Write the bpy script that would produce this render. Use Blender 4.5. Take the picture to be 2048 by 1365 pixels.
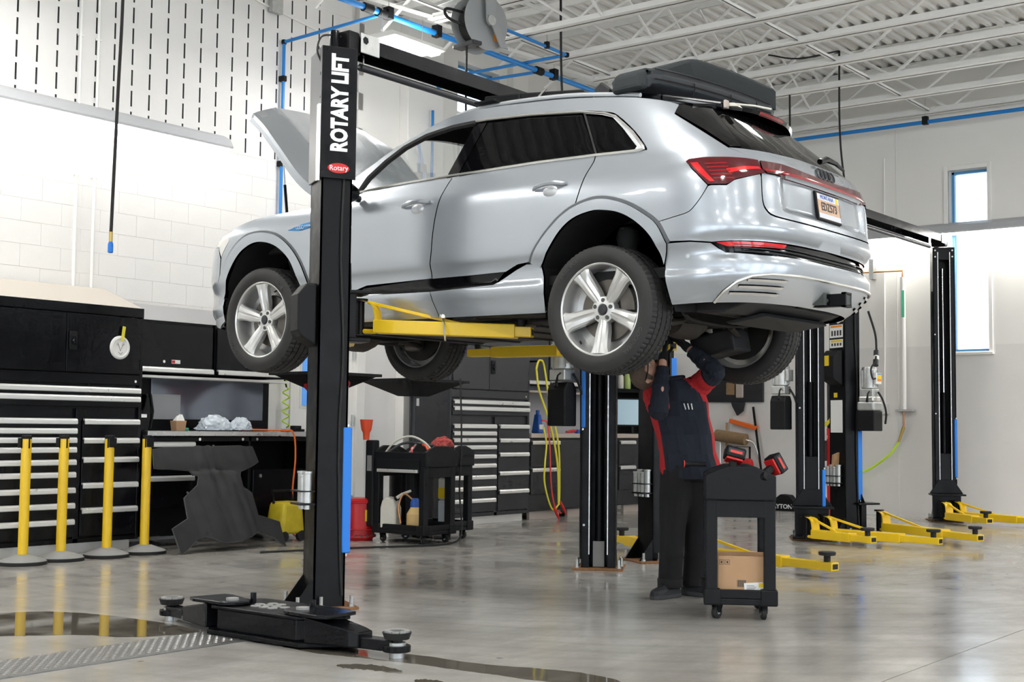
import bpy, bmesh, math, random
from mathutils import Vector, Matrix
from mathutils.geometry import delaunay_2d_cdt
random.seed(7)
for o in list(bpy.data.objects): bpy.data.objects.remove(o)
SC = bpy.context.scene
COL = SC.collection
PI = math.pi
# ---------------------------------------------------------------- camera
cam_d = bpy.data.cameras.new('camera'); cam = bpy.data.objects.new('camera', cam_d); COL.objects.link(cam)
cam_d.sensor_width = 36.0; cam_d.lens = 36.0 * 2644.474 / 2048.0
cam_d.clip_start = 0.05; cam_d.clip_end = 200
_yaw, _pitch, _roll = 0.66087826, 0.06586012, 0.01059429
_f = Vector((math.cos(_yaw)*math.cos(_pitch), math.sin(_yaw)*math.cos(_pitch), math.sin(_pitch)))
_r = Vector((math.sin(_yaw), -math.cos(_yaw), 0)); _u = _r.cross(_f)
_r2 = _r*math.cos(_roll) + _u*math.sin(_roll); _u2 = _u*math.cos(_roll) - _r*math.sin(_roll)
cam.matrix_world = Matrix(((_r2.x, _u2.x, -_f.x, -5.80632), (_r2.y, _u2.y, -_f.y, -5.96458), (_r2.z, _u2.z, -_f.z, 1.11021), (0, 0, 0, 1)))
SC.camera = cam
# ---------------------------------------------------------------- world, exposure
W = bpy.data.worlds.new('daylight'); SC.world = W; W.use_nodes = True
_bg = W.node_tree.nodes['Background']; _bg.inputs[0].default_value = (0.84, 0.92, 1.0, 1); _bg.inputs[1].default_value = 3.8
vs = SC.view_settings
vs.view_transform = 'Standard'; vs.look = 'None'; vs.gamma = 1.0; vs.use_curve_mapping = False; vs.exposure = 0.12
cy = SC.cycles; cy.max_bounces = 6; cy.diffuse_bounces = 4; cy.glossy_bounces = 3; cy.transmission_bounces = 5; cy.transparent_max_bounces = 6; cy.caustics_reflective = False; cy.caustics_refractive = False; cy.use_adaptive_sampling = True; cy.adaptive_threshold = 0.05; cy.adaptive_min_samples = 12
# ---------------------------------------------------------------- materials
M = {}
def mat(name, col, rough=0.5, metal=0.0, spec=0.5, coat=0.0, noise=0.0, nscale=20, bump=0.0, bscale=60, emit=None, estr=0, alpha=1.0, trans=0.0, rvar=0.0, ior=1.45):
    m = bpy.data.materials.new(name); m.use_nodes = True
    nt = m.node_tree; b = nt.nodes['Principled BSDF']
    c = (*col, 1) if len(col) == 3 else col
    b.inputs['Base Color'].default_value = c; b.inputs['Roughness'].default_value = rough; b.inputs['Metallic'].default_value = metal
    b.inputs['Specular IOR Level'].default_value = spec; b.inputs['Coat Weight'].default_value = coat; b.inputs['Coat Roughness'].default_value = 0.05
    b.inputs['Alpha'].default_value = alpha; b.inputs['Transmission Weight'].default_value = trans; b.inputs['IOR'].default_value = ior
    if emit: b.inputs['Emission Color'].default_value = (*emit, 1); b.inputs['Emission Strength'].default_value = estr
    if noise or rvar:
        tc = nt.nodes.new('ShaderNodeTexCoord'); n = nt.nodes.new('ShaderNodeTexNoise'); n.inputs['Scale'].default_value = nscale; n.inputs['Detail'].default_value = 5
        nt.links.new(tc.outputs['Object'], n.inputs['Vector'])
        if noise:
            mx = nt.nodes.new('ShaderNodeMix'); mx.data_type = 'RGBA'
            mx.inputs[6].default_value = tuple(max(0, x*(1-noise)) for x in c[:3]) + (1,)
            mx.inputs[7].default_value = tuple(min(1, x*(1+noise)) for x in c[:3]) + (1,)
            nt.links.new(n.outputs['Fac'], mx.inputs[0]); nt.links.new(mx.outputs[2], b.inputs['Base Color'])
        if rvar:
            mr = nt.nodes.new('ShaderNodeMapRange'); mr.inputs['From Min'].default_value = 0.3; mr.inputs['From Max'].default_value = 0.7
            mr.inputs['To Min'].default_value = max(0.02, rough-rvar); mr.inputs['To Max'].default_value = rough+rvar
            nt.links.new(n.outputs['Fac'], mr.inputs[0]); nt.links.new(mr.outputs[0], b.inputs['Roughness'])
    if bump:
        tc2 = nt.nodes.new('ShaderNodeTexCoord'); n2 = nt.nodes.new('ShaderNodeTexNoise'); n2.inputs['Scale'].default_value = bscale; n2.inputs['Detail'].default_value = 4
        bp = nt.nodes.new('ShaderNodeBump'); bp.inputs['Strength'].default_value = bump; bp.inputs['Distance'].default_value = 0.01
        nt.links.new(tc2.outputs['Object'], n2.inputs['Vector']); nt.links.new(n2.outputs['Fac'], bp.inputs['Height']); nt.links.new(bp.outputs[0], b.inputs['Normal'])
    M[name] = m; return m
mat('wall_white', (.80, .79, .765), .75, noise=.03, nscale=3, bump=.12, bscale=90)
mat('wall_grey', (.79, .77, .745), .7, noise=.05, nscale=2.5, bump=.12, bscale=90)
mat('wall_smooth', (.86, .845, .805), .7, noise=.03, nscale=2)
mat('mortar', (.76, .75, .725), .85)
mat('slot_dark', (.08, .09, .085), .9)
mat('steel_white', (.88, .875, .85), .55, noise=.03)
mat('deck_white', (.86, .85, .82), .6, noise=.04, nscale=4)
mat('black_powder', (.010, .010, .011), .42, spec=.3, bump=.03, bscale=250)
mat('black_gloss', (.005, .0054, .007), .22, spec=.28, rvar=.06, nscale=6)
mat('black_metal', (.005, .0054, .0065), .36, spec=.2, rvar=.08, nscale=8)
mat('black_plastic', (.010, .0104, .0115), .55, spec=.22, bump=.05, bscale=180)
mat('dark_plastic', (.020, .020, .022), .6, noise=.25, nscale=9)
mat('charcoal', (.034, .035, .039), .38, spec=.4, rvar=.08)
mat('rubber', (.018, .018, .018), .75, noise=.2, nscale=30)
mat('tyre', (.026, .0255, .025), .68, noise=.25, nscale=14)
mat('aluminium', (.82, .81, .78), .28, metal=.9)
mat('alu_trim', (.78, .78, .76), .35, metal=.55, rvar=.08, nscale=12)
mat('galvanised', (.50, .51, .50), .42, metal=.75, noise=.2, nscale=25)
mat('steel', (.55, .55, .55), .32, metal=1.0, rvar=.1)
mat('chrome', (.8, .8, .8), .12, metal=1.0)
mat('lift_yellow', (.80, .53, .012), .38, noise=.06, nscale=12, coat=.15)
mat('post_yellow', (.86, .55, .008), .35, coat=.2)
mat('pipe_blue', (.012, .21, .60), .35)
mat('pad_blue', (.015, .20, .72), .45)
mat('tread', (.17, .17, .165), .38, metal=.6, noise=.3, nscale=7)
mat('tread_lug', (.42, .42, .41), .32, metal=.8, noise=.2, nscale=9)
mat('rust', (.24, .115, .045), .8, noise=.5, nscale=30)
mat('red_paint', (.55, .018, .018), .4)
mat('red_cloth', (.44, .018, .022), .85, noise=.12, nscale=20)
mat('navy_cloth', (.012, .016, .026), .88, noise=.2, nscale=25)
mat('black_cloth', (.011, .011, .012), .9, noise=.25, nscale=30)
mat('skin', (.62, .34, .24), .55)
mat('hair', (.10, .07, .05), .8, noise=.4, nscale=60)
mat('cardboard', (.47, .29, .16), .8, noise=.08, nscale=14)
mat('white_paper', (.85, .85, .83), .7)
mat('white_plastic', (.78, .78, .75), .45)
mat('orange', (.85, .16, .02), .5)
mat('orange_red', (.80, .09, .03), .45)
mat('lime', (.55, .82, .04), .4)
mat('hose_yellow', (.76, .66, .05), .5)
mat('jug_white', (.68, .66, .58), .45, noise=.08)
mat('jug_tan', (.70, .48, .20), .45)
mat('blue_cap', (.02, .10, .42), .4)
mat('yellow_label', (.86, .62, .02), .5)
mat('orange_label', (.85, .30, .03), .5)
mat('copper', (.55, .27, .12), .4, metal=.8)
mat('green_label', (.05, .38, .22), .5)
mat('wood', (.42, .25, .13), .7, noise=.2, nscale=18)
mat('sack_brown', (.26, .17, .09), .85, noise=.3, nscale=20)
mat('concrete_grey', (.30, .30, .29), .8, noise=.15, nscale=12)
mat('brass', (.55, .40, .12), .35, metal=.9)
mat('bag_clear', (.75, .82, .88), .2, alpha=.75)
mat('screen', (.25, .36, .42), .2, emit=(.5, .7, .8), estr=.25)
mat('lamp_white', (.9, .9, .9), .4, emit=(1, .985, .96), estr=70)
mat('strip_white', (.9, .9, .9), .4, emit=(1, .97, .92), estr=22)
mat('strip_bright', (.9, .9, .9), .4, emit=(1, .97, .92), estr=46)
mat('glass_pane', (.80, .90, 1.0), .03, trans=1.0, ior=1.01)
mat('reel_grey', (.30, .31, .31), .45)
mat('oil_can_red', (.52, .012, .015), .33)
# ---------------------------------------------------------------- mesh helpers
class MB:
    def __init__(s): s.v = []; s.f = []; s.m = []; s.mi = 0
    def add(s, vs, fs):
        n = len(s.v); s.v += [tuple(v) for v in vs]; s.f += [tuple(i+n for i in f) for f in fs]; s.m += [s.mi]*len(fs); return s
    def box(s, x0, x1, y0, y1, z0, z1, T=None):
        vs = [Vector((x, y, z)) for z in (z0, z1) for y in (y0, y1) for x in (x0, x1)]
        if T: vs = [T @ v for v in vs]
        return s.add(vs, [(0, 2, 3, 1), (4, 5, 7, 6), (0, 1, 5, 4), (2, 6, 7, 3), (0, 4, 6, 2), (1, 3, 7, 5)])
    def hexa(s, a, b):                 # two quads (4 pts each) joined
        return s.add(list(a)+list(b), [(3, 2, 1, 0), (4, 5, 6, 7), (0, 1, 5, 4), (1, 2, 6, 5), (2, 3, 7, 6), (3, 0, 4, 7)])
    def cyl(s, p0, p1, r0, r1=None, n=12, cap=True):
        p0 = Vector(p0); p1 = Vector(p1); r1 = r0 if r1 is None else r1
        d = (p1-p0).normalized(); a = d.orthogonal().normalized(); b = d.cross(a)
        vs = [p0+(a*math.cos(2*PI*i/n)+b*math.sin(2*PI*i/n))*r0 for i in range(n)] + [p1+(a*math.cos(2*PI*i/n)+b*math.sin(2*PI*i/n))*r1 for i in range(n)]
        fs = [(i, (i+1) % n, n+(i+1) % n, n+i) for i in range(n)]
        if cap: fs += [tuple(range(n))[::-1], tuple(range(n, 2*n))]
        return s.add(vs, fs)
    def tube(s, pts, r, n=8, closed=False, cap=True):
        P = [Vector(p) for p in pts]; k = len(P); R = r if isinstance(r, (list, tuple)) else [r]*k
        T = []
        for i in range(k):
            a = P[(i-1) % k] if (closed or i > 0) else P[0]; b = P[(i+1) % k] if (closed or i < k-1) else P[-1]
            T.append((b-a).normalized())
        nrm = T[0].orthogonal().normalized(); vs = []
        for i in range(k):
            nrm = (nrm - T[i]*nrm.dot(T[i])); nrm = nrm.normalized() if nrm.length > 1e-6 else T[i].orthogonal().normalized()
            bn = T[i].cross(nrm)
            vs += [P[i]+(nrm*math.cos(2*PI*j/n)+bn*math.sin(2*PI*j/n))*R[i] for j in range(n)]
        fs = []
        for i in range(k if closed else k-1):
            a = i*n; b = ((i+1) % k)*n
            fs += [(a+j, a+(j+1) % n, b+(j+1) % n, b+j) for j in range(n)]
        if cap and not closed: fs += [tuple(range(n))[::-1], tuple(range((k-1)*n, k*n))]
        return s.add(vs, fs)
    def lathe(s, prof, n=24, origin=(0, 0, 0), axis='z', T=None):   # prof: (r, h)
        o = Vector(origin); vs = []
        for r, h in prof:
            for j in range(n):
                c, q = r*math.cos(2*PI*j/n), r*math.sin(2*PI*j/n)
                v = Vector((c, q, h)) if axis == 'z' else Vector((h, c, q)) if axis == 'x' else Vector((c, h, q))
                if axis == 'y': v = Vector((q, h, c))
                vs.append((T @ v if T else v) + o)
        fs = []
        for i in range(len(prof)-1):
            a = i*n; b = (i+1)*n
            fs += [(a+j, a+(j+1) % n, b+(j+1) % n, b+j) for j in range(n)]
        if prof[0][0] > 1e-5: fs.append(tuple(range(n))[::-1])
        if prof[-1][0] > 1e-5: fs.append(tuple(range((len(prof)-1)*n, len(prof)*n)))
        return s.add(vs, fs)
    def prism(s, poly, a, b, fn):      # poly: 2d pts (any order); fn(p, q, h) -> 3d
        k = len(poly)
        vs = [fn(p, q, a) for p, q in poly] + [fn(p, q, b) for p, q in poly]
        return s.add(vs, [tuple(range(k))[::-1], tuple(range(k, 2*k))] + [(i, (i+1) % k, k+(i+1) % k, k+i) for i in range(k)])
    def mesh(s, name, mats, smooth=False, fix=True):
        me = bpy.data.meshes.new(name); me.from_pydata(s.v, [], s.f)
        mats = mats if isinstance(mats, (list, tuple)) else [mats]
        for m in mats: me.materials.append(M[m] if isinstance(m, str) else m)
        if len(mats) > 1: me.polygons.foreach_set('material_index', s.m)
        if fix:
            bm = bmesh.new(); bm.from_mesh(me); bmesh.ops.recalc_face_normals(bm, faces=bm.faces); bm.to_mesh(me); bm.free()
        if smooth: smooth_by_angle(me, smooth if smooth is not True else 35)
        return me
    def build(s, name, mats, parent=None, smooth=False, bevel=0, seg=2, loc=None, fix=True):
        o = bpy.data.objects.new(name, s.mesh(name, mats, smooth, fix)); COL.objects.link(o)
        if parent: o.parent = parent
        if loc: o.location = loc
        if bevel:
            bv = o.modifiers.new('bevel', 'BEVEL'); bv.width = bevel; bv.segments = seg; bv.limit_method = 'ANGLE'; bv.angle_limit = math.radians(40)
        return o
def smooth_by_angle(me, deg):
    me.polygons.foreach_set('use_smooth', [True]*len(me.polygons))
    bm = bmesh.new(); bm.from_mesh(me); a = math.radians(deg)
    for e in bm.edges: e.smooth = not (len(e.link_faces) == 2 and e.calc_face_angle(0) > a) and len(e.link_faces) == 2
    bm.to_mesh(me); bm.free()
def tag(o, label, cat, group=None, kind=None):
    if label: o['label'] = label
    if cat: o['category'] = cat
    if group: o['group'] = group
    if kind: o['kind'] = kind
    return o
def thing(name, label, cat, loc=(0, 0, 0), rz=0, group=None):
    o = bpy.data.objects.new(name, None); COL.objects.link(o); o.location = loc; o.rotation_euler = (0, 0, rz); o.empty_display_size = .1
    return tag(o, label, cat, group)
def structure(o): o['kind'] = 'structure'; return o
def link(name, me, parent=None, loc=(0, 0, 0), rot=(0, 0, 0)):
    o = bpy.data.objects.new(name, me); COL.objects.link(o); o.parent = parent; o.location = loc; o.rotation_euler = rot; return o
def kids(o): return [c for c in bpy.data.objects if c.parent == o]
def dup(root, loc, rz, label=None, group=None):
    def cp(o, par):
        c = o.copy(); COL.objects.link(c)
        if par: c.parent = par
        for ch in kids(o): cp(ch, c)
        return c
    r = cp(root, None); r.location = loc; r.rotation_euler = (0, 0, rz)
    if label: r['label'] = label
    if group: r['group'] = group
    return r
def catmull(pts, sub=6, closed=False):
    P = [Vector(p) for p in pts]; k = len(P); out = []
    for i in range(k if closed else k-1):
        p0 = P[i-1] if (i > 0 or closed) else P[0]*2-P[1]; p1 = P[i]; p2 = P[(i+1) % k]
        p3 = P[(i+2) % k] if (closed or i+2 < k) else P[-1]*2-P[-2]
        for j in range(sub):
            t = j/sub
            out.append(.5*((2*p1)+(p2-p0)*t+(2*p0-5*p1+4*p2-p3)*t*t+(3*p1-p0-3*p2+p3)*t**3))
    if not closed: out.append(P[-1])
    return out
def text_obj(name, body, size, mat_name, parent, M4, ext=.001, align='CENTER', sx=1.0, bold=0.0):
    cu = bpy.data.curves.new(name, 'FONT'); cu.body = body; cu.size = size; cu.extrude = ext; cu.align_x = align; cu.align_y = 'CENTER'; cu.resolution_u = 3; cu.offset = bold
    tmp = bpy.data.objects.new(name+'_tmp', cu); COL.objects.link(tmp)
    dg = bpy.context.evaluated_depsgraph_get(); me = bpy.data.meshes.new_from_object(tmp.evaluated_get(dg)); bpy.data.objects.remove(tmp); bpy.data.curves.remove(cu)
    me.transform(Matrix.Diagonal((sx, 1, 1, 1))); me.transform(M4); me.materials.clear(); me.materials.append(M[mat_name]); me.name = name
    o = bpy.data.objects.new(name, me); COL.objects.link(o); o.parent = parent; return o
def frame4(o, xa, ya):                # matrix: local x -> xa, y -> ya, z -> cross
    xa = Vector(xa).normalized(); ya = Vector(ya).normalized(); za = xa.cross(ya); o = Vector(o)
    return Matrix(((xa.x, ya.x, za.x, o.x), (xa.y, ya.y, za.y, o.y), (xa.z, ya.z, za.z, o.z), (0, 0, 0, 1)))
# ================================================================= ROOM
WY, WX = 4.6, 11.35           # left wall plane (y), right wall plane (x)
DECK, CH = 6.0, 5.30          # deck underside, joist bottom chord
# floor: concrete slabs with saw-cut joints
def floor_material():
    m = bpy.data.materials.new('polished_concrete'); m.use_nodes = True; nt = m.node_tree; b = nt.nodes['Principled BSDF']
    N = lambda t: nt.nodes.new(t); L = nt.links.new
    geo = N('ShaderNodeNewGeometry')
    def noise(scale, detail=6, rough=.6, dist=0, vec=None):
        n = N('ShaderNodeTexNoise'); n.inputs['Scale'].default_value = scale; n.inputs['Detail'].default_value = detail; n.inputs['Roughness'].default_value = rough; n.inputs['Distortion'].default_value = dist
        L(vec or geo.outputs['Position'], n.inputs['Vector']); return n
    def ramp(src, stops):
        r = N('ShaderNodeValToRGB'); e = r.color_ramp.elements
        while len(e) < len(stops): e.new(.5)
        for el, (p, c) in zip(e, stops): el.position = p; el.color = (*c, 1)
        L(src, r.inputs[0]); return r
    def mix(a, bb, fac, mode='MIX'):
        x = N('ShaderNodeMix'); x.data_type = 'RGBA'; x.blend_type = mode
        for s, i in ((a, 6), (bb, 7)):
            if isinstance(s, tuple): x.inputs[i].default_value = (*s, 1)
            else: L(s, x.inputs[i])
        if isinstance(fac, float): x.inputs[0].default_value = fac
        else: L(fac, x.inputs[0])
        return x.outputs[2]
    big = noise(.45, 4, .55, .3); mid = noise(1.7, 7, .6, .25); fine = noise(28, 4, .7)
    mp = N('ShaderNodeMapping'); mp.inputs['Scale'].default_value = (.5, 3.2, 1); mp.inputs['Rotation'].default_value = (0, 0, .35); L(geo.outputs['Position'], mp.inputs['Vector'])
    streak = noise(1.6, 8, .65, .2, mp.outputs[0])
    base = ramp(big.outputs['Fac'], [(.30, (.34, .325, .300)), (.50, (.40, .388, .362)), (.70, (.46, .45, .43))])
    c = mix(base.outputs[0], ramp(mid.outputs['Fac'], [(.30, (.82, .81, .80)), (.70, (1.08, 1.08, 1.07))]).outputs[0], .5, 'MULTIPLY')
    c = mix(c, ramp(streak.outputs['Fac'], [(.30, (.80, .78, .76)), (.62, (1.04, 1.04, 1.04))]).outputs[0], .55, 'MULTIPLY')
    c = mix(c, ramp(fine.outputs['Fac'], [(.3, (.85, .85, .85)), (.7, (1.1, 1.1, 1.1))]).outputs[0], .4, 'MULTIPLY')
    # sweeping tyre marks: rings of swirls
    wv = N('ShaderNodeTexWave'); wv.wave_type = 'RINGS'; wv.rings_direction = 'Z'; wv.inputs['Scale'].default_value = 1.3; wv.inputs['Distortion'].default_value = 3.0; wv.inputs['Detail'].default_value = 4; wv.inputs['Detail Scale'].default_value = 1.2
    mp2 = N('ShaderNodeMapping'); mp2.inputs['Location'].default_value = (-6.2, -1.6, 0); L(geo.outputs['Position'], mp2.inputs['Vector']); L(mp2.outputs[0], wv.inputs['Vector'])
    c = mix(c, ramp(wv.outputs['Fac'], [(.05, (.80, .79, .78)), (.35, (1, 1, 1))]).outputs[0], .35, 'MULTIPLY')
    spot = noise(7.5, 2, .5); c = mix(c, (.10, .085, .075), ramp(spot.outputs['Fac'], [(.73, (0, 0, 0)), (.78, (1, 1, 1))]).outputs[0])
    L(c, b.inputs['Base Color'])
    rr = N('ShaderNodeMapRange'); rr.inputs['From Min'].default_value = .35; rr.inputs['From Max'].default_value = .65; rr.inputs['To Min'].default_value = .11; rr.inputs['To Max'].default_value = .25
    L(mid.outputs['Fac'], rr.inputs[0]); L(rr.outputs[0], b.inputs['Roughness']); b.inputs['Specular IOR Level'].default_value = .55
    bp = N('ShaderNodeBump'); bp.inputs['Strength'].default_value = .05; bp.inputs['Distance'].default_value = .01; L(fine.outputs['Fac'], bp.inputs['Height']); L(bp.outputs[0], b.inputs['Normal'])
    M['floor'] = m
floor_material()
mat('joint_dark', (.16, .15, .14), .9)
floor = structure(MB().box(-16, 12, -15, 5, -.25, -.012).build('floor', 'joint_dark'))
for (y0, y1) in ((-15, -8.2), (-8.2, -3.61), (-3.61, 5)):
    MB().box(-16, 12, y0+.003, y1-.003, -.10, 0).build('slab', 'floor', floor)
# ---- left wall (concrete block, upper courses slotted) ------------------
wall_left = MB()
wall_left.box(-16, 3.93, WY+.005, WY+.35, 0, 3.91); wall_left.box(-16, 3.93, WY+.075, WY+.35, 3.91, DECK); wall_left.box(-16, -.95, WY+.005, WY+.075, 3.91, DECK)
wall_left.box(3.93, 4.87, WY+.005, WY+.35, 2.16, 3.91); wall_left.box(3.93, 4.87, WY+.075, WY+.35, 3.91, DECK)
wall_left.mi = 1; wall_left.box(4.87, 6.62, WY, WY+.35, 2.32, DECK); wall_left.box(7.46, WX+.3, WY, WY+.35, 2.32, DECK)
wall_left.box(6.62, 7.46, WY, WY+.35, 2.32, 5.06); wall_left.box(6.62, 7.46, WY, WY+.35, 5.70, DECK)
wall_left.mi = 2; wall_left.box(4.87, WX+.3, WY, WY+.35, 0, 2.32)
wall_left = structure(wall_left.build('wall_left', ['mortar', 'wall_smooth', 'wall_grey']))
BL, BH, G = .4064, .2032, .0015
def block_mesh(name, mt, length, slots):
    mb = MB(); g_ = 0 if slots else G; x0, x1, z0, z1 = g_, length-g_, g_, BH-g_; d = .0
    xs = [x0]; 
    for s in slots: xs += [s-.0095, s+.0095]
    xs += [x1]
    if slots:
        zs = [z0, z0+.028, z1-.022, z1]
        n = len(xs)
        vid = {}
        def v(i, j): return (xs[i], 0, zs[j])
        for i in range(n-1):
            for j in range(3):
                hole = (i % 2 == 1) and j == 1
                y = .06 if hole else 0
                mb.mi = 1 if hole else 0
                mb.add([(xs[i], y, zs[j]), (xs[i+1], y, zs[j]), (xs[i+1], y, zs[j+1]), (xs[i], y, zs[j+1])], [(0, 1, 2, 3)])
                if hole:
                    for a, b_ in (((xs[i], zs[1]), (xs[i], zs[2])), ((xs[i+1], zs[2]), (xs[i+1], zs[1])), ((xs[i], zs[2]), (xs[i+1], zs[2])), ((xs[i+1], zs[1]), (xs[i], zs[1]))):
                        mb.add([(a[0], 0, a[1]), (b_[0], 0, b_[1]), (b_[0], y, b_[1]), (a[0], y, a[1])], [(0, 1, 2, 3)])
    else:
        mb.add([(x0, 0, z0), (x1, 0, z0), (x1, 0, z1), (x0, 0, z1)], [(0, 1, 2, 3)])
    mb.mi = 0
    c = [(x0, z0), (x1, z0), (x1, z1), (x0, z1)]
    for k in range(4):
        a, b_ = c[k], c[(k+1) % 4]
        mb.add([(a[0], 0, a[1]), (a[0]-(.003 if a[0] == x0 else -.003), .006, a[1]), (b_[0]-(.003 if b_[0] == x0 else -.003), .006, b_[1]), (b_[0], 0, b_[1])], [(0, 1, 2, 3)])
    return mb.mesh(name, [mt, 'slot_dark'], fix=False)
B_PLAIN = block_mesh('block', 'wall_white', BL, []); B_GREY = block_mesh('block', 'wall_grey', BL, []); B_SLOTP = block_mesh('block', 'wall_white', BL, []); B_SLOT = block_mesh('block', 'wall_white', BL, [BL*.25, BL*.75])
rest = MB()
for r in range(29):
    z = r*BH+.055; 
    if z+BH > DECK+.1: break
    zc = z+BH/2
    for i in range(-10, 12):
        x = i*BL - .13 + (BL/2 if r % 2 else 0)
        if x < -.95 or x+BL > 4.0 and zc < 2.2 or x > 4.80: continue
        if zc < 2.16 and (x < 3.25 or x+BL > 3.95): continue
        if zc < 1.0: continue
        me = B_SLOTP if (zc > 3.95 and x >= 4.25) else B_SLOT if zc > 3.95 and x < 4.25 else (B_GREY if zc < 2.33 else B_PLAIN)
        o = link('block', me, wall_left, (x, WY, z))
# smooth pilaster right of the blocks
structure(MB().box(5.56, 6.20, WY-.14, WY, 0, DECK).build('trim_1', 'wall_smooth', bevel=.01))
structure(MB().box(7.62, 7.95, WY-.10, WY, 2.3, DECK).build('trim_2', 'wall_smooth', bevel=.01))
structure(MB().box(4.88, 5.02, WY-.05, WY, 0, 2.30).build('trim_3', 'wall_smooth', bevel=.008))
# high window in the left wall
def window(name, x0, x1, z0, z1, at_wall):
    fr = MB(); t = .035; d0, d1 = .13, .20
    def bx(mb, a0, a1, c0, c1, e0, e1):
        if at_wall == 'y': mb.box(a0, a1, WY+e0, WY+e1, c0, c1)
        else: mb.box(WX+e0, WX+e1, a0, a1, c0, c1)
    bx(fr, x0, x1, z0, z0+t, d0, d1); bx(fr, x0, x1, z1-t, z1, d0, d1); bx(fr, x0, x0+t, z0, z1, d0, d1); bx(fr, x1-t, x1, z0, z1, d0, d1)
    f = structure(fr.build(name, 'frame_blue', bevel=.003))
    g = MB(); bx(g, x0+t, x1-t, z0+t, z1-t, .16, .165); g.build('pane', 'glass_pane', f)
    return f
mat('frame_blue', (.10, .33, .62), .35)
window('window_1', 6.62, 7.46, 5.06, 5.70, 'y')
# ---- right wall --------------------------------------------------------
wr = MB()
wy0, wy1, wz0, wz1 = -.40, .11, 2.17, 4.56
for (y0, y1, z0, z1) in ((wy1, WY+.35, 2.25, DECK), (-15, wy0, 2.25, DECK), (wy0, wy1, wz1, DECK)):
    wr.box(WX, WX+.35, y0, y1, z0, z1)
wr.mi = 1
for (y0, y1, z0, z1) in ((wy1, WY+.35, 0, 2.25), (-15, wy0, 0, 2.25), (wy0, wy1, 0, wz0)):
    wr.box(WX, WX+.35, y0, y1, z0, z1)
wall_right = structure(wr.build('wall_right', ['wall_smooth', 'wall_grey']))
for yj in (.82, 3.3, -2.4):
    MB().box(WX-.004, WX+.002, yj-.006, yj+.006, 0, 5.2).build('panel_joint', 'mortar', wall_right)
window('window_2', wy0, wy1, wz0, wz1, 'x')
tr = MB()
for (y0, y1, z0, z1) in ((wy0-.05, wy0, wz0-.03, wz1+.06), (wy1, wy1+.06, wz0-.03, wz1+.06), (wy0, wy1, wz1, wz1+.06)): tr.box(WX-.02, WX+.02, y0, y1, z0, z1)
structure(tr.build('trim_4', 'wall_smooth', bevel=.004))
structure(MB().box(WX-.06, WX+.14, wy0-.06, wy1+.08, wz0-.05, wz0-.012).build('trim_5', 'wall_smooth', bevel=.006))
# the sides behind the camera: block walls with wide overhead-door openings
wn = MB()
for (x0, x1) in ((-16, -14.5), (-10.5, -9.5), (-5.5, -4.5), (-.5, .5), (4.5, 5.5), (9.5, 12)): wn.box(x0, x1, -15.3, -15, 0, 3.7)
wn.box(-16, 12, -15.3, -15, 3.7, DECK)
structure(wn.build('wall_front', 'wall_white'))
wq = MB()
for (y0, y1) in ((-15, -13), (-9, -8), (-4, -3), (1, 5)): wq.box(-16.3, -16, y0, y1, 0, 3.7)
wq.box(-16.3, -16, -15, 5, 3.7, DECK)
structure(wq.build('wall_back', 'wall_white'))
# ---- ceiling: fluted deck, joists, bridging -------------------------------
dk = MB(); y = -15.0; pit = .155; dz = .042; prof = []
while y < 4.95:
    prof += [(y, 0), (y+.055, 0), (y+.085, dz), (y+.135, dz)]; y += pit
vs_ = []
for (py, pz) in prof: vs_ += [(-16, py, DECK+pz), (11.7, py, DECK+pz)]
dk.add(vs_, [(2*i, 2*i+1, 2*i+3, 2*i+2) for i in range(len(prof)-1)])
dk.box(-16, 11.7, -15, 5, DECK+.12, DECK+.2)
ceiling = structure(dk.build('ceiling', 'deck_white', fix=False))
JX = [4.27+.975*k for k in range(-12, 8)]
WEBY = [2.75-.92*i for i in range(-1, 28)]
chord = MB()
def angle(mb, y0, y1, z, up):
    for s in (-1, 1):
        mb.box(*sorted((s*.010, s*.082)), y0, y1, *sorted((z, z+up*.008))); mb.box(*sorted((s*.010, s*.018)), y0, y1, *sorted((z, z+up*.080)))
angle(chord, -15, 2.95, CH, 1); angle(chord, -15, 4.6, DECK-.005, -1)
farweb = MB()
for i in range(6, 19):
    a = (0, WEBY[i], DECK-.03 if i % 2 else CH+.03); b = (0, WEBY[i+1], CH+.03 if i % 2 else DECK-.03); farweb.cyl(a, b, .014, n=6)
chord.v = chord.v; n0 = len(chord.v); chord.v += farweb.v; chord.f += [tuple(q+n0 for q in f) for f in farweb.f]; chord.m += farweb.m
chord_me = chord.mesh('joist', 'steel_white')
W_UP = MB().cyl((0, 0, CH+.03), (0, -.92, DECK-.03), .019, n=6).mesh('web', 'steel_white'); W_DN = MB().cyl((0, 0, DECK-.03), (0, -.92, CH+.03), .019, n=6).mesh('web', 'steel_white')
W_END = MB().box(-.03, .03, -.02, .02, 0, 1.78, Matrix.Translation((0, 2.92, CH+.03)) @ Matrix.Rotation(math.radians(-67.5), 4, 'X')).mesh('web', 'steel_white')
for xk in JX:
    if xk > WX-.05: continue
    j = link('joist', chord_me, ceiling, (xk, 0, 0))
    if xk < 2.5: continue
    for i in range(0, 6):
        link('web', W_DN if i % 2 else W_UP, j, (0, WEBY[i], 0))
    link('web', W_END, j)
for yb in (.27, -3.4, 2.7):
    b = MB(); zb = CH+.03
    b.box(-8, WX-.02, yb-.018, yb+.018, zb, zb+.006); b.box(-8, WX-.02, yb-.018, yb-.012, zb, zb+.036); b.box(-8, WX-.02, yb+.3, yb+.306, DECK-.08, DECK-.03)
    b.build('bridging', 'steel_white', ceiling)
xb = MB()
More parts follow.
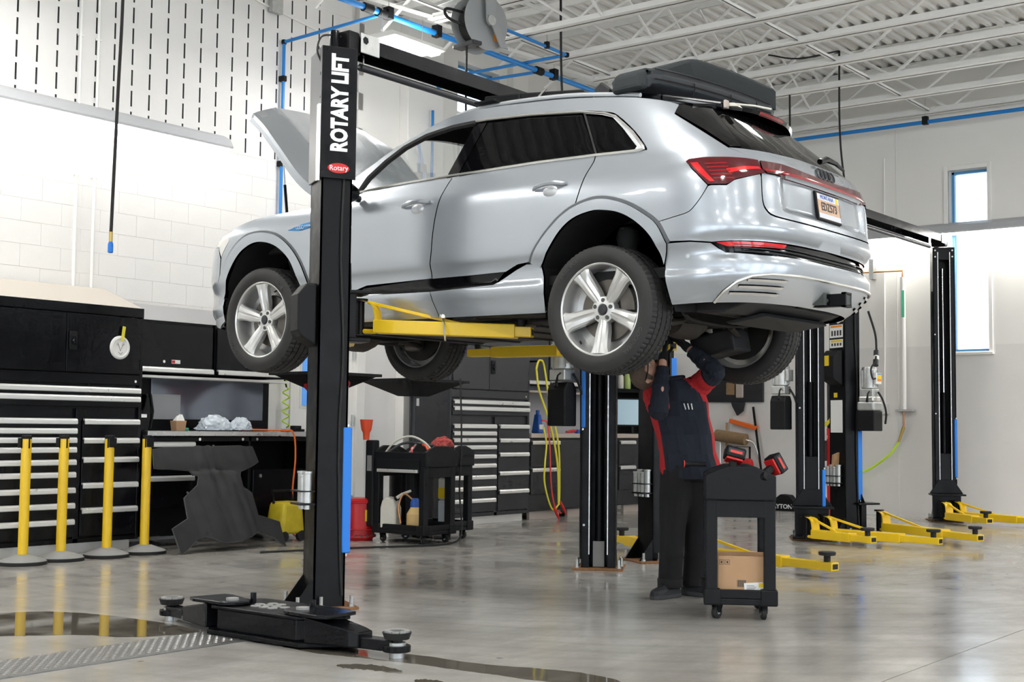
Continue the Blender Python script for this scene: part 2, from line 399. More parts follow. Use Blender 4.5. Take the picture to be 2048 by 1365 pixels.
for a, b_ in zip(JX[:-1], JX[1:]):
    if b_ < 2.5 or b_ > WX-.1: continue
    for yy in (1.5,):
        xb2 = MB(); xb2.cyl((a, yy, CH+.04), (b_, yy, DECK-.06), .016, n=5); xb2.build('brace', 'steel_white', ceiling)
        xb2 = MB(); xb2.cyl((b_, yy, CH+.04), (a, yy, DECK-.06), .016, n=5); xb2.build('brace', 'steel_white', ceiling)
# door in the left wall beside the near lift post
dm = MB(); dm.box(3.99, 4.81, WY+.03, WY+.075, .01, 2.10)
door1 = structure(dm.build('door_1', 'wall_smooth', bevel=.004))
fr = MB(); fr.box(3.91, 3.985, WY-.02, WY+.12, 0, 2.19); fr.box(4.815, 4.89, WY-.02, WY+.12, 0, 2.19); fr.box(3.91, 4.89, WY-.02, WY+.12, 2.11, 2.19)
fr.build('door_frame', 'wall_smooth', door1, bevel=.004)
MB().box(4.085, 4.30, WY+.024, WY+.031, 1.30, 2.04).build('lite_frame', 'white_plastic', door1)
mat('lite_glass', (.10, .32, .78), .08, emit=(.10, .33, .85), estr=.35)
MB().box(4.115, 4.27, WY+.016, WY+.0245, 1.335, 2.00).build('pane', 'lite_glass', door1)
for zh in (.28, 1.18, 1.92): MB().cyl((4.845, WY-.03, zh-.06), (4.845, WY-.03, zh+.06), .016, n=10).build('hinge', 'galvanised', door1)
MB().tube([(4.06, WY+.03, 1.0), (4.06, WY-.03, 1.0), (4.16, WY-.03, 1.0)], .011).build('door_handle', 'steel', door1)
# ---- lamps --------------------------------------------------------------
mat('strip_housing', (.50, .51, .53), .5)
def wall_strip(label, p, length, along, glow='strip_white'):
    # p: centre of the underside on the wall; triangular-section linear fitting
    t = thing('linear_light', label, 'light', p)
    if along == 'y': t.rotation_euler = (0, 0, -PI/2)
    L = length/2
    body = [(0, .17), (-.10, .12), (-.16, .035), (-.15, .012), (0, .012)]
    mb = MB().prism(body, -L, L, lambda a, b, h: (h, a, b)); mb.build('housing', 'strip_housing', t, bevel=.006)
    MB().box(-L+.01, L-.01, -.145, -.03, -.002, .010).build('diffuser', glow, t)
    for s in (-1, 1):
        MB().prism(body, s*L, s*(L+.012), lambda a, b, h: (h, a, b)).build('end_cap', 'white_plastic', t)
    return t
wall_strip('long white linear light fixed to the slotted block wall', (.70, WY, 3.90), 4.46, 'x')
wall_strip('long white linear light on the right wall crossing the tall window', (WX, -1.75, 3.70), 6.4, 'y', 'strip_bright')
hb0 = thing('high_bay_light', 'white twin-panel high bay light hanging beside the blue air main', 'light', (3.89, 3.02, 4.95), 0, 'high bay lights')
mb = MB()
mb.prism([(-.26, 0), (.26, 0), (.21, .055), (-.21, .055)], -.38, .38, lambda a, b, h: (h, a, b)); mb.box(-.2, .2, -.03, .03, .055, .10)
mb.build('housing', 'white_plastic', hb0, bevel=.006)
for s in (-1, 1):
    MB().prism([(s*.055, -.004), (s*.215, -.004), (s*.19, -.03), (s*.08, -.03)], -.355, .355, lambda a, b, h: (h, a, b)).build('diffuser', 'lamp_white', hb0, bevel=.004)
mat('added_uplight', (.9, .9, .9), .4, emit=(1, .98, .95), estr=15)
MB().box(-.34, .34, -.19, .19, .056, .060).build('added_glow_panel', 'added_uplight', hb0)  # added glowing panel on top of the housing, brightens the deck above
for s in (-1, 1): MB().cyl((s*.3, 0, .05), (s*.3, 0, .36), .004, n=5).build('hanger', 'steel', hb0)
for x in (-8.1, -4.1, -.1, 3.9, 7.9):
    for y in (3.02, -1.6, -5.6, -9.6):
        if (x, y) in ((3.9, 3.02), (7.9, 3.02), (7.9, -1.6)): continue
        dup(hb0, (x, y, 4.95), 0, 'white twin-panel high bay light further along the ceiling out of view')
# ================================================================= CAR
import bisect
mat('car_silver', (.44, .475, .515), .27, metal=.6, coat=.7, spec=.5)
mat('car_silver_trim', (.62, .64, .66), .38, metal=.5)
mat('glass_dark', (.003, .003, .0035), .03, spec=.13)
mat('car_glass', (.75, .82, .80), .02, trans=1.0, ior=1.02, alpha=.35)
mat('gloss_black', (.004, .004, .005), .10, spec=.35)
mat('lamp_red', (.30, .006, .010), .10, coat=.8)
mat('lamp_dark_red', (.085, .004, .008), .09, coat=.8)
mat('lamp_bright_red', (.72, .012, .018), .12, coat=.8)
mat('headlamp', (.75, .74, .70), .08, coat=.8)
mat('arch_dark', (.012, .012, .013), .85)
mat('under_dark', (.016, .015, .014), .7, noise=.3, nscale=12)
mat('under_grey', (.045, .038, .032), .6, metal=.3, noise=.3, nscale=14)
mat('wheel_silver', (.66, .66, .65), .30, metal=.7, coat=.3)
mat('disc_steel', (.15, .135, .12), .4, metal=.8, noise=.2, nscale=15)
mat('caliper', (.12, .11, .10), .55, metal=.4, noise=.3)
mat('interior_dark', (.018, .018, .019), .8)
mat('blue_badge', (.02, .22, .52), .35)
mat('plate_art', (.62, .40, .26), .5, noise=.4, nscale=40)
mat('plate_white', (.72, .74, .82), .5)
mat('suede_black', (.024, .028, .030), .95, bump=.2, bscale=300)
mat('leather_black', (.022, .025, .029), .45, bump=.04, bscale=160)
def interp(T,x):
    if x<=T[0][0]: return T[0][1]
    if x>=T[-1][0]: return T[-1][1]
    i=bisect.bisect([t[0] for t in T],x)-1
    x0,y0=T[i];x1,y1=T[i+1]
    def sl(j):
        if j<=0: return (T[1][1]-T[0][1])/(T[1][0]-T[0][0])
        if j>=len(T)-1: return (T[-1][1]-T[-2][1])/(T[-1][0]-T[-2][0])
        a=(T[j][1]-T[j-1][1])/(T[j][0]-T[j-1][0]);b=(T[j+1][1]-T[j][1])/(T[j+1][0]-T[j][0])
        return 0 if a*b<=0 else 2*a*b/(a+b)
    h=x1-x0;t=(x-x0)/h;m0=sl(i)*h;m1=sl(i+1)*h
    return (2*t**3-3*t*t+1)*y0+(t**3-2*t*t+t)*m0+(-2*t**3+3*t*t)*y1+(t**3-t*t)*m1
def sstep(a,b,x):
    t=min(1,max(0,(x-a)/(b-a)));return t*t*(3-2*t)
HWT=[(.28,.86),(.32,.895),(.40,.918),(.485,.940),(.505,.938),(.53,.925),(.58,.924),(.62,.930),(.69,.954),(.74,.957),(.90,.958),(1.03,.956),(1.10,.948),(1.17,.925),(1.23,.902),(1.40,.805),(1.58,.70),(1.66,.655),(1.74,.61),(1.80,.585)]
YRT=[(.28,-.72),(.32,-.84),(.40,-.965),(.495,-1.038),(.555,-1.05),(.575,-1.048),(.605,-1.018),(.69,-1.004),(.73,-1.045),(.75,-1.05),(.85,-1.028),(.95,-1.02),(1.05,-1.01),(1.12,-.99),(1.17,-.968),(1.25,-.90),(1.42,-.71),(1.52,-.59),(1.62,-.45),(1.72,-.28),(1.80,-.1)]
YFT=[(.28,3.55),(.36,3.72),(.5,3.80),(.7,3.80),(.9,3.76),(1.0,3.70),(1.08,3.55),(1.16,3.2),(1.2,3.0)]
NE=3.5; LR=1.40; DC=.70
def HW(Y,Z):
    h=interp(HWT,Z)
    # rear shoulder over the wheel, slight waist taper
    h+=.012*math.exp(-((Y-0.0)/.42)**2)*math.exp(-((Z-.95)/.16)**2)
    h+=.010*math.exp(-((Y-2.93)/.45)**2)*math.exp(-((Z-.95)/.16)**2)
    h-=.030*sstep(1.4,2.6,Y)*sstep(1.0,1.25,Z)
    return h
_tab=None
def _arc():
    global _tab
    pts=[];n=400
    for i in range(n+1):
        t=i/n*math.pi/2
        pts.append((math.cos(t)**(2/NE)*.93,math.sin(t)**(2/NE)*DC))
    s=[0]
    for a,b in zip(pts,pts[1:]): s.append(s[-1]+math.hypot(b[0]-a[0],b[1]-a[1]))
    _tab=([q/s[-1] for q in s],[(a/.93,b/DC) for a,b in pts])
_arc()
def corner(s):   # 0..1 -> (cx, cy) in unit superellipse
    S,P=_tab
    i=min(len(S)-2,max(0,bisect.bisect(S,s)-1));t=(s-S[i])/(S[i+1]-S[i]) if S[i+1]>S[i] else 0
    return P[i][0]+(P[i+1][0]-P[i][0])*t,P[i][1]+(P[i+1][1]-P[i][1])*t
def YC(Z): return interp(YRT,Z)+DC
def recess(x,Z):   # tailgate number plate recess, depth forward
    return .035*sstep(.60,.50,abs(x))*sstep(.845,.885,Z)*sstep(1.075,1.055,Z)
def S(u,Z):      # left half: x negative; u beyond centre mirrors
    yc=YC(Z)
    if -u>=yc:
        Y=-u
        if Y<=3.05: return (-HW(Y,Z),Y,Z)
        yf=interp(YFT,Z); d=max(.12,yf-3.05); L=1.45
        s=(Y-3.05)/L
        sg=-1
        if s>1: s=2-s; sg=1
        c=corner(max(0,s)); return (sg*HW(3.05,Z)*c[0],3.05+d*c[1],Z)
    s=(u+yc)/LR; sg=-1
    if s>1: s=2-s; sg=1
    c=corner(max(0,s)); x=HW(yc,Z)*c[0]
    return (sg*x, yc-DC*c[1]+recess(x,Z), Z)
CAR = thing('car', 'silver estate SUV raised on the lift with its hood open', 'car', (1.503, -1.657, 1.48))
def Sn(u, Z):
    e = .004; a = Vector(S(u-e, Z)); b = Vector(S(u+e, Z)); c = Vector(S(u, Z-e)); d = Vector(S(u, Z+e))
    n = (b-a).cross(d-c)
    return n.normalized() if n.length > 1e-9 else Vector((-1, 0, 0))
def dens(poly, res, closed=True):
    out = []; k = len(poly)
    for i in range(k if closed else k-1):
        a = poly[i]; b = poly[(i+1) % k]; n = max(1, int(math.hypot(b[0]-a[0], b[1]-a[1])/res+.5))
        out += [(a[0]+(b[0]-a[0])*j/n, a[1]+(b[1]-a[1])*j/n) for j in range(n)]
    if not closed: out.append(poly[-1])
    return out
def inpoly(p, poly):
    x, y = p; c = False; k = len(poly)
    for i in range(k):
        x0, y0 = poly[i]; x1, y1 = poly[i-1]
        if (y0 > y) != (y1 > y) and x < (x1-x0)*(y-y0)/(y1-y0)+x0: c = not c
    return c
def smooth2(pts, sub=4): return [(p.x, p.y) for p in catmull([(a, b, 0) for a, b in pts], sub)]
def sym(poly, Zc=None):          # mirror a rear outline (left path, top/bottom order) about the car centre: u' = 2*uc - u
    return poly + [(2*(-YC(z)+LR)-u, z) for u, z in reversed(poly)]
def panel(name, poly, mt, parent=None, off=0.0, th=.018, res=.05, rim=True, mirror=False, norm_tilt=0):
    P = dens(poly, res)
    xs = [p[0] for p in P]; ys = [p[1] for p in P]
    pts = list(P); k = len(P); gx = min(xs)
    seg = [(P[i], P[(i+1) % k]) for i in range(k)]
    while gx < max(xs):
        gy = min(ys)
        while gy < max(ys):
            if inpoly((gx, gy), P):
                ok = True
                for a, b in seg:
                    dx, dy = b[0]-a[0], b[1]-a[1]; l2 = dx*dx+dy*dy
                    t = 0 if l2 == 0 else max(0, min(1, ((gx-a[0])*dx+(gy-a[1])*dy)/l2))
                    if (a[0]+t*dx-gx)**2+(a[1]+t*dy-gy)**2 < (res*.35)**2: ok = False; break
                if ok: pts.append((gx, gy))
            gy += res*.72
        gx += res
    r = delaunay_2d_cdt([Vector(p) for p in pts], [(i, (i+1) % k) for i in range(k)], [], 1, 1e-5)
    V2, F2 = r[0], [f for f in r[2]]
    F2 = [f for f in F2 if inpoly((sum(V2[i].x for i in f)/3, sum(V2[i].y for i in f)/3), P)]
    V = []; N = []
    for v in V2:
        n = Sn(v.x, v.y); N.append(n); V.append(Vector(S(v.x, v.y))+n*off)
    F = []
    for f in F2:
        a, b, c = (V[i] for i in f)
        F.append(tuple(f) if (b-a).cross(c-a).dot(N[f[0]]) > 0 else tuple(reversed(f)))
    if rim:
        n0 = len(V)
        cen2 = (sum(xs)/len(xs), sum(ys)/len(ys))
        for i in range(k):
            p = P[i]; n = Sn(*p); v = Vector(S(*p))+n*off
            a = Vector(S(*P[i-1])); b = Vector(S(*P[(i+1) % k])); t = (b-a).normalized(); o = t.cross(n)
            V += [v, v-n*th]; N += [o, o]
        for i in range(k):
            j = (i+1) % k; F.append((n0+2*i, n0+2*j, n0+2*j+1, n0+2*i+1))
    me = bpy.data.meshes.new(name); me.from_pydata(V, [], F); me.materials.append(M[mt])
    me.polygons.foreach_set('use_smooth', [True]*len(F)); me.normals_split_custom_set_from_vertices(N)
    o = bpy.data.objects.new(name, me); COL.objects.link(o); o.parent = parent or CAR
    if mirror:
        V3 = [Vector((-v.x, v.y, v.z)) for v in V]; me2 = bpy.data.meshes.new(name); me2.from_pydata(V3, [], [tuple(reversed(f)) for f in F]); me2.materials.append(M[mt])
        me2.polygons.foreach_set('use_smooth', [True]*len(F)); me2.normals_split_custom_set_from_vertices([Vector((-n.x, n.y, n.z)) for n in N])
        o2 = bpy.data.objects.new(name, me2); COL.objects.link(o2); o2.parent = parent or CAR
        return o, o2
    return o
g = .004
split = smooth2([(-1.176, 1.236), (-1.203, 1.183), (-1.239, 1.092), (-1.269, .976), (-1.289, .858), (-1.300, .74), (-1.312, .671), (-1.316, .590)])
rdr = smooth2([(-.067, 1.242), (-.069, 1.207), (-.101, 1.134), (-.137, 1.025), (-.160, .958)])
archRo = smooth2([(-.526, .641), (-.463, .735), (-.365, .838), (-.228, .935), (-.069, .985), (.06, .985), (.206, .941), (.323, .875), (.415, .801), (.478, .684)])
archRi = smooth2([(-.440, .600), (-.357, .709), (-.273, .808), (-.174, .874), (-.047, .905), (.045, .903), (.156, .878), (.263, .818), (.355, .731), (.403, .646), (.430, .560)])
archFo = smooth2([(-2.436, .544), (-2.459, .70), (-2.568, .866), (-2.723, .984), (-2.897, 1.03), (-3.08, 1.02), (-3.213, .95), (-3.334, .813), (-3.440, .639)])
archFi = smooth2([(-2.52, .512), (-2.541, .654), (-2.619, .799), (-2.745, .90), (-2.887, .945), (-3.02, .940), (-3.156, .874), (-3.269, .736), (-3.350, .561)])
def cut(path, u0=None, u1=None): return [p for p in path if (u0 is None or p[0] >= u0) and (u1 is None or p[0] <= u1)]
# doors
fd, fd2 = panel('front_door', [(-2.364, 1.19), (-2.03, 1.215), (-1.8, 1.231), (-1.546, 1.239), (-1.18-g, 1.238)] + [(u-g, z) for u, z in split[1:]] + [(-1.9, .578), (-1.99, .555), (-2.364, .545)], 'car_silver', mirror=True)
rd, rd2 = panel('rear_door', [(-1.176+g, 1.238), (-.794, 1.250), (-.4, 1.252), (-.067-g, 1.246)] + [(u-g, z) for u, z in rdr[1:]] + [p for p in reversed(archRo) if p[0] < -.165] + [(-.62, .632), (-.71, .595)] + [(-1.0, .590), (-1.316+g, .588)] + [(u+g, z) for u, z in reversed(split[1:-1])], 'car_silver', mirror=True)
# quarter panel with the roof frame above the windows
dlo_top = smooth2([(.275, 1.236), (.288, 1.252), (.161, 1.379), (-.014, 1.515), (-.105, 1.553), (-.308, 1.593), (-.714, 1.638), (-1.08, 1.658), (-1.371, 1.648), (-1.59, 1.612), (-1.759, 1.548), (-1.887, 1.455), (-1.991, 1.345), (-2.06, 1.235)], 3)
roof_l = smooth2([(-2.40, 1.185), (-2.20, 1.315), (-2.02, 1.435), (-1.895, 1.52), (-1.725, 1.605), (-1.558, 1.685), (-1.44, 1.722), (-1.30, 1.740), (-1.136, 1.743), (-.908, 1.735), (-.537, 1.711), (-.262, 1.678), (.06, 1.628), (.30, 1.572), (.371, 1.545)], 3)
lamp_t = [(.57, 1.130), (.585, 1.143), (.66, 1.148), (.80, 1.145), (.90, 1.142), (.975, 1.137)]
lamp_b = [(.57, 1.130), (.612, 1.088), (.659, 1.041), (.709, .988)]
qb = smooth2([(.707, .984), (.666, .919), (.622, .866), (.584, .841), (.5, .823), (.409, .806)], 3)
panel('quarter_panel', [(-.067+g, 1.246)] + dlo_top + roof_l + [(.371, 1.474), (.787, 1.211), (.90, 1.17), (.972, 1.143)] + [(u, z+.004) for u, z in reversed(lamp_t)] + [(u-.004, z-.002) for u, z in lamp_b[1:]] + qb[1:] + [p for p in reversed(archRo) if -.155 < p[0] < .409] + [(u+g, z) for u, z in reversed(rdr[1:])], 'car_silver', mirror=True, res=.045)
# front fender
panel('front_fender', [(-2.364-g*2, 1.165)] + smooth2([(-2.431, 1.161), (-2.681, 1.152), (-2.882, 1.141), (-3.117, 1.117), (-3.30, 1.088)], 3) + [(-3.335, 1.045), (-3.30, .975), (-3.375, .87), (-3.38, .745)] + [p for p in reversed(archFo) if -3.36 < p[0] < -2.45] + [(-2.436, .548), (-2.364-g*2, .548)], 'car_silver', mirror=True, res=.045)
# sills, black insert
panel('sill', [(-1.316+.003, .50), (-.80, .512), (-.62, .600), (-.54, .628), (-.435, .622), (-.405, .50), (-.42, .33), (-1.262+.003, .335)], 'car_silver', mirror=True, off=.006)
panel('sill', [(-2.45, .53), (-2.0, .508), (-1.316-.003, .50), (-1.262-.003, .335), (-2.40, .335), (-2.47, .42)], 'car_silver', mirror=True, off=.006)
panel('sill_insert', [(-1.985, .515), (-1.93, .560), (-1.34, .588), (-.72, .596), (-.80, .520), (-1.316, .506)], 'gloss_black', mirror=True, off=-.004, res=.06)
# arch flares
def ring(name, a, b, **k): return panel(name, a + list(reversed(b)), 'car_silver', mirror=True, **k)
mat('arch_shade_grey', (.13, .14, .15), .6)  # dark grey strip paints in the shade along the flare's outer step
def inset(path, k, cu, cz): return [(cu+(u-cu)*k, cz+(z-cz)*k) for u, z in path]
ring('wheel_arch_trim', inset(archRo, .962, -.01, .45), archRi, off=.012, th=.03, res=.035)
panel('arch_step_shade', archRo + list(reversed(inset(archRo, .962, -.01, .45))), 'arch_shade_grey', mirror=True, off=.002, th=.012, res=.035)
panel('arch_step_shade', archFo + list(reversed(inset(archFo, .970, -2.92, .45))), 'arch_shade_grey', mirror=True, off=.002, th=.012, res=.035)
ring('wheel_arch_trim', inset(archFo, .970, -2.92, .45), archFi, off=.012, th=.03, res=.035)
# rear bumper
htop = smooth2([(1.006, 1.06), (1.009, 1.009), (1.016, .91), (1.038, .858), (1.104, .824), (1.323, .812), (1.70, .810)], 3)
ub = [(.39, .684)] + [(.413, .69), (.478, .69)][:0] + [(.478, .688)] + [p for p in reversed(archRo) if p[0] > .414 and p[0] < .477] + [(u+.003, z-.004) for u, z in reversed(qb)] + [(.725, .984), (.81, .982), (.85, 1.012), (.93, 1.036), (1.0, 1.056)] + [(u, z-.005) for u, z in htop[1:]]
low = [(1.70, .690), (1.30, .686), (1.0, .682), (.823, .678), (.72, .672), (.60, .684)]
uc = lambda z: -YC(z)+LR
topL = ub[1:]; full = topL + [(2*uc(z)-u, z) for u, z in reversed(topL)] + [(2*uc(z)-u, z) for u, z in reversed(low)] + low
rb = panel('rear_bumper', full, 'car_silver', res=.045)
lb_top = [(.425, .676), (.60, .676), (.715, .664), (.75, .635), (.788, .612), (.987, .602), (1.316, .606), (1.70, .606)]
lb_bot = [(1.70, .508), (1.31, .508), (1.057, .502), (.932, .487), (.845, .456), (.76, .405), (.69, .345), (.457, .335)]
lbL = list(archRi[-2:]) and [(.440, .50), (.432, .585)]
full2 = lbL + lb_top + [(2*uc(z)-u, z) for u, z in reversed(lbL+lb_top)] + [(2*uc(z)-u, z) for u, z in reversed(lb_bot)] + lb_bot
panel('lower_bumper', full2, 'car_silver', res=.04)
# grille strip with red reflectors
gs = [(.722, .664), (.75, .635), (.79, .610), (.987, .600), (1.316, .604), (1.70, .604)]
gt = [(1.70, .692), (1.30, .688), (1.0, .684), (.823, .680)]
fullg = gs + [(2*uc(z)-u, z) for u, z in reversed(gs)] + [(2*uc(z)-u, z) for u, z in reversed(gt)] + gt
gr = panel('bumper_grille', fullg, 'gloss_black', off=-.022, rim=False, res=.05)
panel('reflector', [(.745, .666), (.80, .672), (1.0, .677), (1.215, .680), (1.19, .655), (1.0, .650), (.80, .646)], 'lamp_bright_red', off=-.008, th=.012, mirror=True, res=.03)
for zz in (.622, .640, .658):
    m = MB(); pts = [Vector(S(u/100, zz))+Sn(u/100, zz)*-.010 for u in range(84, 260, 4)]; m.tube(pts, .0035, n=5); m.build('grille_bar', 'charcoal', CAR)
# lower diffuser
dt = [(.70, .345), (.77, .402), (.852, .452), (.938, .482), (1.06, .497), (1.31, .503), (1.70, .503)]
db = [(1.70, .352), (1.40, .352), (.92, .345), (.70, .338)]
panel('diffuser', dt + [(2*uc(z)-u, z) for u, z in reversed(dt)] + [(2*uc(z)-u, z) for u, z in reversed(db)] + db, 'car_silver_trim', off=-.006, res=.045)
lip = MB(); pts = [Vector(S(u, z))+Sn(u, z)*.003 for u, z in dens(dt + [(2*uc(z)-u, z) for u, z in reversed(dt)], .03, False)]; lip.tube(pts, .009, n=6); lip.build('diffuser_lip', 'aluminium', CAR, smooth=True)
for q in range(3):
    z0 = .468-.035*q; ua = .86+.05*(2-q)-.02; 
    panel('diffuser_fin', [(.80+.06*(2-q), z0), (1.20-.03*q, z0+.004), (1.17-.03*q, z0-.010), (.79+.06*(2-q), z0-.012)], 'aluminium', off=.006, th=.014, mirror=True, res=.03)
# tailgate
tl = [(.972+.004, 1.141), (1.006+.006, 1.06)] + [(u+.006, z+.004) for u, z in htop[1:]]
tg_l = [(.787, 1.213), (.90, 1.170)] + tl
tg_t = [(1.62, 1.213), (1.39, 1.213), (1.161, 1.205), (.992, 1.206), (.80, 1.213)]
gate = panel('tailgate', tg_l + [(2*uc(z)-u, z) for u, z in reversed(tg_l)] + [(2*uc(z)-u, z) for u, z in reversed(tg_t)][:-1] + tg_t[1:], 'car_silver', res=.04)
# rear glass and dark pillar trim
rg = [(.800, 1.222), (.60, 1.345), (.47, 1.43), (.40, 1.474), (.40, 1.56)]
panel('rear_window', [(1.45, 1.222), (1.161, 1.214), (.992, 1.213)] + rg + [(2*uc(z)-u, z) for u, z in reversed(rg)] + [(2*uc(z)-u, z) for u, z in ((.992, 1.213), (1.161, 1.214))], 'glass_dark', off=-.004, res=.05)
panel('pillar_trim', [(.795, 1.218), (.60, 1.345), (.376, 1.478), (.376, 1.54), (.60, 1.555), (.62, 1.50), (.74, 1.36), (.86, 1.222)], 'gloss_black', off=.004, th=.01, mirror=True, res=.04)
# lamps
tlp = lamp_t + [(1.004, 1.085), (1.03, 1.066), (.939, 1.040), (.856, 1.018), (.825, .995), (.805, .988), (.709, .990)] + [(.659, 1.043), (.612, 1.090)]
tlo = panel('tail_lamp', tlp, 'lamp_dark_red', off=.008, th=.02, mirror=True, res=.03)
panel('lens_bar', [(.600, 1.118), (.640, 1.118), (.745, 1.005), (.718, 1.005), (.655, 1.060)], 'lamp_bright_red', tlo[0], off=.0095, th=.003, res=.025)
for i in range(5):
    z0 = 1.110-.021*i; panel('lens_bar', [(.68+.014*i, z0), (.80+.012*i, z0+.001), (.80+.012*i, z0-.006), (.684+.014*i, z0-.007)], 'lamp_red', tlo[0], off=.0095, th=.003, res=.04)
panel('lens_bar', [(.80, 1.075), (.90, 1.092), (.985, 1.096), (1.0, 1.084), (.90, 1.072), (.82, 1.050)], 'lamp_bright_red', tlo[0], off=.0095, th=.003, res=.03)
bt = [(.990, 1.134), (1.152, 1.134), (1.352, 1.121), (1.55, 1.114), (1.70, 1.112)]; bb = [(1.70, 1.060), (1.34, 1.060), (1.149, 1.062), (1.045, 1.064), (1.012, 1.08)]
bar = panel('light_bar', bt + [(2*uc(z)-u, z) for u, z in reversed(bt)] + [(2*uc(z)-u, z) for u, z in reversed(bb)] + bb, 'lamp_dark_red', off=.010, th=.03, res=.035)
b1 = [(1.02, 1.088), (1.35, 1.088), (1.70, 1.088)]; b2 = [(1.70, 1.074), (1.35, 1.074), (1.03, 1.074)]
panel('lens_bar', b1 + [(2*uc(z)-u, z) for u, z in reversed(b1)] + [(2*uc(z)-u, z) for u, z in reversed(b2)] + b2, 'lamp_red', bar, off=.0115, th=.003, res=.05)
# side windows
panel('door_glass', [(-.075, 1.254), (-.50, 1.262), (-1.138, 1.251), (-1.081, 1.636), (-.714, 1.614), (-.300, 1.568)], 'glass_dark', rd, off=-.008, th=.008)
panel('door_glass', [(-1.24, 1.246), (-1.6, 1.240), (-2.0, 1.226), (-1.985, 1.322), (-1.887, 1.432), (-1.759, 1.526), (-1.59, 1.592), (-1.371, 1.626), (-1.19, 1.632)], 'car_glass', fd, off=-.012, rim=False)
panel('quarter_glass', [(-.052, 1.255), (.195, 1.252), (.211, 1.269), (.05, 1.418), (-.049, 1.500), (-.133, 1.530), (-.272, 1.562)], 'glass_dark', off=-.008, th=.008)
panel('pillar_cover', [(-1.142, 1.252), (-1.236, 1.247), (-1.186, 1.634), (-1.085, 1.640)], 'gloss_black', off=-.005, th=.008)
for me_ in ((rd2, [(-.075, 1.254), (-.50, 1.262), (-1.138, 1.251), (-1.081, 1.636), (-.714, 1.614), (-.300, 1.568)]),):
    q = panel('door_glass', me_[1], 'glass_dark', None, off=-.008, th=.008, mirror=True); bpy.data.objects.remove(q[0]); q[1].parent = me_[0]
def strip(name, path, mt, r, off=.004, n=6, flat=1.0, par=None):
    m = MB(); m.tube([Vector(S(u, z))+Sn(u, z)*off for u, z in dens(path, .04, False)], r, n=n); return m.build(name, mt, par or CAR, smooth=True)
strip('window_trim', [(-2.06, 1.224), (-1.8, 1.238), (-1.546, 1.246), (-1.0, 1.251), (-.5, 1.257), (-.06, 1.250), (.24, 1.240), (.272, 1.246)] + [(.262, 1.262), (.14, 1.378), (-.03, 1.508), (-.12, 1.543), (-.31, 1.583), (-.714, 1.626), (-1.08, 1.648), (-1.2, 1.648)], 'aluminium', .0085)
panel('window_trim', [(.262, 1.262), (.14, 1.378), (-.03, 1.508), (-.12, 1.543), (-.30, 1.578), (-.272, 1.566), (-.133, 1.534), (-.045, 1.503), (.055, 1.420), (.215, 1.270), (.205, 1.250), (.255, 1.245)], 'car_silver_trim', off=.003, th=.012, res=.03)
strip('window_seal', [(-2.03, 1.225), (-1.99, 1.335), (-1.887, 1.445), (-1.759, 1.538), (-1.59, 1.603), (-1.371, 1.638), (-1.18, 1.644)], 'rubber', .021, off=-.006)
strip('door_seal', [(-.062, 1.25), (-.285, 1.575)], 'rubber', .007, off=-.002)
# blue flash badge on the fender
panel('blue_flash', [(-2.64, 1.008), (-2.50, 1.042), (-2.374, 1.054), (-2.374, 1.020), (-2.52, .996)], 'blue_badge', off=.005, th=.006, res=.03)
# front bumper, headlight
fb_l = [(-3.34, 1.04), (-3.40, 1.02), (-4.5, 1.02)]
panel('front_bumper', [(-3.445, .95), (-3.39, .86), (-3.39, .745)] + [(-3.44, .64), (-3.36, .56), (-3.36, .40), (-3.45, .36), (-5.55, .36), (-5.64, .40), (-5.64, .56), (-5.56, .64), (-5.61, .745), (-5.61, .86), (-5.555, .95)], 'car_silver', res=.06)
panel('headlamp', [(-3.31, .978), (-3.385, .875), (-3.45, .955), (-3.68, .955), (-3.72, 1.02), (-3.42, 1.032), (-3.335, 1.05)], 'headlamp', off=-.003, th=.02, mirror=True, res=.04)
panel('bumper_lip', [(-3.345, .44), (-3.36, .40), (-3.5, .355), (-3.62, .375), (-3.5, .42)], 'car_silver_trim', off=.012, th=.03, res=.04)
# door handles
def handle(u0, z0, par):
    m = MB(); pts = []
    for t in range(9):
        a = t/8; u = u0-.125+.25*a; z = z0-.006+.018*a+.008*math.sin(PI*a); pts.append(Vector(S(u, z))+Sn(u, z)*(.008+.034*math.sin(PI*min(1, a*1.15))**.5))
    m.tube(pts, [.008, .013, .015, .016, .016, .016, .016, .015, .010], n=8); o = m.build('handle', 'car_silver', par, smooth=True)
    m = MB(); c = Vector(S(u0+.0, z0-.025)); 
    m.lathe([(.0001, .012), (.03, .008), (.042, .0), (.045, -.004)], 18, T=Matrix.Diagonal((1, 1.3, .8, 1)) @ Matrix.Rotation(-PI/2, 4, 'Y') @ Matrix.Translation((0, 0, 0)), origin=c)
    m.build('handle_cup', 'car_silver_trim', par, smooth=True)
handle(-.352, 1.078, rd); handle(-1.425, 1.073, fd)
# roof skin

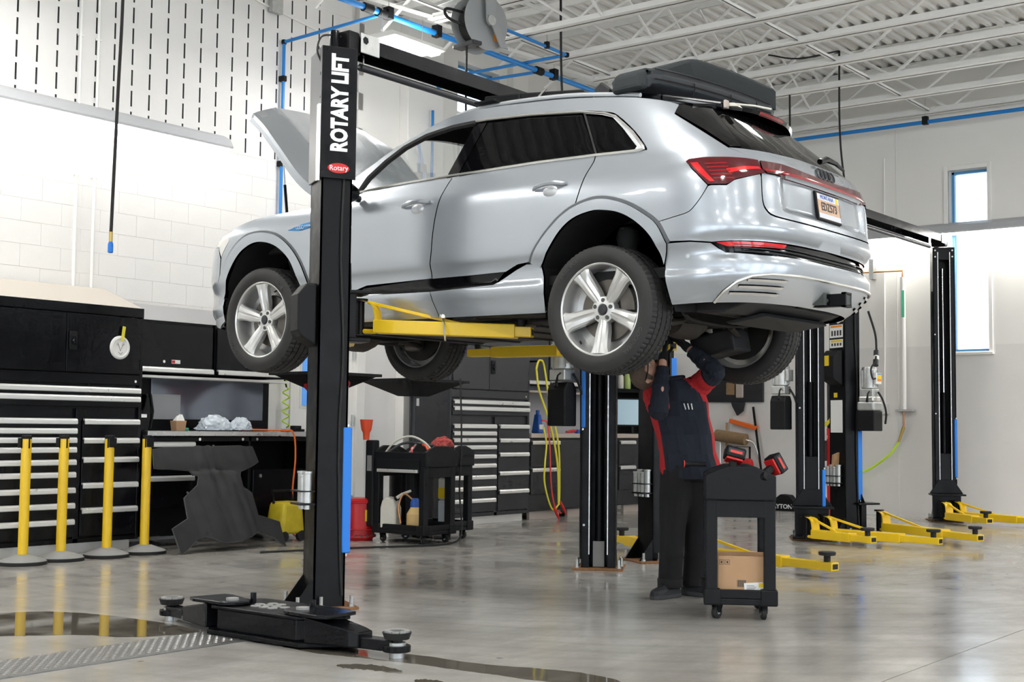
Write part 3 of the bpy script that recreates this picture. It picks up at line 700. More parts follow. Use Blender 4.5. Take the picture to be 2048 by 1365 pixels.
RE = sorted([(-u, z) for u, z in roof_l if u > -1.75])
rows = []; NY, NX = 30, 16
for i in range(NY+1):
    Y = -.43 + (1.70+.43)*i/NY; ze = interp(RE, Y); w = HW(Y, ze)-.002 if Y > YC(ze) else abs(S(-Y, ze)[0])
    crown = .062*sstep(-.9, .3, Y)+.0
    rows.append([Vector((w*(2*j/NX-1), Y+.05*(1-(2*j/NX-1)**2)*sstep(1.0, 1.7, Y)-.10*(1-(2*j/NX-1)**2)*sstep(0, -.43, Y), ze+crown*(1-abs(2*j/NX-1)**2.2))) for j in range(NX+1)])
m = MB(); m.add([v for r in rows for v in r], [(i*(NX+1)+j, i*(NX+1)+j+1, (i+1)*(NX+1)+j+1, (i+1)*(NX+1)+j) for i in range(NY) for j in range(NX)])
m.build('roof', 'car_silver', CAR, smooth=60)
for s in (-1, 1):
    m = MB(); pts = []
    for i in range(24):
        Y = -.05+1.5*i/23; ze = interp(RE, Y); pts.append((s*(HW(Y, ze)-.085), Y, ze+.030+.012*math.sin(PI*i/23)))
    m.tube(pts, .014, n=8); m.build('roof_rail', 'car_silver_trim', CAR, smooth=True)
# windscreen
m = MB(); ws = []
for i in range(9):
    t = i/8; r = []
    for j in range(17):
        w = 2*j/16-1; a = rows[-1][j]; b = Vector((w*.84, 2.42+.16*(1-w*w), 1.20+.02*(1-w*w)))
        r.append(a.lerp(b, t)+Vector((0, .02, .035))*math.sin(PI*t))
    ws.append(r)
m.add([v for r in ws for v in r], [(i*17+j, i*17+j+1, (i+1)*17+j+1, (i+1)*17+j) for i in range(8) for j in range(16)])
m.build('windscreen', 'car_glass', CAR, smooth=60)
# spoiler
m = MB(); A = []; B = []; Cc = []; Dd = []
for j in range(17):
    w = 2*j/16-1; q = 1-abs(w)**2.4
    A.append(Vector((w*.60, -.30-.12*q, 1.592+.04*q))); B.append(Vector((w*.625, -.44-.20*q, 1.545+.022*q))); Cc.append(Vector((w*.625, -.43-.20*q, 1.522+.020*q))); Dd.append(Vector((w*.60, -.25-.12*q, 1.540+.01*q)))
for j in range(16): m.add([A[j], A[j+1], B[j+1], B[j]], [(0, 1, 2, 3)])
m.build('spoiler', 'car_silver', CAR, smooth=40)
m = MB()
for j in range(16): m.add([B[j], B[j+1], Cc[j+1], Cc[j]], [(0, 1, 2, 3)]); m.add([Cc[j], Cc[j+1], Dd[j+1], Dd[j]], [(0, 1, 2, 3)])
m.build('spoiler_underside', 'gloss_black', CAR, smooth=40)
m = MB()
for j in range(6, 10):
    f = lambda v, k: v+Vector((0, -.003, -.002*k))
    m.add([f(B[j].lerp(Cc[j], .2), 0), f(B[j+1].lerp(Cc[j+1], .2), 0), f(Cc[j+1].lerp(Dd[j+1], .02), 1), f(Cc[j].lerp(Dd[j], .02), 1)], [(0, 1, 2, 3)])
m.build('high_brake_lamp', 'lamp_red', CAR)
# opened hood
side = catmull([(0, 2.33, 1.215), (0, 2.57, 1.312), (0, 2.76, 1.442), (0, 2.98, 1.672), (0, 3.15, 1.852), (0, 3.28, 1.962)], 4)
cent = catmull([(0, 2.36, 1.285), (0, 2.62, 1.430), (0, 2.85, 1.602), (0, 3.08, 1.822), (0, 3.27, 2.000), (0, 3.40, 2.110)], 4)
m = MB(); hr = []; NW = 22
for a, c in zip(side, cent):
    r = []
    for j in range(NW+1):
        w = 2*j/NW-1; k = 1-abs(w)**2.6
        if abs(w) > .62 : k *= 1
        ridge = .014*math.exp(-((abs(w)-.60)/.10)**2)
        p = a.lerp(c, k); r.append(Vector((w*.765, p.y-ridge*.6, p.z+ridge*.7)))
    hr.append(r)
nrow = len(hr)
m.add([v for r in hr for v in r], [(i*(NW+1)+j, i*(NW+1)+j+1, (i+1)*(NW+1)+j+1, (i+1)*(NW+1)+j) for i in range(nrow-1) for j in range(NW)])
hood = m.build('hood', 'car_silver', CAR, smooth=60)
sd = hood.modifiers.new('t', 'SOLIDIFY'); sd.thickness = .03; sd.offset = 0
L_ = [r[0] for r in hr]
for s in (0, 1):
    m = MB(); fx = lambda v, dx, dn: Vector(((v.x+dx) if not s else -(v.x+dx), v.y+dn*.7, v.z-dn*.7))
    for a, b in zip(L_[:-1], L_[1:]): m.add([fx(a, 0, 0), fx(b, 0, 0), fx(b, .012, .055), fx(a, .012, .055)], [(0, 1, 2, 3)])
    m.build('hood_edge', 'car_silver', hood, smooth=40)
for s in (-1, 1):
    MB().cyl((s*.66, 2.99, 1.20), (s*.66, 3.02, 1.42), .011, n=8).build('hood_strut', 'black_metal', CAR)
    MB().cyl((s*.66, 3.02, 1.42), (s*.66, 3.06, 1.74), .005, n=8).build('strut_rod', 'steel', CAR)
# engine bay, cowl, inner floor and cabin
m = MB(); m.box(-.70, .70, 2.40, 3.55, .95, 1.05); m.box(-.72, -.66, 2.4, 3.5, .9, 1.10); m.box(.66, .72, 2.4, 3.5, .9, 1.10); m.box(-.45, .45, 2.6, 3.3, 1.05, 1.10)
m.build('engine_bay', 'under_dark', CAR, bevel=.02)
m = MB(); m.box(-.80, .80, 2.0, 2.44, .75, 1.17); m.build('dashboard', 'interior_dark', CAR, bevel=.06)
m = MB(); m.box(-.84, .84, -.55, 2.2, .50, .56); m.box(-.80, .80, -.75, -.70, .5, 1.2); m.build('cabin_floor', 'interior_dark', CAR)
rl = MB(); rl.add([Vector((v.x*.96, v.y, v.z-.03)) for r in rows for v in r], [(i*(NX+1)+j, i*(NX+1)+j+1, (i+1)*(NX+1)+j+1, (i+1)*(NX+1)+j) for i in range(NY) for j in range(NX)])
rl.build('headliner', 'interior_dark', CAR, smooth=60)
MB().lathe([(.165, -.012), (.18, 0), (.165, .012), (.15, 0), (.165, -.012)], 24, (-.38, 1.92, 1.10), T=Matrix.Rotation(math.radians(62), 4, 'X')).build('steering_wheel', 'interior_dark', CAR, smooth=True)
def seat(x, Y):
    m = MB(); m.box(x-.25, x+.25, Y, Y+.5, .62, .80); m.hexa([(x-.25, Y-.02, .75), (x+.25, Y-.02, .75), (x+.25, Y+.12, .75), (x-.25, Y+.12, .75)], [(x-.22, Y-.24, 1.33), (x+.22, Y-.24, 1.33), (x+.22, Y-.14, 1.33), (x-.22, Y-.14, 1.33)])
    m.hexa([(x-.13, Y-.25, 1.36), (x+.13, Y-.25, 1.36), (x+.13, Y-.15, 1.36), (x-.13, Y-.15, 1.36)], [(x-.11, Y-.28, 1.55), (x+.11, Y-.28, 1.55), (x+.11, Y-.20, 1.55), (x-.11, Y-.20, 1.55)])
    m.build('seat', 'interior_dark', CAR, bevel=.04, seg=3)
seat(-.40, 1.12); seat(.40, 1.12)
# far-side mirror and near mirror
for s in (-1, 1):
    m = MB(); m.lathe([(.001, -.10), (.05, -.095), (.085, -.04), (.09, .03), (.06, .09), (.001, .10)], 16, (s*1.06, 1.98, 1.20), axis='x', T=Matrix.Diagonal((1, .75, .8, 1)))
    m.cyl((s*.93, 1.98, 1.17), (s*1.02, 1.98, 1.18), .025, n=8); m.build('door_mirror', 'car_silver' if s > 0 else 'gloss_black', CAR, smooth=50)
# ---- wheel arches (liners) and underbody
def liner(path, mt='arch_dark'):
    for s in (-1, 1):
        m = MB(); out = []; inn = []
        pth = [(path[0][0], .30)] + path + [(path[-1][0]+(.02 if path[-1][0] > 0 else -.02), .30)]
        for u, z in pth:
            x, y, zz = S(u, z); out.append(Vector((s*(-x)-s*.01, y, zz))); inn.append(Vector((s*.46, y, zz+.02)))
        for i in range(len(pth)-1): m.add([out[i], out[i+1], inn[i+1], inn[i]], [(0, 1, 2, 3)])
        m.add(inn, [tuple(range(len(inn)))])
        m.build('arch_liner', mt, CAR, smooth=40, fix=False)
liner(archRi); liner(archFi)
m = MB(); m.box(-.86, .86, .46, 2.46, .325, .45); b = m.build('underbody', 'under_dark', CAR, bevel=.03)
m = MB(); m.box(-.62, .62, .55, 2.35, .285, .325); m.build('battery_pan', 'under_grey', CAR, bevel=.02)
for i in range(5): MB().box(-.60, .60, .68+.36*i, .72+.36*i, .272, .290).build('pan_rib', 'under_dark', CAR, bevel=.004)
m = MB()
m.prism([(-.80, .36), (-.62, .31), (-.44, .315), (-.44, .42), (-.80, .42)], -.60, .60, lambda a, b_, h: (h, a, b_)); m.build('rear_undertray', 'dark_plastic', CAR, bevel=.01)
MB().prism([(-.74, .30), (-.50, .265), (-.47, .28), (-.72, .325)], -.30, .55, lambda a, b_, h: (h, a, b_)).build('undertray_flap', 'dark_plastic', CAR, bevel=.006)
m = MB(); m.box(-.46, .46, -.62, .52, .42, .9); m.build('boot_floor', 'arch_dark', CAR)
m = MB(); m.box(-.46, .46, 2.46, 3.6, .42, .9); m.build('front_tub', 'arch_dark', CAR)
m = MB(); m.box(-.7, .7, 3.35, 3.62, .345, .40); m.build('front_undertray', 'dark_plastic', CAR, bevel=.02)
# suspension: subframes, arms, shafts, dampers
for (Y0, zh, d) in ((0, .327, -1), (2.928, .389, 1)):
    m = MB(); m.box(-.42, .42, Y0-.16, Y0+.22, .30, .42); m.build('subframe', 'under_dark', CAR, bevel=.02)
    MB().lathe([(.001, -.2), (.11, -.18), (.13, -.05), (.13, .08), (.09, .18), (.001, .2)], 16, (.05, Y0+.02, .34), axis='x').build('drive_unit', 'under_grey', CAR, smooth=40)
    for s in (-1, 1):
        for dy, z0, z1, r in ((-.18, .30, zh-.10, .022), (.20, .32, zh-.09, .020), (.02, .37, zh+.01, .018)):
            MB().cyl((s*.30, Y0+dy, z0), (s*.70, Y0+dy*.35, z1), r, n=8).build('control_arm', 'under_grey' if r > .02 else 'under_dark', CAR)
        MB().cyl((s*.55, Y0+.05, zh+.10), (s*.52, Y0+.09, .86), .048, n=12).build('damper', 'under_dark', CAR)
        MB().lathe([(.06, 0), (.075, .05), (.06, .10), (.075, .15), (.06, .20), (.075, .25), (.06, .30)], 14, (s*.53, Y0+.07, zh+.22)).build('air_spring', 'rubber', CAR, smooth=40)
        MB().box(s*.70-.05, s*.70+.05, Y0-.08, Y0+.08, zh-.14, zh+.14).build('knuckle', 'caliper', CAR, bevel=.03)
    MB().tube(catmull([(-.55, Y0-.30, .36), (-.30, Y0-.26, .30), (.30, Y0-.26, .30), (.55, Y0-.30, .36)], 5), .012).build('anti_roll_bar', 'under_dark', CAR)
MB().prism([(-.15, .16), (.16, .10), (.20, .24), (-.12, .31)], .42, .66, lambda a, b_, h: (h, a, b_)).build('arm_shield', 'dark_plastic', CAR, bevel=.015)
MB().prism([(-.16, .27), (.14, .20), (.2, .26), (-.12, .33)], -.66, -.42, lambda a, b_, h: (h, a, b_)).build('arm_shield', 'dark_plastic', CAR, bevel=.015)
# tow hitch
h = MB(); h.box(-.032, .032, -1.11, -.60, .365, .44); h.build('tow_hitch', 'black_gloss', CAR, bevel=.006)
m = MB()
for (x0, x1, z0, z1) in ((-.042, -.028, .358, .447), (.028, .042, .358, .447), (-.042, .042, .433, .447), (-.042, .042, .358, .372)): m.box(x0, x1, -1.125, -1.095, z0, z1)
m.build('hitch_collar', 'black_gloss', CAR, bevel=.003)
MB().box(-.026, .026, -1.122, -1.112, .374, .431).build('hitch_socket', 'slot_dark', CAR)
MB().cyl((-.034, -1.0, .402), (-.030, -1.0, .402), .012, n=12).build('hitch_hole', 'slot_dark', CAR)
MB().box(-.075, .075, -1.00, -.93, .375, .455).build('hitch_cutout', 'slot_dark', CAR)
# number plate
def on_rear(u, z, off=0): return Vector(S(u, z))+Sn(u, z)*off
pc = Vector((0, -.992, .955)); tilt = math.radians(8)
px_, pz_ = Vector((1, 0, 0)), Vector((0, math.sin(tilt), math.cos(tilt))); pn = Vector((0, -math.cos(tilt), math.sin(tilt)))
def platebox(name, w, hgt, d0, d1, mt, dx=0, dz=0, par=None, bev=.002):
    a = [pc+px_*(dx+sx*w/2)+pz_*(dz+sz*hgt/2)+pn*d0 for sx, sz in ((-1, -1), (1, -1), (1, 1), (-1, 1))]; b_ = [v+pn*(d1-d0) for v in a]
    return MB().hexa(a, b_).build(name, mt, par or CAR, bevel=bev)
pl = platebox('number_plate', .325, .172, -.004, .010, 'black_plastic')
platebox('plate_face', .300, .150, .010, .0125, 'plate_art', par=pl); platebox('plate_band', .300, .036, .0125, .0132, 'plate_white', 0, .055, pl, 0); platebox('plate_band', .300, .030, .0125, .0132, 'plate_white', 0, -.059, pl, 0)
TX = lambda dx, dz, d: frame4(pc+px_*dx+pz_*dz+pn*d, px_, pz_)
mat('plate_ink', (.05, .045, .05), .5)
text_obj('plate_text', 'EDZ573', .070, 'plate_ink', pl, TX(.0, -.003, .0135), sx=.92, bold=.0015); text_obj('plate_text', 'MONTANA', .036, 'blue_cap', pl, TX(-.02, .055, .0138))
platebox('plate_sticker', .03, .034, .0138, .0145, 'yellow_label', .118, .055, pl, 0)
# four ring emblem
for i in range(4):
    zc = 1.152; m = MB(); pts = []
    for k in range(20):
        a = 2*PI*k/20; u = -YC(zc)+LR+(-.0825+.055*i)+.036*math.cos(a); z = zc+.036*math.sin(a)*.95; pts.append(on_rear(u, z, .006))
    m.tube(pts, .0050, n=6, closed=True); m.build('emblem_ring', 'charcoal', CAR, smooth=True)
# rear wiper
m = MB(); m.tube([on_rear(1.62, 1.222, .03), on_rear(1.70, 1.235, .05), on_rear(1.86, 1.24, .045), on_rear(2.00, 1.228, .03)], [.018, .020, .014, .008], n=8); m.build('rear_wiper', 'gloss_black', CAR, smooth=True)
# park sensors, badge text
m = MB(); m.cyl(on_rear(.575, .60, -.002), on_rear(.575, .60, .003), .012, n=14); m.build('park_sensor', 'car_silver_trim', CAR)
flat_n = Sn(-2.44, 1.02); text_obj('badge_text', 'e-tron', .026, 'white_paper', CAR, frame4(Vector(S(-2.44, 1.028))+flat_n*.0085, (0, -1, 0), (0, 0, 1)))
for i in range(4):
    m = MB(); pts = [Vector(S(-2.545+.018*i, 1.020))+Sn(-2.5, 1.02)*.0085+Vector((0, -.011*math.cos(2*PI*k/14), .011*math.sin(2*PI*k/14))) for k in range(14)]; m.tube(pts, .0016, n=4, closed=True); m.build('badge_ring', 'white_paper', CAR)
# ================================================================= wheels
def tyre_mesh():
    R, w = .381, .128
    prof = [(-.112, .272), (-.126, .290), (-.131, .318), (-.126, .345), (-.113, .367)]
    tread = [(-.104, .374, 1), (-.080, .3795, 1), (-.078, .3795, 0), (-.0775, .371, 2), (-.070, .371, 2), (-.0695, .380, 0), (-.030, .381, 0), (-.0295, .372, 2), (-.022, .372, 2), (-.0215, .381, 0), (.0215, .381, 0), (.022, .372, 2), (.0295, .372, 2), (.030, .381, 0), (.0695, .380, 0), (.070, .371, 2), (.0775, .371, 2), (.078, .3795, 0), (.080, .3795, 1), (.104, .374, 1)]
    full = [(a, r, 0) for a, r in prof] + [(-.1135, .368, 1)] + tread + [(.1135, .368, 1)] + [(-a, r, 0) for a, r in reversed(prof)]
    N = 216; mb = MB(); k = len(full)
    for j in range(N):
        ang = 2*PI*j/N; gro = (j % 3 == 0)
        for (a, r, f) in full:
            rr = r-.007 if (f == 1 and gro) else (r-.004 if (f == 0 and gro and r > .379 and abs(a) > .029) else r)
            mb.v.append((a, rr*math.cos(ang), rr*math.sin(ang)))
    for j in range(N):
        for i in range(k-1):
            mb.f.append((j*k+i, j*k+i+1, ((j+1) % N)*k+i+1, ((j+1) % N)*k+i)); mb.m.append(0)
    return mb.mesh('tyre', 'tyre', smooth=28)
TYRE = tyre_mesh()
def rim_mesh():
    mb = MB()
    mb.lathe([(.248, .02), (.256, -.085), (.262, -.108), (.270, -.114), (.277, -.112), (.278, -.104), (.272, -.098), (.268, .10), (.277, .108), (.272, .114), (.262, .11), (.250, .05), (.248, .02)], 60, axis='x')
    return mb.mesh('rim_ring', 'wheel_silver', smooth=30)
RIM = rim_mesh()
def spoke_mesh():
    mb = MB()
    # radial stations: (r, half width at face, face x, back x, ridge)
    st = [(.050, .026, -.070, -.03, 0), (.085, .037, -.074, -.03, .004), (.13, .043, -.086, -.035, .006), (.18, .046, -.096, -.045, .007), (.225, .051, -.103, -.06, .006), (.257, .066, -.107, -.085, .003)]
    rows_ = []
    for r, hw, xf, xb, rd_ in st:
        rows_.append([(xb, r, -hw*1.05), (xf+.016, r, -hw), (xf+.004, r, -hw*.78), (xf-.001, r, -hw*.25), (xf+rd_, r, 0), (xf-.001, r, hw*.25), (xf+.004, r, hw*.78), (xf+.016, r, hw), (xb, r, hw*1.05)])
    k = len(rows_[0])
    mb.add([v for r in rows_ for v in r], [(i*k+j, i*k+j+1, (i+1)*k+j+1, (i+1)*k+j) for i in range(len(rows_)-1) for j in range(k-1)] + [(i*k+k-1, i*k, (i+1)*k, (i+1)*k+k-1) for i in range(len(rows_)-1)])
    return mb.mesh('spoke', 'wheel_silver', smooth=30)
SPOKE = spoke_mesh()
HUB = MB().lathe([(.001, -.066), (.030, -.068), (.036, -.074), (.052, -.073), (.078, -.066), (.082, -.055), (.082, -.02), (.001, -.02)], 40, axis='x').mesh('hub', 'wheel_silver', smooth=30)
CAP = MB().lathe([(.001, -.080), (.026, -.079), (.030, -.074), (.030, -.06)], 28, axis='x').mesh('hub_cap', 'charcoal', smooth=30)
LUG = MB().lathe([(.001, -.0745), (.0125, -.0745), (.0125, -.05)], 14, axis='x').mesh('lug_bolt', 'slot_dark')
DISC = MB().lathe([(.07, .012), (.075, -.01), (.182, -.012), (.185, .0), (.182, .018), (.07, .02)], 48, axis='x').mesh('brake_disc', 'disc_steel', smooth=30)
CALM = MB()
for a0 in range(4):
    t0, t1 = math.radians(-24+12*a0), math.radians(-12+12*a0)
    q = lambda r, t, x: (x, r*math.cos(t), r*math.sin(t))
    CALM.hexa([q(.115, t0, -.045), q(.205, t0, -.045), q(.205, t1, -.045), q(.115, t1, -.045)], [q(.115, t0, .05), q(.205, t0, .05), q(.205, t1, .05), q(.115, t1, .05)])
CALM = CALM.mesh('caliper', 'caliper')
VALVE = MB().cyl((-.075, .245, 0), (-.095, .230, 0), .006, n=8).mesh('valve', 'rubber')
BACK = MB().lathe([(.03, .055), (.215, .055), (.215, .065), (.03, .065)], 30, axis='x').mesh('dust_shield', 'under_dark')
mat('tyre_letter', (.065, .065, .064), .45)
def wheel(Y, Z, side, phase, caliper_ang, words):
    w = bpy.data.objects.new('wheel', None); COL.objects.link(w); w.parent = CAR; w.location = (side*.838, Y, Z)
    if side > 0: w.rotation_euler = (0, 0, PI)
    link('tyre', TYRE, w); link('rim_ring', RIM, w); link('hub', HUB, w); link('hub_cap', CAP, w); link('brake_disc', DISC, w); link('dust_shield', BACK, w)
    link('caliper', CALM, w, rot=(caliper_ang, 0, 0)); link('valve', VALVE, w, rot=(phase+.62, 0, 0))
    for i in range(5):
        link('spoke', SPOKE, w, rot=(phase+2*PI*i/5, 0, 0)); a = phase+2*PI*(i+.5)/5; link('lug_bolt', LUG, w, (0, .056*math.cos(a), .056*math.sin(a)))
    for word, ang, size in words:
        o = text_obj('sidewall_lettering', word, size, 'tyre_letter', w, Matrix.Identity(4), ext=.002)
        me = o.data
        for v in me.vertices:      # bend round the sidewall; viewed from outside (-x), +y is to the left
            r = .322+v.co.y; a = ang-v.co.x/.322; v.co = Vector((-.1325-v.co.z*.6+abs(r-.322)*.12, -r*math.cos(a), r*math.sin(a)))
    return w
wheel(0, .327, -1, math.radians(-90+2), math.radians(158), [('GOODYEAR', math.radians(-38), .034), ('EAGLE SPORT', math.radians(128), .028)])
wheel(2.928, .389, -1, math.radians(90-3), math.radians(195), [('EAGLE', math.radians(48), .032), ('GOODYEAR', math.radians(-150), .032)])
wheel(0, .327, 1, 0, math.radians(20), []); wheel(2.928, .389, 1, .4, math.radians(200), [])
# ================================================================= TWO-POST LIFTS
PW, PG = 3.0244, .8581
CX = [0, PW, PW+PG, 2*PW+PG, 2*PW+2*PG, 3*PW+2*PG]
def column_mesh(h):
    m = MB(); t = .012; X0, X1, H = -.10, .095, .135
    m.box(X0, X0+t, -H, H, 0, h); m.box(X0, X1, -H, -H+t, 0, h); m.box(X0, X1, H-t, H, 0, h)
    m.box(X1-t, X1, -H, -H+.062, 0, h); m.box(X1-t, X1, H-.062, H, 0, h)
    return m.mesh('column', 'black_metal')
COLM = column_mesh(3.46)
RAIL = MB().box(-.003, .003, -.004, .004, .12, 3.4).mesh('guide_strip', 'steel')
def oriented(a, b, w, h0, h1=None, up=0):        # box from a to b, width w, top at z, depth h
    a = Vector(a); b = Vector(b); d = (b-a); d.z = 0; d.normalize(); s = Vector((-d.y, d.x, 0))*w/2; h1 = h1 or h0
    return [a-s-Vector((0, 0, h0)), a+s-Vector((0, 0, h0)), a+s, a-s], [b-s-Vector((0, 0, h1)), b+s-Vector((0, 0, h1)), b+s, b-s]
PADM = MB().lathe([(.001, .0), (.026, .0), (.026, .062), (.062, .066), (.066, .075), (.066, .090), (.060, .094), (.001, .094)], 24).mesh('lift_pad', 'rubber', smooth=30)
def arm(lift, org, p0, p1, ztop, mt='lift_yellow', h=.088, w=.115, gooseneck=True, zend=None, frac=.66, pad=True, rod_back=.14):
    """swing arm: outer tube, sliding inner tube, riser with diagonal stay, screw pad. World coordinates in, parented to lift at org."""
    o = Vector(org); a = Vector((*p0, ztop))-o; b = Vector((*p1, zend if zend is not None else ztop))-o
    mid = a.lerp(b, frac); d = (b-a).normalized()
    A = MB(); A.hexa(*oriented(a, mid, w, h)); ob = A.build('arm', mt, lift, bevel=.006)
    I = MB(); zi = Vector((0, 0, -.014)); I.hexa(*oriented(mid-d*.05+zi, b+zi, w*.76, h*.72)); I.build('inner_arm', mt, ob, bevel=.004)
    e = b+d*.001+zi; s = Vector((-d.y, d.x, 0))
    S_ = MB(); q = w*.76/2-.012; S_.add([e-s*q-Vector((0, 0, h*.72-.012)), e+s*q-Vector((0, 0, h*.72-.012)), e+s*q-Vector((0, 0, .012)), e-s*q-Vector((0, 0, .012))], [(0, 1, 2, 3)]); S_.build('tube_end', 'under_dark', ob)
    if gooseneck:
        back = a-d*rod_back; top = back+Vector((0, 0, .118))
        R = MB(); R.tube([back+Vector((0, 0, -h+.012)), a+Vector((0, 0, -h+.012))], .016, n=6); R.build('lower_lug', mt, ob)
        R = MB(); pts = catmull([top, top+d*(rod_back*.55)+Vector((0, 0, .0)), a+d*.0+Vector((0, 0, .085)), a+d*.02-Vector((0, 0, .02))], 5)
        for p, q_ in zip(pts[:-1], pts[1:]): R.hexa([p-s*.05-d*.008, p+s*.05-d*.008, p+s*.05+d*.008, p-s*.05+d*.008], [q_-s*.05-d*.008, q_+s*.05-d*.008, q_+s*.05+d*.008, q_-s*.05+d*.008])
        R.build('riser', mt, ob, bevel=.003)
        R = MB(); st = a.lerp(mid, .62)+Vector((0, 0, -.006)); R.hexa(*oriented(top+d*rod_back*.6+Vector((0, 0, .008)), st+Vector((0, 0, .008)), .024, .022)); R.build('stay', mt, ob, bevel=.004)
        R = MB(); R.cyl(back+d*.03+Vector((0, 0, -h-.012)), back+d*.03+Vector((0, 0, .125)), .030, n=14); R.build('pivot_pin', 'black_metal', ob)
        R = MB(); R.cyl(back+d*.03+Vector((0, 0, .118)), back+d*.03+Vector((0, 0, .136)), .052, n=18); R.build('pivot_cap', 'black_metal', ob)
    if pad: link('lift_pad', PADM, ob, tuple(b-d*.075+Vector((0, 0, -.03))))
    return ob
def adapters(lift, parent, base, n, yaw):
    T = Matrix.Translation(base) @ Matrix.Rotation(yaw, 4, 'Z')
    m = MB(); m.box(-.09, .10, -.05, .045, -.03, -.018, T); m.box(-.09, .10, -.05, .045, .05, .058, T); m.build('adapter_rack', 'black_metal', parent)
    k = 0
    for i in range(n):
        x = -.062+.052*i; y = .0 if i % 2 else -.008; zt = .16-.02*(i % 2)
        m = MB(); m.lathe([(.022, -.052), (.022, -.02), (.031, -.018), (.031, zt), (.040, zt+.004), (.040, zt+.024), (.001, zt+.026)], 16, T=T, origin=(0, 0, 0)) if False else m.lathe([(.020, -.055), (.020, -.018), (.026, -.016), (.026, zt), (.030, zt+.002), (.030, zt+.014), (.001, zt+.016)], 14, T @ Vector((x, y, 0)))
        m.build('height_adapter', 'galvanised', parent, smooth=30)
BOLT = MB().cyl((0, 0, 0), (0, 0, .07), .011, n=8).cyl((0, 0, .0), (0, 0, .018), .019, n=6).mesh('anchor_bolt', 'galvanised')
def column(lift, org, x, near, cover=False, blue=None, rack=None, lockbox=None, carriage=None, zc=None):
    rz = math.radians(-30 if near else 210)
    c = link('column', COLM, lift, tuple(Vector((x, 0, 0))-Vector(org)), (0, 0, rz))
    m = MB(); m.box(-.24, .17, -.20, .20, .0, .016); m.build('base_plate', 'rust', c, bevel=.003)
    for bx, by in ((-.20, -.16), (-.20, .16), (.13, -.165), (.13, .165), (-.06, -.175), (-.06, .175)): link('anchor_bolt', BOLT, c, (bx, by, .012))
    for by in (-.128, .128):
        m = MB(); m.prism([(-.10, .016), (-.225, .016), (-.10, .19)], by-.005, by+.005, lambda a, b, h: (a, h, b)); m.build('gusset', 'black_metal', c)
    for by in (-.073, .073): link('guide_strip', RAIL, c, (.10, by, 0))
    m = MB(); m.cyl((.0, 0, .02), (.0, 0, 1.62), .034, n=16); m.build('cylinder', 'black_metal', c, smooth=True)
    m = MB(); m.cyl((.0, 0, 1.6), (.0, 0, 3.2), .016, n=12); m.build('ram', 'chrome', c, smooth=True)
    m = MB(); m.box(.02, .05, -.045, .045, .02, .22); m.build('foot_guard', 'concrete_grey', c)
    if blue:
        s, z0, z1 = blue; m = MB(); m.box(.068, .125, s*.118-.012 if s > 0 else s*.118-.022, s*.118+.022 if s > 0 else s*.118+.012, z0, z1); m.build('edge_pad', 'pad_blue', c, bevel=.008)
        for zz in (z0-.012, z1+.012): MB().cyl((.1, s*.128, zz-.008), (.1, s*.128, zz+.008), .008, n=8).build('pad_bolt', 'steel', c)
    if rack: adapters(lift, c, rack[0], rack[1], rack[2])
    if lockbox:
        z0, z1 = lockbox
        m = MB(); m.prism([(-.105, z0), (-.205, z0+.06), (-.225, z0+.10), (-.225, z1-.07), (-.17, z1), (-.105, z1)], -.11, .11, lambda a, b, h: (a, h, b)); m.build('lock_cover', 'black_plastic', c, bevel=.012)
    for zz in (.35, 1.35, 2.35):
        MB().cyl((.094, -.115, zz), (.100, -.115, zz), .010, n=8).build('face_bolt', 'galvanised', c)
    m = MB(); m.box(.092, .102, -.125, .125, 3.30, 3.46); tp2 = m.build('top_plate', 'black_metal', c, bevel=.003)
    for by in (-.105, .105):
        for bz in (3.34, 3.42): MB().cyl((.102, by, bz), (.107, by, bz), .011, n=8).build('plate_bolt', 'galvanised', c)
    # hoses down the column side
    m = MB(); m.tube(catmull([(.05, -.142, 2.9), (.03, -.146, 2.2), (.055, -.148, 1.6), (.04, -.146, 1.0), (.06, -.145, .35), (.075, -.142, .08)], 6), .009, n=6); m.build('hose', 'rubber', c, smooth=True)
    return c
def carriage(lift, org, x, near, zc, h=.30, yw=.205, xw=.30):
    rz = math.radians(-30 if near else 210)
    T = Matrix.Translation(Vector((x, 0, zc))-Vector(org)) @ Matrix.Rotation(rz, 4, 'Z')
    m = MB(); m.box(.085, .15, -yw*.83, yw*.83, 0, h, T); m.box(.03, xw, -yw, yw, h-.022, h, T); m.box(.03, xw, -yw, yw, -.022, 0, T)
    m.prism([(-yw, h), (yw, h), (.09, h+.17), (-.09, h+.17)], .10, .112, lambda a, b, q: T @ Vector((q, a, b)))
    m.box(-.02, .09, -.066, .066, 0, h+.5, T)
    return m.build('carriage', 'black_metal', lift, bevel=.005)
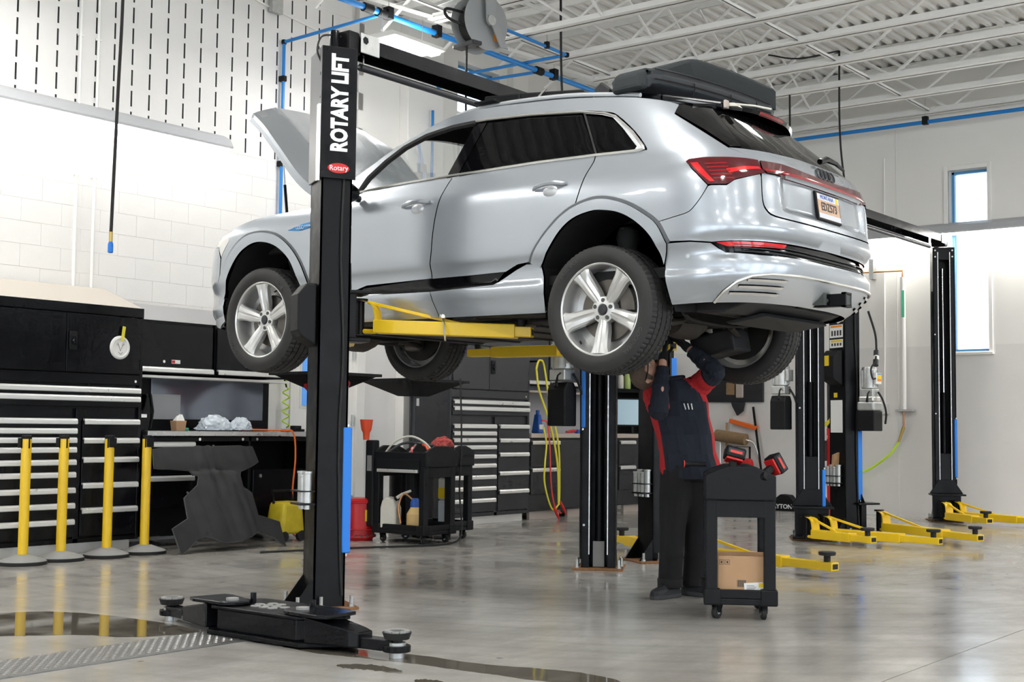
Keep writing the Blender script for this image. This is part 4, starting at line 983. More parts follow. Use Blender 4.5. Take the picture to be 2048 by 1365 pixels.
def beam(lift, org, x0, x1):
    o = Vector(org); m = MB()
    m.box(x0+.2-o.x, x1-.2-o.x, -.10, -.094, 3.505, 3.60); m.box(x0+.2-o.x, x1-.2-o.x, .094, .10, 3.505, 3.60); m.box(x0+.2-o.x, x1-.2-o.x, -.10, .10, 3.594, 3.60)
    b = m.build('overhead_beam', 'black_gloss', lift, bevel=.004)
    for xx, s in ((x0, 1), (x1, -1)):
        m = MB(); m.box(min(xx+s*.13, xx+s*.30)-o.x, max(xx+s*.13, xx+s*.30)-o.x, -.108, -.100, 3.49, 3.62); m.build('end_plate', 'galvanised', b, bevel=.004)
        m = MB(); m.cyl((xx+s*.17-o.x, -.11, 3.575), (xx+s*.17-o.x, .06, 3.575), .026, n=6); m.build('sheave_bolt', 'black_metal', b)
        for yy in (-.07, -.02):
            m = MB(); m.lathe([(.001, -.012), (.05, -.012), (.058, -.012), (.048, 0), (.058, .012), (.001, .012)], 24, (xx+s*.11-o.x, yy, 3.555), axis='y'); m.build('sheave', 'steel', b, smooth=30)
        m = MB(); m.prism([(s*-.0, 3.47), (s*.10, 3.47), (s*.13, 3.55), (s*.09, 3.62), (s*.0, 3.62)], -.09, .09, lambda a, b_, h: (xx+s*.04+a-o.x, h, b_)); m.build('beam_bracket', 'black_metal', b, bevel=.01)
    m = MB(); m.cyl((x0+.21-o.x, -.02, 3.425), (x1-.5-o.x, -.02, 3.425), .024, n=14); m.build('shutoff_bar', 'charcoal', b, smooth=True)
    m = MB(); m.cyl((x0+.15-o.x, -.02, 3.425), (x0+.22-o.x, -.02, 3.425), .012, n=8); m.cyl((x0+.24-o.x, -.02, 3.44), (x0+.24-o.x, -.02, 3.51), .006, n=6); m.build('bar_end', 'steel', b)
    return b
def power_unit(name, label, loc, rz, detail=False, group='lift power units'):
    t = thing(name, label, 'power unit', loc, rz, group)
    if detail:
        MB().box(-.10, .10, -.10, .10, 0, .215).build('reservoir', 'black_plastic', t, bevel=.010); MB().box(-.10, .10, -.10, .10, .215, .315).build('end_casting', 'galvanised', t, bevel=.02); MB().box(-.085, .085, -.085, .085, .315, .37).build('manifold', 'aluminium', t, bevel=.012)
    else:
        m = MB(); m.prism([(-.085, 0), (.085, 0), (.085, .29), (.05, .35), (-.05, .35), (-.085, .29)], -.085, .085, lambda a, b, h: (a, h, b)); m.build('reservoir', 'black_plastic', t, bevel=.012)
    m = MB(); m.box(-.075, .075, -.075, .075, .365, .45); m.build('valve_block', 'galvanised', t, bevel=.008)
    m = MB(); m.lathe([(.07, .45), (.082, .46), (.082, .66), (.075, .685), (.001, .69)], 24); m.build('motor', 'galvanised', t, smooth=30)
    for i in range(8): a = 2*PI*i/8+.2; MB().box(-.004, .004, .078, .094, .47, .65, Matrix.Rotation(a, 4, 'Z')).build('motor_fin', 'galvanised', t)
    m = MB(); m.tube([(-.08, -.04, .42), (-.13, -.05, .40), (-.17, -.06, .31)], [.007, .007, .016], n=8); m.build('release_lever', 'black_plastic', t, smooth=True)
    m = MB(); m.tube(catmull([(.03, -.085, .42), (.05, -.13, .33), (.10, -.14, .20), (.16, -.10, .08)], 5), .011, n=6); m.build('hose', 'rubber', t, smooth=True)
    m = MB(); m.box(-.06, .06, -.112, -.08, .50, .62); m.build('switch_box', 'white_plastic' if detail else 'galvanised', t, bevel=.005)
    if detail:
        MB().box(-.035, .05, -.114, -.112, .56, .60).build('label_patch', 'yellow_label', t); MB().box(-.035, .05, -.114, -.112, .53, .558).build('label_patch', 'orange_label', t); MB().box(-.035, .05, -.114, -.112, .603, .615).build('label_patch', 'pad_blue', t)
        m = MB(); m.tube(catmull([(-.05, -.10, .56), (-.16, -.12, .56), (-.17, -.11, .66), (-.06, -.10, .74), (-.02, -.09, .80)], 6), .010, n=6); m.build('cable', 'rubber', t, smooth=True)
        MB().cyl((-.03, -.09, .70), (.05, -.06, .86), .030, n=14).build('connector', 'charcoal', t); MB().cyl((-.0, -.08, .76), (.02, -.072, .80), .031, n=14).build('connector_band', 'white_plastic', t)
        MB().tube(catmull([(.05, -.06, .86), (.10, -.02, 1.05), (.08, .05, 1.3)], 5), .012, n=6).build('cable', 'rubber', t)
    return t
# ---- lift 1 (raised, carries the car)
o1 = (PW/2, 0, 0)
L1 = thing('two_post_lift', 'black two-post lift with yellow arms holding up the silver car', 'car lift', o1, 0, 'two-post lifts')
c = column(L1, o1, 0, True, blue=(-1, .337, 1.105), rack=((-.16, -.06, .66), 3, math.radians(95)), lockbox=(1.60, 1.99))
# cover with lettering on the near column
mat('cover_grey', (.17, .172, .178), .45, metal=.2); m = MB(); m.box(-.115, -.103, -.152, .15, 2.64, 3.47); cv = m.build('cover_back', 'cover_grey', c, bevel=.003)
m = MB(); m.box(-.115, .11, -.158, -.146, 2.64, 3.47); cv = m.build('cover_panel', 'black_gloss', c, bevel=.003)
m = MB(); m.box(-.135, -.118, -.158, -.12, 2.62, 3.10); m.build('cover_strip', 'aluminium', c, bevel=.002)
mat('letter_white', (.86, .87, .88), .5)
text_obj('lettering', 'ROTARY LIFT', .142, 'letter_white', cv, frame4((.004, -.1595, 3.115), (0, 0, 1), (-1, 0, 0)), ext=.0012, sx=.72, bold=.0065)
m = MB(); m.lathe([(.001, .003), (.055, .003), (.058, 0)], 32, T=frame4((-.0, -.159, 2.705), (1.25, 0, 0), (0, 0, .62)) @ Matrix.Diagonal((1.2, .56, 1, 1))); m.build('logo_oval', 'red_paint', cv)
text_obj('logo_text', 'Rotary', .046, 'letter_white', cv, frame4((-.0, -.1635, 2.705), (1, 0, .03), (-.03, 0, 1)), ext=.0008, sx=.95)
m = MB(); m.cyl((.0, 0, 3.40), (.0, 0, 3.61), .030, n=14); m.lathe([(.033, 3.45), (.033, 3.60), (.028, 3.615), (.001, 3.615)], 12); m.build('post_top', 'black_gloss', c, smooth=30)
m = MB(); m.tube(catmull([(-.11, -.10, 3.38), (-.13, -.08, 3.46), (-.09, -.04, 3.56), (.02, .0, 3.585), (.1, .02, 3.58)], 6), .006, n=6); m.build('hose', 'rubber', c)
for (zz, hh) in ((3.30, .012), (3.15, .008), (2.72, .008)): MB().cyl((-.116, -.12, zz), (-.1165, -.12, zz), hh, n=10).build('hole', 'slot_dark', c)
column(L1, o1, PW, False, blue=(-1, 1.12, 1.60))
carriage(L1, o1, 0, True, 1.66, yw=.11, xw=.24); carriage(L1, o1, PW, False, 1.66, yw=.12, xw=.24)
arm(L1, o1, (.45, .03), (.88, -.93), 1.806, zend=1.764, frac=.90)
arm(L1, o1, (.36, .20), (.86, .72), 1.75, gooseneck=False)
arm(L1, o1, (PW-.52, .02), (PW-.63, .84), 1.755, gooseneck=False, frac=.72, w=.12, h=.085); arm(L1, o1, (PW-.40, -.15), (PW-.62, -1.05), 1.76)
beam(L1, o1, 0, PW)
for (x_, y_) in ((.80, -.80), (2.20, -.85)): pass
# ---- lift 2 and 3 (lowered)
o2 = (CX[2]+PW/2, 0, 0)
L2 = thing('two_post_lift', 'lowered two-post lift behind the mechanic with arms on the floor', 'car lift', o2, 0, 'two-post lifts')
column(L2, o2, CX[2], True, rack=((-.15, -.04, .60), 4, math.radians(95)), blue=(-1, 1.50, 1.72)); column(L2, o2, CX[3], False, blue=(1, .30, .72))
carriage(L2, o2, CX[2], True, .05); carriage(L2, o2, CX[3], False, .05)
arm(L2, o2, (CX[2]+.12, -.35), (3.66, -1.72), .135); arm(L2, o2, (CX[2]+.4, .3), (CX[2]+.8, .9), .135)
arm(L2, o2, (6.52, -.22), (6.27, -.94), .135); arm(L2, o2, (6.78, -.30), (6.58, -1.47), .135)
beam(L2, o2, CX[2], CX[3])
o3 = (CX[4]+PW/2, 0, 0)
L3 = thing('two_post_lift', 'lowered two-post lift beside the tall narrow window', 'car lift', o3, 0, 'two-post lifts')
c5 = column(L3, o3, CX[4], True, rack=((-.16, -.02, .58), 4, math.radians(95)), blue=(-1, .38, 1.12), lockbox=(1.60, 1.99)); column(L3, o3, CX[5], False, blue=(1, .55, 1.28))
carriage(L3, o3, CX[4], True, .05); carriage(L3, o3, CX[5], False, .05)
arm(L3, o3, (CX[4]+.22, -.36), (7.25, -1.62), .135); arm(L3, o3, (CX[4]+.5, .25), (CX[4]+.9, .8), .135)
arm(L3, o3, (10.36, -.20), (9.86, -.86), .135); arm(L3, o3, (10.62, -.28), (10.2, -1.45), .135)
beam(L3, o3, CX[4], CX[5])
# stickers on lift 3's near column
m = MB(); m.box(-.108, -.104, -.11, .11, 1.62, 1.70)
for i, (z0, hh) in enumerate(((2.30, .20), (2.13, .14), (2.02, .09))):
    m = MB(); m.box(-.1045, -.1025, -.115 if i else -.125, .12, z0, z0+hh); pp = m.build('decal', 'white_paper', c5)
    MB().box(-.1055, -.1045, -.10, .10, z0+hh-.03, z0+hh-.008).build('decal_band', 'yellow_label' if i != 1 else 'orange_label', c5)
    for k in range(4): MB().box(-.1052, -.1045, -.09+.05*k, -.06+.05*k, z0+.02, z0+hh*.55).build('decal_icon', 'charcoal', c5)
MB().box(-.1045, -.1025, -.10, .11, 1.10, 1.45).build('decal', 'white_paper', c5); MB().box(-.229, -.225, -.03, .07, 1.82, 1.93).build('decal', 'yellow_label', c5); MB().box(-.106, -.102, -.01, .05, 1.48, 1.53).build('decal', 'yellow_label', c5)
m = MB(); m.hexa([(-.17, -.02, .70), (-.09, -.02, .70), (-.09, .02, .70), (-.17, .02, .70)], [(-.17, -.04, .86), (-.09, -.04, .89), (-.09, .0, .89), (-.17, .0, .86)]); wb = m.build('wood_block', 'wood', None, bevel=.004); wb.location = (CX[4], 0, 0); wb.rotation_euler = (0, 0, math.radians(-30)); tag(wb, 'wooden block stuck in the adapter rack of the right-hand lift', 'wood block')
power_unit('lift_power_unit', 'hydraulic power unit with black tank left of the blue-edged far post', (2.78, .20, 1.13), math.radians(0))
power_unit('lift_power_unit', 'hydraulic power unit hanging between the far rear tyre and the bare wall', (6.72, .24, 1.125), 0)
power_unit('lift_power_unit', 'hydraulic power unit with orange and yellow labels on the right-hand lift', (7.77, -.28, 1.12), math.radians(-5), detail=True)
# ---- in-ground lift: bolster with two swing arms, tread-plate cover
IG = thing('inground_lift', 'black in-ground lift bolster with two swing arms on the floor', 'car lift', (-1.0, -.70, 0))
IG.scale = (1, 1, 1.16)
def oct_(x0, x1, y0, y1, c_): return [(x0+c_, y0), (x1-c_, y0), (x1, y0+c_), (x1, y1-c_), (x1-c_, y1), (x0+c_, y1), (x0, y1-c_), (x0, y0+c_)]
P_ = lambda a, b, h: (a, b, h)
m = MB(); m.prism(oct_(-.20, .22, -.56, .54, .20), .008, .028, P_); m.build('lower_plate', 'black_metal', IG, bevel=.004)
m = MB(); m.prism(oct_(-.165, .18, -.44, .44, .14), .028, .122, P_); m.build('bolster', 'black_gloss', IG, bevel=.006)
m = MB(); m.prism(oct_(-.19, .20, -.50, .50, .18), .122, .136, P_); tp = m.build('top_plate', 'black_metal', IG, bevel=.004)
DOT = MB().cyl((0, 0, 0), (0, 0, .004), .027, n=16).mesh('rubber_button', 'concrete_grey')
for i, (dx, dy) in enumerate(((-.06, .12), (-.06, .055), (-.06, -.01), (0, .155), (0, .09), (0, .025), (0, -.04), (.06, .12), (.06, .055))): link('rubber_button', DOT, tp, (dx, dy+.0, .136))
def igarm(py, tip, s):
    P0 = Vector((-.09, py, .0)); P1 = Vector((*tip, 0)); d = (P1-P0).normalized(); n_ = Vector((-d.y, d.x, 0)); Lg = (P1-P0).length; Zv = lambda h: Vector((0, 0, h))
    top = [(math.cos(PI/2+PI*i/13)*.095, math.sin(PI/2+PI*i/13)*.095) for i in range(14)] + [(.20, -.125), (.26, -.11), (.26, .11), (.20, .125)]
    m = MB(); m.prism(top, .140, .156, lambda a, b, h: tuple(P0+d*a+n_*b+Zv(h))); ar = m.build('swing_arm', 'black_gloss', IG, bevel=.004)
    m = MB(); m.prism([(.10, -.10), (Lg*.60, -.072), (Lg*.68, -.055), (Lg*.68, .055), (Lg*.60, .072), (.10, .10)], .028, .14, lambda a, b, h: tuple(P0+d*a+n_*b+Zv(h if h < .1 else .140-.055*max(0, (a-.10))/(Lg*.58)))); m.build('arm_box', 'black_gloss', ar, bevel=.006)
    m = MB(); m.box(0, 1, -.042, .042, .026, .072, Matrix(((d.x*(Lg*.4), n_.x, 0, P0.x+d.x*Lg*.6), (d.y*(Lg*.4), n_.y, 0, P0.y+d.y*Lg*.6), (0, 0, 1, 0), (0, 0, 0, 1)))); m.build('arm_slide', 'black_gloss', ar, bevel=.004)
    m = MB(); m.cyl(P1+Zv(.026), P1+Zv(.052), .068, n=24); m.build('pad_seat', 'black_metal', ar, bevel=.003)
    m = MB(); m.cyl(P1+Zv(.0), P1+Zv(.026), .036, n=20); m.cyl(P1+Zv(.052), P1+Zv(.064), .044, n=20); m.build('pad_screw', 'galvanised', ar, smooth=30)
    m = MB(); m.cyl(P1+Zv(.064), P1+Zv(.080), .028, n=16); m.cyl(P1+Zv(.078), P1+Zv(.106), .060, .072, n=24); m.build('lift_pad', 'rubber', ar, smooth=30)
    for i in range(10): a = 2*PI*i/10; MB().box(-.012, .012, -.016, .016, .106, .113, Matrix.Translation(P1+Vector((.048*math.cos(a), .048*math.sin(a), 0))) @ Matrix.Rotation(a, 4, 'Z')).build('pad_lug', 'concrete_grey', ar)
    m = MB(); m.cyl(P0+Zv(.03), P0+Zv(.16), .026, n=16); m.build('pivot_pin', 'wood', ar, smooth=30)
    m = MB(); m.cyl(P0+Zv(.156), P0+Zv(.166), .034, n=12); m.build('pivot_nut', 'concrete_grey', ar)
    m = MB(); m.cyl(P0+Zv(.030), P0+Zv(.054), .070, n=8); m.build('gear', 'galvanised', ar)
    MB().cyl(P0-n_*(.11*s)-d*.03+Zv(.13), P0-n_*(.11*s)-d*.03+Zv(.185), .016, n=12).build('stop_pin', 'black_gloss', ar)
igarm(.27, (.02, .92), 1); igarm(-.27, (-.04, -.875), -1)
tp_ = MB(); tp_.box(-4.5, -1.15, -.66, -.27, -.02, .006); tread = tp_.build('tread_plate', 'tread', None, bevel=.002); tag(tread, 'steel tread plate strip let into the floor at lower left', 'floor plate')
lug = MB()
for i in range(62):
    for j in range(12):
        x = -2.62+.0255*i; y = -.605+.0285*j
        if x > -1.10: continue
        a = math.radians(45 if (i+j) % 2 else -45); d = Vector((math.cos(a), math.sin(a), 0))*.011; n_ = Vector((-d.y, d.x, 0))*.32; c0 = Vector((x, y, .006))
        lug.add([c0-d, c0+n_, c0+d, c0-n_, c0+Vector((0, 0, .003))], [(0, 1, 4), (1, 2, 4), (2, 3, 4), (3, 0, 4)])
lo = lug.build('tread_lugs', 'tread_lug', tread, fix=False); lo['kind'] = 'stuff'
# ================================================================= TOOL CABINETS AND BENCHES
def pull(parent, x0, x1, y, z, name='pull'):
    m = MB(); m.prism([(0, 0), (-.022, -.004), (-.030, -.018), (-.030, -.044), (-.024, -.050), (-.020, -.044), (-.020, -.020), (0, -.014)], x0, x1, lambda a, b, h: (h, y+a, z+b)); return m.build(name, 'alu_trim', parent)
def tool_cabinet(label, X0, Y0, mt='black_gloss', slope=None, depth=.62, W_=1.48, top=2.15, drop=(), lockside=True):
    t = thing('tool_cabinet', label, 'tool cabinet', (X0, Y0, 0), 0, 'tall tool cabinets')
    m = MB(); m.box(0, W_, .03, depth, .09, top); m.box(0, W_, 0, .03, top-.085, top); m.box(0, .028, 0, .03, .09, top-.085); m.box(W_-.03, W_, 0, .03, .09, top-.085); m.box(.81, .865, 0, .03, .09, 1.24); m.box(.028, W_-.03, .0, .03, 1.455, 1.548); m.box(.028, W_-.03, 0, .03, .09, .13)
    m.build('body', mt, t, bevel=.004)
    MB().box(.03, W_-.05, .06, .10, .0, .09).build('kick_plate', 'alu_trim', t)
    for i, (a, b) in enumerate(((.032, .678), (.684, W_-.034))):
        d = MB().box(a, b, -.016, .012, 1.552, top-.092).build('door', mt, t, bevel=.006)
        if i:
            h = MB(); h.box(a+.020, a+.095, -.032, -.016, 1.74, 1.90); h.build('lock_plate', 'black_plastic', d, bevel=.006)
            h = MB(); h.lathe([(.024, 0), (.020, .02), (.001, .022)], 16, (a+.057, -.032, 1.815), axis='y', T=Matrix.Diagonal((1, -1, 1, 1))); h.box(a+.045, a+.069, -.056, -.036, 1.785, 1.855); h.build('lock_handle', 'black_gloss', d, bevel=.006)
        MB().cyl((b-.005 if i else a+.005, -.02, 1.60), (b-.005 if i else a+.005, -.02, 1.68), .008, n=8).build('hinge', mt, d)
    def drawers(x0, x1, tops, bottom):
        for k, z in enumerate(tops):
            zb = tops[k+1] if k+1 < len(tops) else bottom
            pulled = .0
            d = MB().box(x0, x1, -.012-pulled, .02, zb+.008, z-.012).build('drawer', mt, t, bevel=.004)
            pull(d, x0+.004, x1-.004, -.012-pulled, z+.006)
    drawers(.034, W_-.036, [1.425, 1.350], 1.25)
    drawers(.034, .806, [1.148, 1.066, .988, .906, .800, .694, .561, .431, .294], .135)
    drawers(.869, W_-.036, [1.148, .984, .818, .597, .383], .135)
    MB().cyl((W_-.075, -.004, 1.490), (W_-.075, .002, 1.490), .012, n=12).build('lock', 'chrome', t)
    if slope:
        m = MB(); m.prism([(.02, top), (depth, top), (depth, top+.215)], .0, W_, lambda a, b, h: (h, a, b)); m.build('sloped_top', slope, t)
    return t
mat('cream_panel', (.40, .365, .32), .4); mat('grey_panel', (.27, .27, .275), .5)
tool_cabinet('tall black tool cabinet behind the yellow posts with taped paper lid', .06, 3.95, slope='cream_panel')
tool_cabinet('charcoal tool cabinet behind the utility carts under the car', 5.53, 3.72, mt='charcoal')
# lid taped to the door
t = thing('paper_lid', 'white round container lid taped to black cabinet door', 'lid', (1.276, 3.932, 1.784))
m = MB(); m.lathe([(.001, -.010), (.075, -.010), (.082, -.016), (.098, -.012), (.105, -.002), (.100, .0)], 36, axis='y'); m.build('lid', 'white_plastic', t, smooth=40)
m = MB(); m.box(-.016, .016, -.024, -.022, .06, .19, Matrix.Rotation(math.radians(8), 4, 'Y')); m.build('tape', 'hose_yellow', t)
m = MB()
for pts in ([(-.03, .045), (-.01, .0), (.0, -.03), (.012, .0), (.03, .045)], [(-.02, -.04), (0, -.06), (.022, -.04)], [(-.04, .03), (-.015, .02)], [(.04, .03), (.015, .02)]): m.tube([(a, -.0112, b) for a, b in pts], .0016, n=4)
m.build('doodle', 'charcoal', t)
# ---- left bench
B1 = thing('workbench', 'black workbench with steel top between tall cabinet and near lift post', 'workbench', (1.58, 3.90, 0), 0, 'workbenches')
m = MB(); m.box(0, 2.05, 0, .68, 1.005, 1.052); m.build('worktop', 'steel', B1, bevel=.004)
m = MB(); m.box(.02, .56, .06, .66, .10, 1.0); m.box(1.22, 1.25, .05, .66, .05, 1.0); m.box(1.25, 2.03, .40, .66, .05, 1.0); m.box(1.98, 2.03, .05, .66, .05, 1.0); m.box(.56, 1.22, .5, .66, .05, 1.0); m.box(.02, 2.03, .05, .10, .955, 1.0); m.build('base', 'black_metal', B1, bevel=.004)
for z in (.95, .64):
    d = MB().box(.03, .55, .045, .07, z-.29, z).build('drawer', 'black_gloss', B1, bevel=.004); pull(d, .03, .55, .045, z+.004)
d = MB().box(1.27, 1.97, .035, .06, .10, .68).build('door', 'black_gloss', B1, bevel=.004); MB().cyl((1.36, .03, .62), (1.36, .036, .62), .018, n=12).build('lock', 'chrome', d)
for x in (.62, 1.14, 1.32): MB().cyl((x, .044, .975), (x, .05, .975), .014, n=12).build('rivet', 'chrome', B1)
mat('splash_grey', (.20, .22, .27), .12, metal=.5); mat('splash_pale', (.46, .47, .48), .3)
m = MB(); m.box(.02, 1.95, .60, .66, 1.05, 1.58); m.build('back_panel', 'black_metal', B1)
m = MB(); m.box(.46, 1.86, .585, .60, 1.16, 1.545); m.build('splash_panel', 'splash_grey', B1, bevel=.003)
m = MB(); m.box(.46, .80, .575, .586, 1.16, 1.40); m.build('splash_card', 'splash_pale', B1)
UC = thing('overhead_cabinet', 'black wall cabinets with silver lift handles above the steel bench', 'cabinet', (1.60, 4.22, 0))
for i, (a, b) in enumerate(((0, .96), (.99, 1.92))):
    bo = MB().box(a, b, .02, .36, 1.585, 2.085).build('body', 'black_metal', UC, bevel=.004)
    d = MB().box(a+.012, b-.012, -.004, .02, 1.60, 2.055).build('door', 'black_gloss', UC, bevel=.005); pull(d, a+.014, b-.014, -.004, 1.648, 'handle')
    MB().cyl((a+.37, -.012, 1.70), (a+.37, -.004, 1.70), .014, n=12).build('lock', 'chrome', d)
    MB().box(a+.46, a+.56, -.0055, -.0045, 1.685, 1.72).build('sticker', 'white_paper', d); MB().box(a+.462, a+.50, -.0062, -.0055, 1.69, 1.715).build('sticker_logo', 'red_paint', d)
MB().box(0, 1.95, -.01, .36, 1.545, 1.568).build('light_rail', 'alu_trim', UC)
m = MB(); m.prism([(.02, 2.085), (.37, 2.085), (.37, 2.26)], 0, 1.92, lambda a, b, h: (h, a, b)); m.build('sloped_top', 'grey_panel', UC)
# ---- far bench
B2 = thing('workbench', 'charcoal workbench with wood-toned top beside the far lift post', 'workbench', (7.03, 3.72, 0), 0, 'workbenches')
mat('top_tan', (.46, .40, .35), .5)
m = MB(); m.box(0, 3.3, -.02, .66, .995, 1.05); m.build('worktop', 'top_tan', B2, bevel=.004)
m = MB(); m.box(.0, 3.28, .03, .66, .10, .99); m.build('base', 'charcoal', B2, bevel=.004)
for x in (.1, .9, 2.2): MB().box(x, x+.62, .08, .12, 0, .10).build('kick_plate', 'top_tan', B2)
for (x0, x1) in ((.03, .60), (1.98, 2.35)):
    for z in (.962, .628):
        d = MB().box(x0, x1, .005, .035, z-.32, z-.004).build('drawer', 'charcoal', B2, bevel=.004); pull(d, x0, x1, .005, z)
for (x0, x1) in ((.64, 1.28), (1.31, 1.94)):
    d = MB().box(x0, x1, .008, .035, .12, .962).build('door', 'charcoal', B2, bevel=.004); MB().cyl((x1-.06, .0, .56), (x1-.06, .01, .56), .02, n=12).build('lock', 'chrome', d)
UD = thing('overhead_cabinet', 'charcoal wall cabinets above the far bench with cable hook', 'cabinet', (7.03, 3.98, 0))
for i, (a, b) in enumerate(((0, .72), (.74, 1.46), (1.48, 2.0))):
    MB().box(a, b, .02, .40, 1.66, 2.30).build('body', 'charcoal', UD, bevel=.004); d = MB().box(a+.01, b-.01, -.004, .02, 1.68, 2.28).build('door', 'charcoal', UD, bevel=.004); pull(d, a+.012, b-.012, -.004, 1.712, 'handle')
MB().box(0, 2.0, -.01, .4, 1.56, 1.585).build('light_rail', 'top_tan', UD)
mat('peg_grey', (.36, .36, .37), .6)
m = MB(); m.box(0, 2.0, .38, .42, 1.05, 1.66); m.build('back_panel', 'peg_grey', UD)
for (x, z) in ((.35, 1.35), (.5, 1.30), (.62, 1.38)): MB().box(x, x+.07, .36, .38, z, z+.12).build('outlet', 'charcoal' if x < .4 else 'top_tan', UD, bevel=.004)
SH = thing('storage_rack', 'dark storage rack holding bottles and monitor right of the far post', 'rack', (9.35, 4.0, 0))
m = MB(); m.box(0, 1.2, .30, .56, 1.05, 2.35); m.build('back', 'navy_paint' if 'navy_paint' in M else 'black_metal', SH)
for z in (1.62, 2.3): MB().box(0, 1.2, .0, .56, z, z+.05).build('shelf', 'black_metal', SH, bevel=.004)
for x in (0, 1.17): MB().box(x, x+.03, 0, .56, 1.05, 2.35).build('side', 'black_metal', SH)
mon = thing('monitor', 'small computer monitor with pale screen on the far bench', 'monitor', (9.86, 4.06, 1.05), math.radians(-38))
MB().box(-.26, .26, -.02, .02, .10, .50).build('casing', 'black_plastic', mon, bevel=.008); MB().box(-.235, .235, -.024, -.0205, .125, .475).build('display', 'screen', mon); MB().box(-.09, .09, -.06, .08, 0, .012).build('foot', 'black_plastic', mon, bevel=.004); MB().box(-.02, .02, .0, .03, .01, .14).build('neck', 'black_plastic', mon)
for i, (x, cap, bodym, lab) in enumerate(((9.62, 'red_paint', 'jug_white', 'white spray bottle with red cap on the dark rack'), (9.80, 'white_plastic', 'lime_bottle', 'green bottle with white cap on the dark rack'))):
    if 'lime_bottle' not in M: mat('lime_bottle', (.42, .55, .18), .4)
    t = thing('bottle', lab, 'bottle', (x, 4.12, 1.67)); MB().lathe([(.045, 0), (.05, .01), (.05, .17), (.025, .215), (.02, .22), (.02, .235)], 18).build('body', bodym, t, smooth=40); MB().lathe([(.024, .232), (.024, .262), (.001, .265)], 14).build('cap', cap, t, smooth=40)
# ---- things on the left bench
t = thing('engine_cover', 'glossy black engine cover standing on bench against tall cabinet', 'car part', (1.66, 4.18, 1.052))
m = MB(); m.prism([(-.05, 0), (.06, 0), (.09, .12), (.07, .30), (.03, .34), (.01, .24), (-.02, .18), (-.06, .20)], -.10, .10, lambda a, b, h: (a, h, b)); m.build('shell', 'black_gloss', t, bevel=.012); MB().box(-.03, .03, -.108, -.098, .12, .15).build('clip', 'chrome', t); MB().tube([(.08, -.1, .02), (.10, -.1, .18), (.07, -.1, .33)], .012).build('rim', 'black_plastic', t, smooth=True)
t = thing('cardboard_tub', 'small brown tub with white napkin on the steel bench', 'tub', (2.02, 4.04, 1.052))
MB().hexa([(-.05, -.04, 0), (.05, -.04, 0), (.05, .04, 0), (-.05, .04, 0)], [(-.06, -.048, .095), (.06, -.048, .095), (.06, .048, .095), (-.06, .048, .095)]).build('tub', 'cardboard', t, bevel=.004)
m = MB()
for i in range(5): a = i*1.3; m.hexa([(-.05, -.04, .08), (.05, -.04, .08), (.05, .04, .08), (-.05, .04, .08)], [(-.02+.02*math.cos(a), -.02, .11+.01*i), (.02+.03*math.cos(a), -.015, .12+.008*i), (.02, .02+.01*math.sin(a), .115+.01*i), (-.03, .02, .11)])
m.build('napkin', 'white_paper', t)
MB().box(.075, .135, -.03, .02, 0, .03, Matrix.Rotation(.3, 4, 'Z')).build('wipe', 'teal_wipe' if 'teal_wipe' in M else 'green_label', t, bevel=.01)
def crumple(name, label, loc, sx, sy, sz, n, mt):
    m = MB(); rnd = random.Random(hash(name) % 1000 + int(loc[0]*100)); bm = bmesh.new(); bmesh.ops.create_icosphere(bm, subdivisions=4, radius=1)
    for v in bm.verts:
        k = 1
        for f in (3, 7, 13): k += .16/f**.35*math.sin(f*v.co.x*1.7+loc[0]*9)*math.sin(f*v.co.y*1.9+f)*math.cos(f*v.co.z*2.1)
        v.co = Vector((v.co.x*sx*k, v.co.y*sy*k, max(-.1, v.co.z)*sz*k))
    me = bpy.data.meshes.new(name); bm.to_mesh(me); bm.free(); me.materials.append(M[mt]); o = link(name, me, None, loc); tag(o, label, 'bag', 'plastic bags on the bench'); return o
crumple('plastic_bag', 'crumpled clear plastic bag with blue print on the steel bench', (2.50, 4.10, 1.075), .19, .11, .13, 5, 'bag_clear')
crumple('plastic_bag', 'smaller crumpled white plastic bag right of the blue-printed one', (2.80, 4.08, 1.075), .12, .09, .11, 5, 'bag_clear')
t = thing('caliper_tool', 'flat black hand tool lying at the right end of steel bench', 'hand tool', (3.46, 4.05, 1.052), .15)
MB().box(-.16, .16, -.03, .03, 0, .025).build('blade', 'black_plastic', t, bevel=.005); MB().box(.0, .10, -.035, .035, .02, .06).build('head', 'black_plastic', t, bevel=.006)
# ---- stanchions
def stanchion(x, y, lab, tw):
    t = thing('barrier_post', lab, 'barrier post', (x, y, 0), tw, 'yellow belt barrier posts')
    MB().lathe([(.178, .0), (.182, .006), (.182, .028), (.174, .034), (.10, .062), (.055, .078), (.001, .08)], 40).build('base', 'concrete_grey', t, smooth=25)
    MB().lathe([(.183, .0), (.187, .006), (.187, .024), (.183, .028)], 40).build('rubber_ring', 'rubber', t, smooth=25)
    MB().lathe([(.039, .076), (.039, .99), (.001, .99)], 28).build('post', 'post_yellow', t, smooth=30)
    MB().lathe([(.0405, .985), (.0405, 1.008), (.034, 1.016), (.001, 1.016)], 28).build('top_cap', 'black_plastic', t, smooth=30)
    for k in range(4):
        a = PI/2*k; T = Matrix.Rotation(a, 4, 'Z')
        MB().box(.036, .0415, -.006, .006, .91, .99, T).build('belt_slot', 'black_plastic', t)
    MB().box(.036, .062, -.030, .030, .915, .992, Matrix.Rotation(2.45, 4, 'Z')).build('belt_cassette', 'black_plastic', t, bevel=.004)
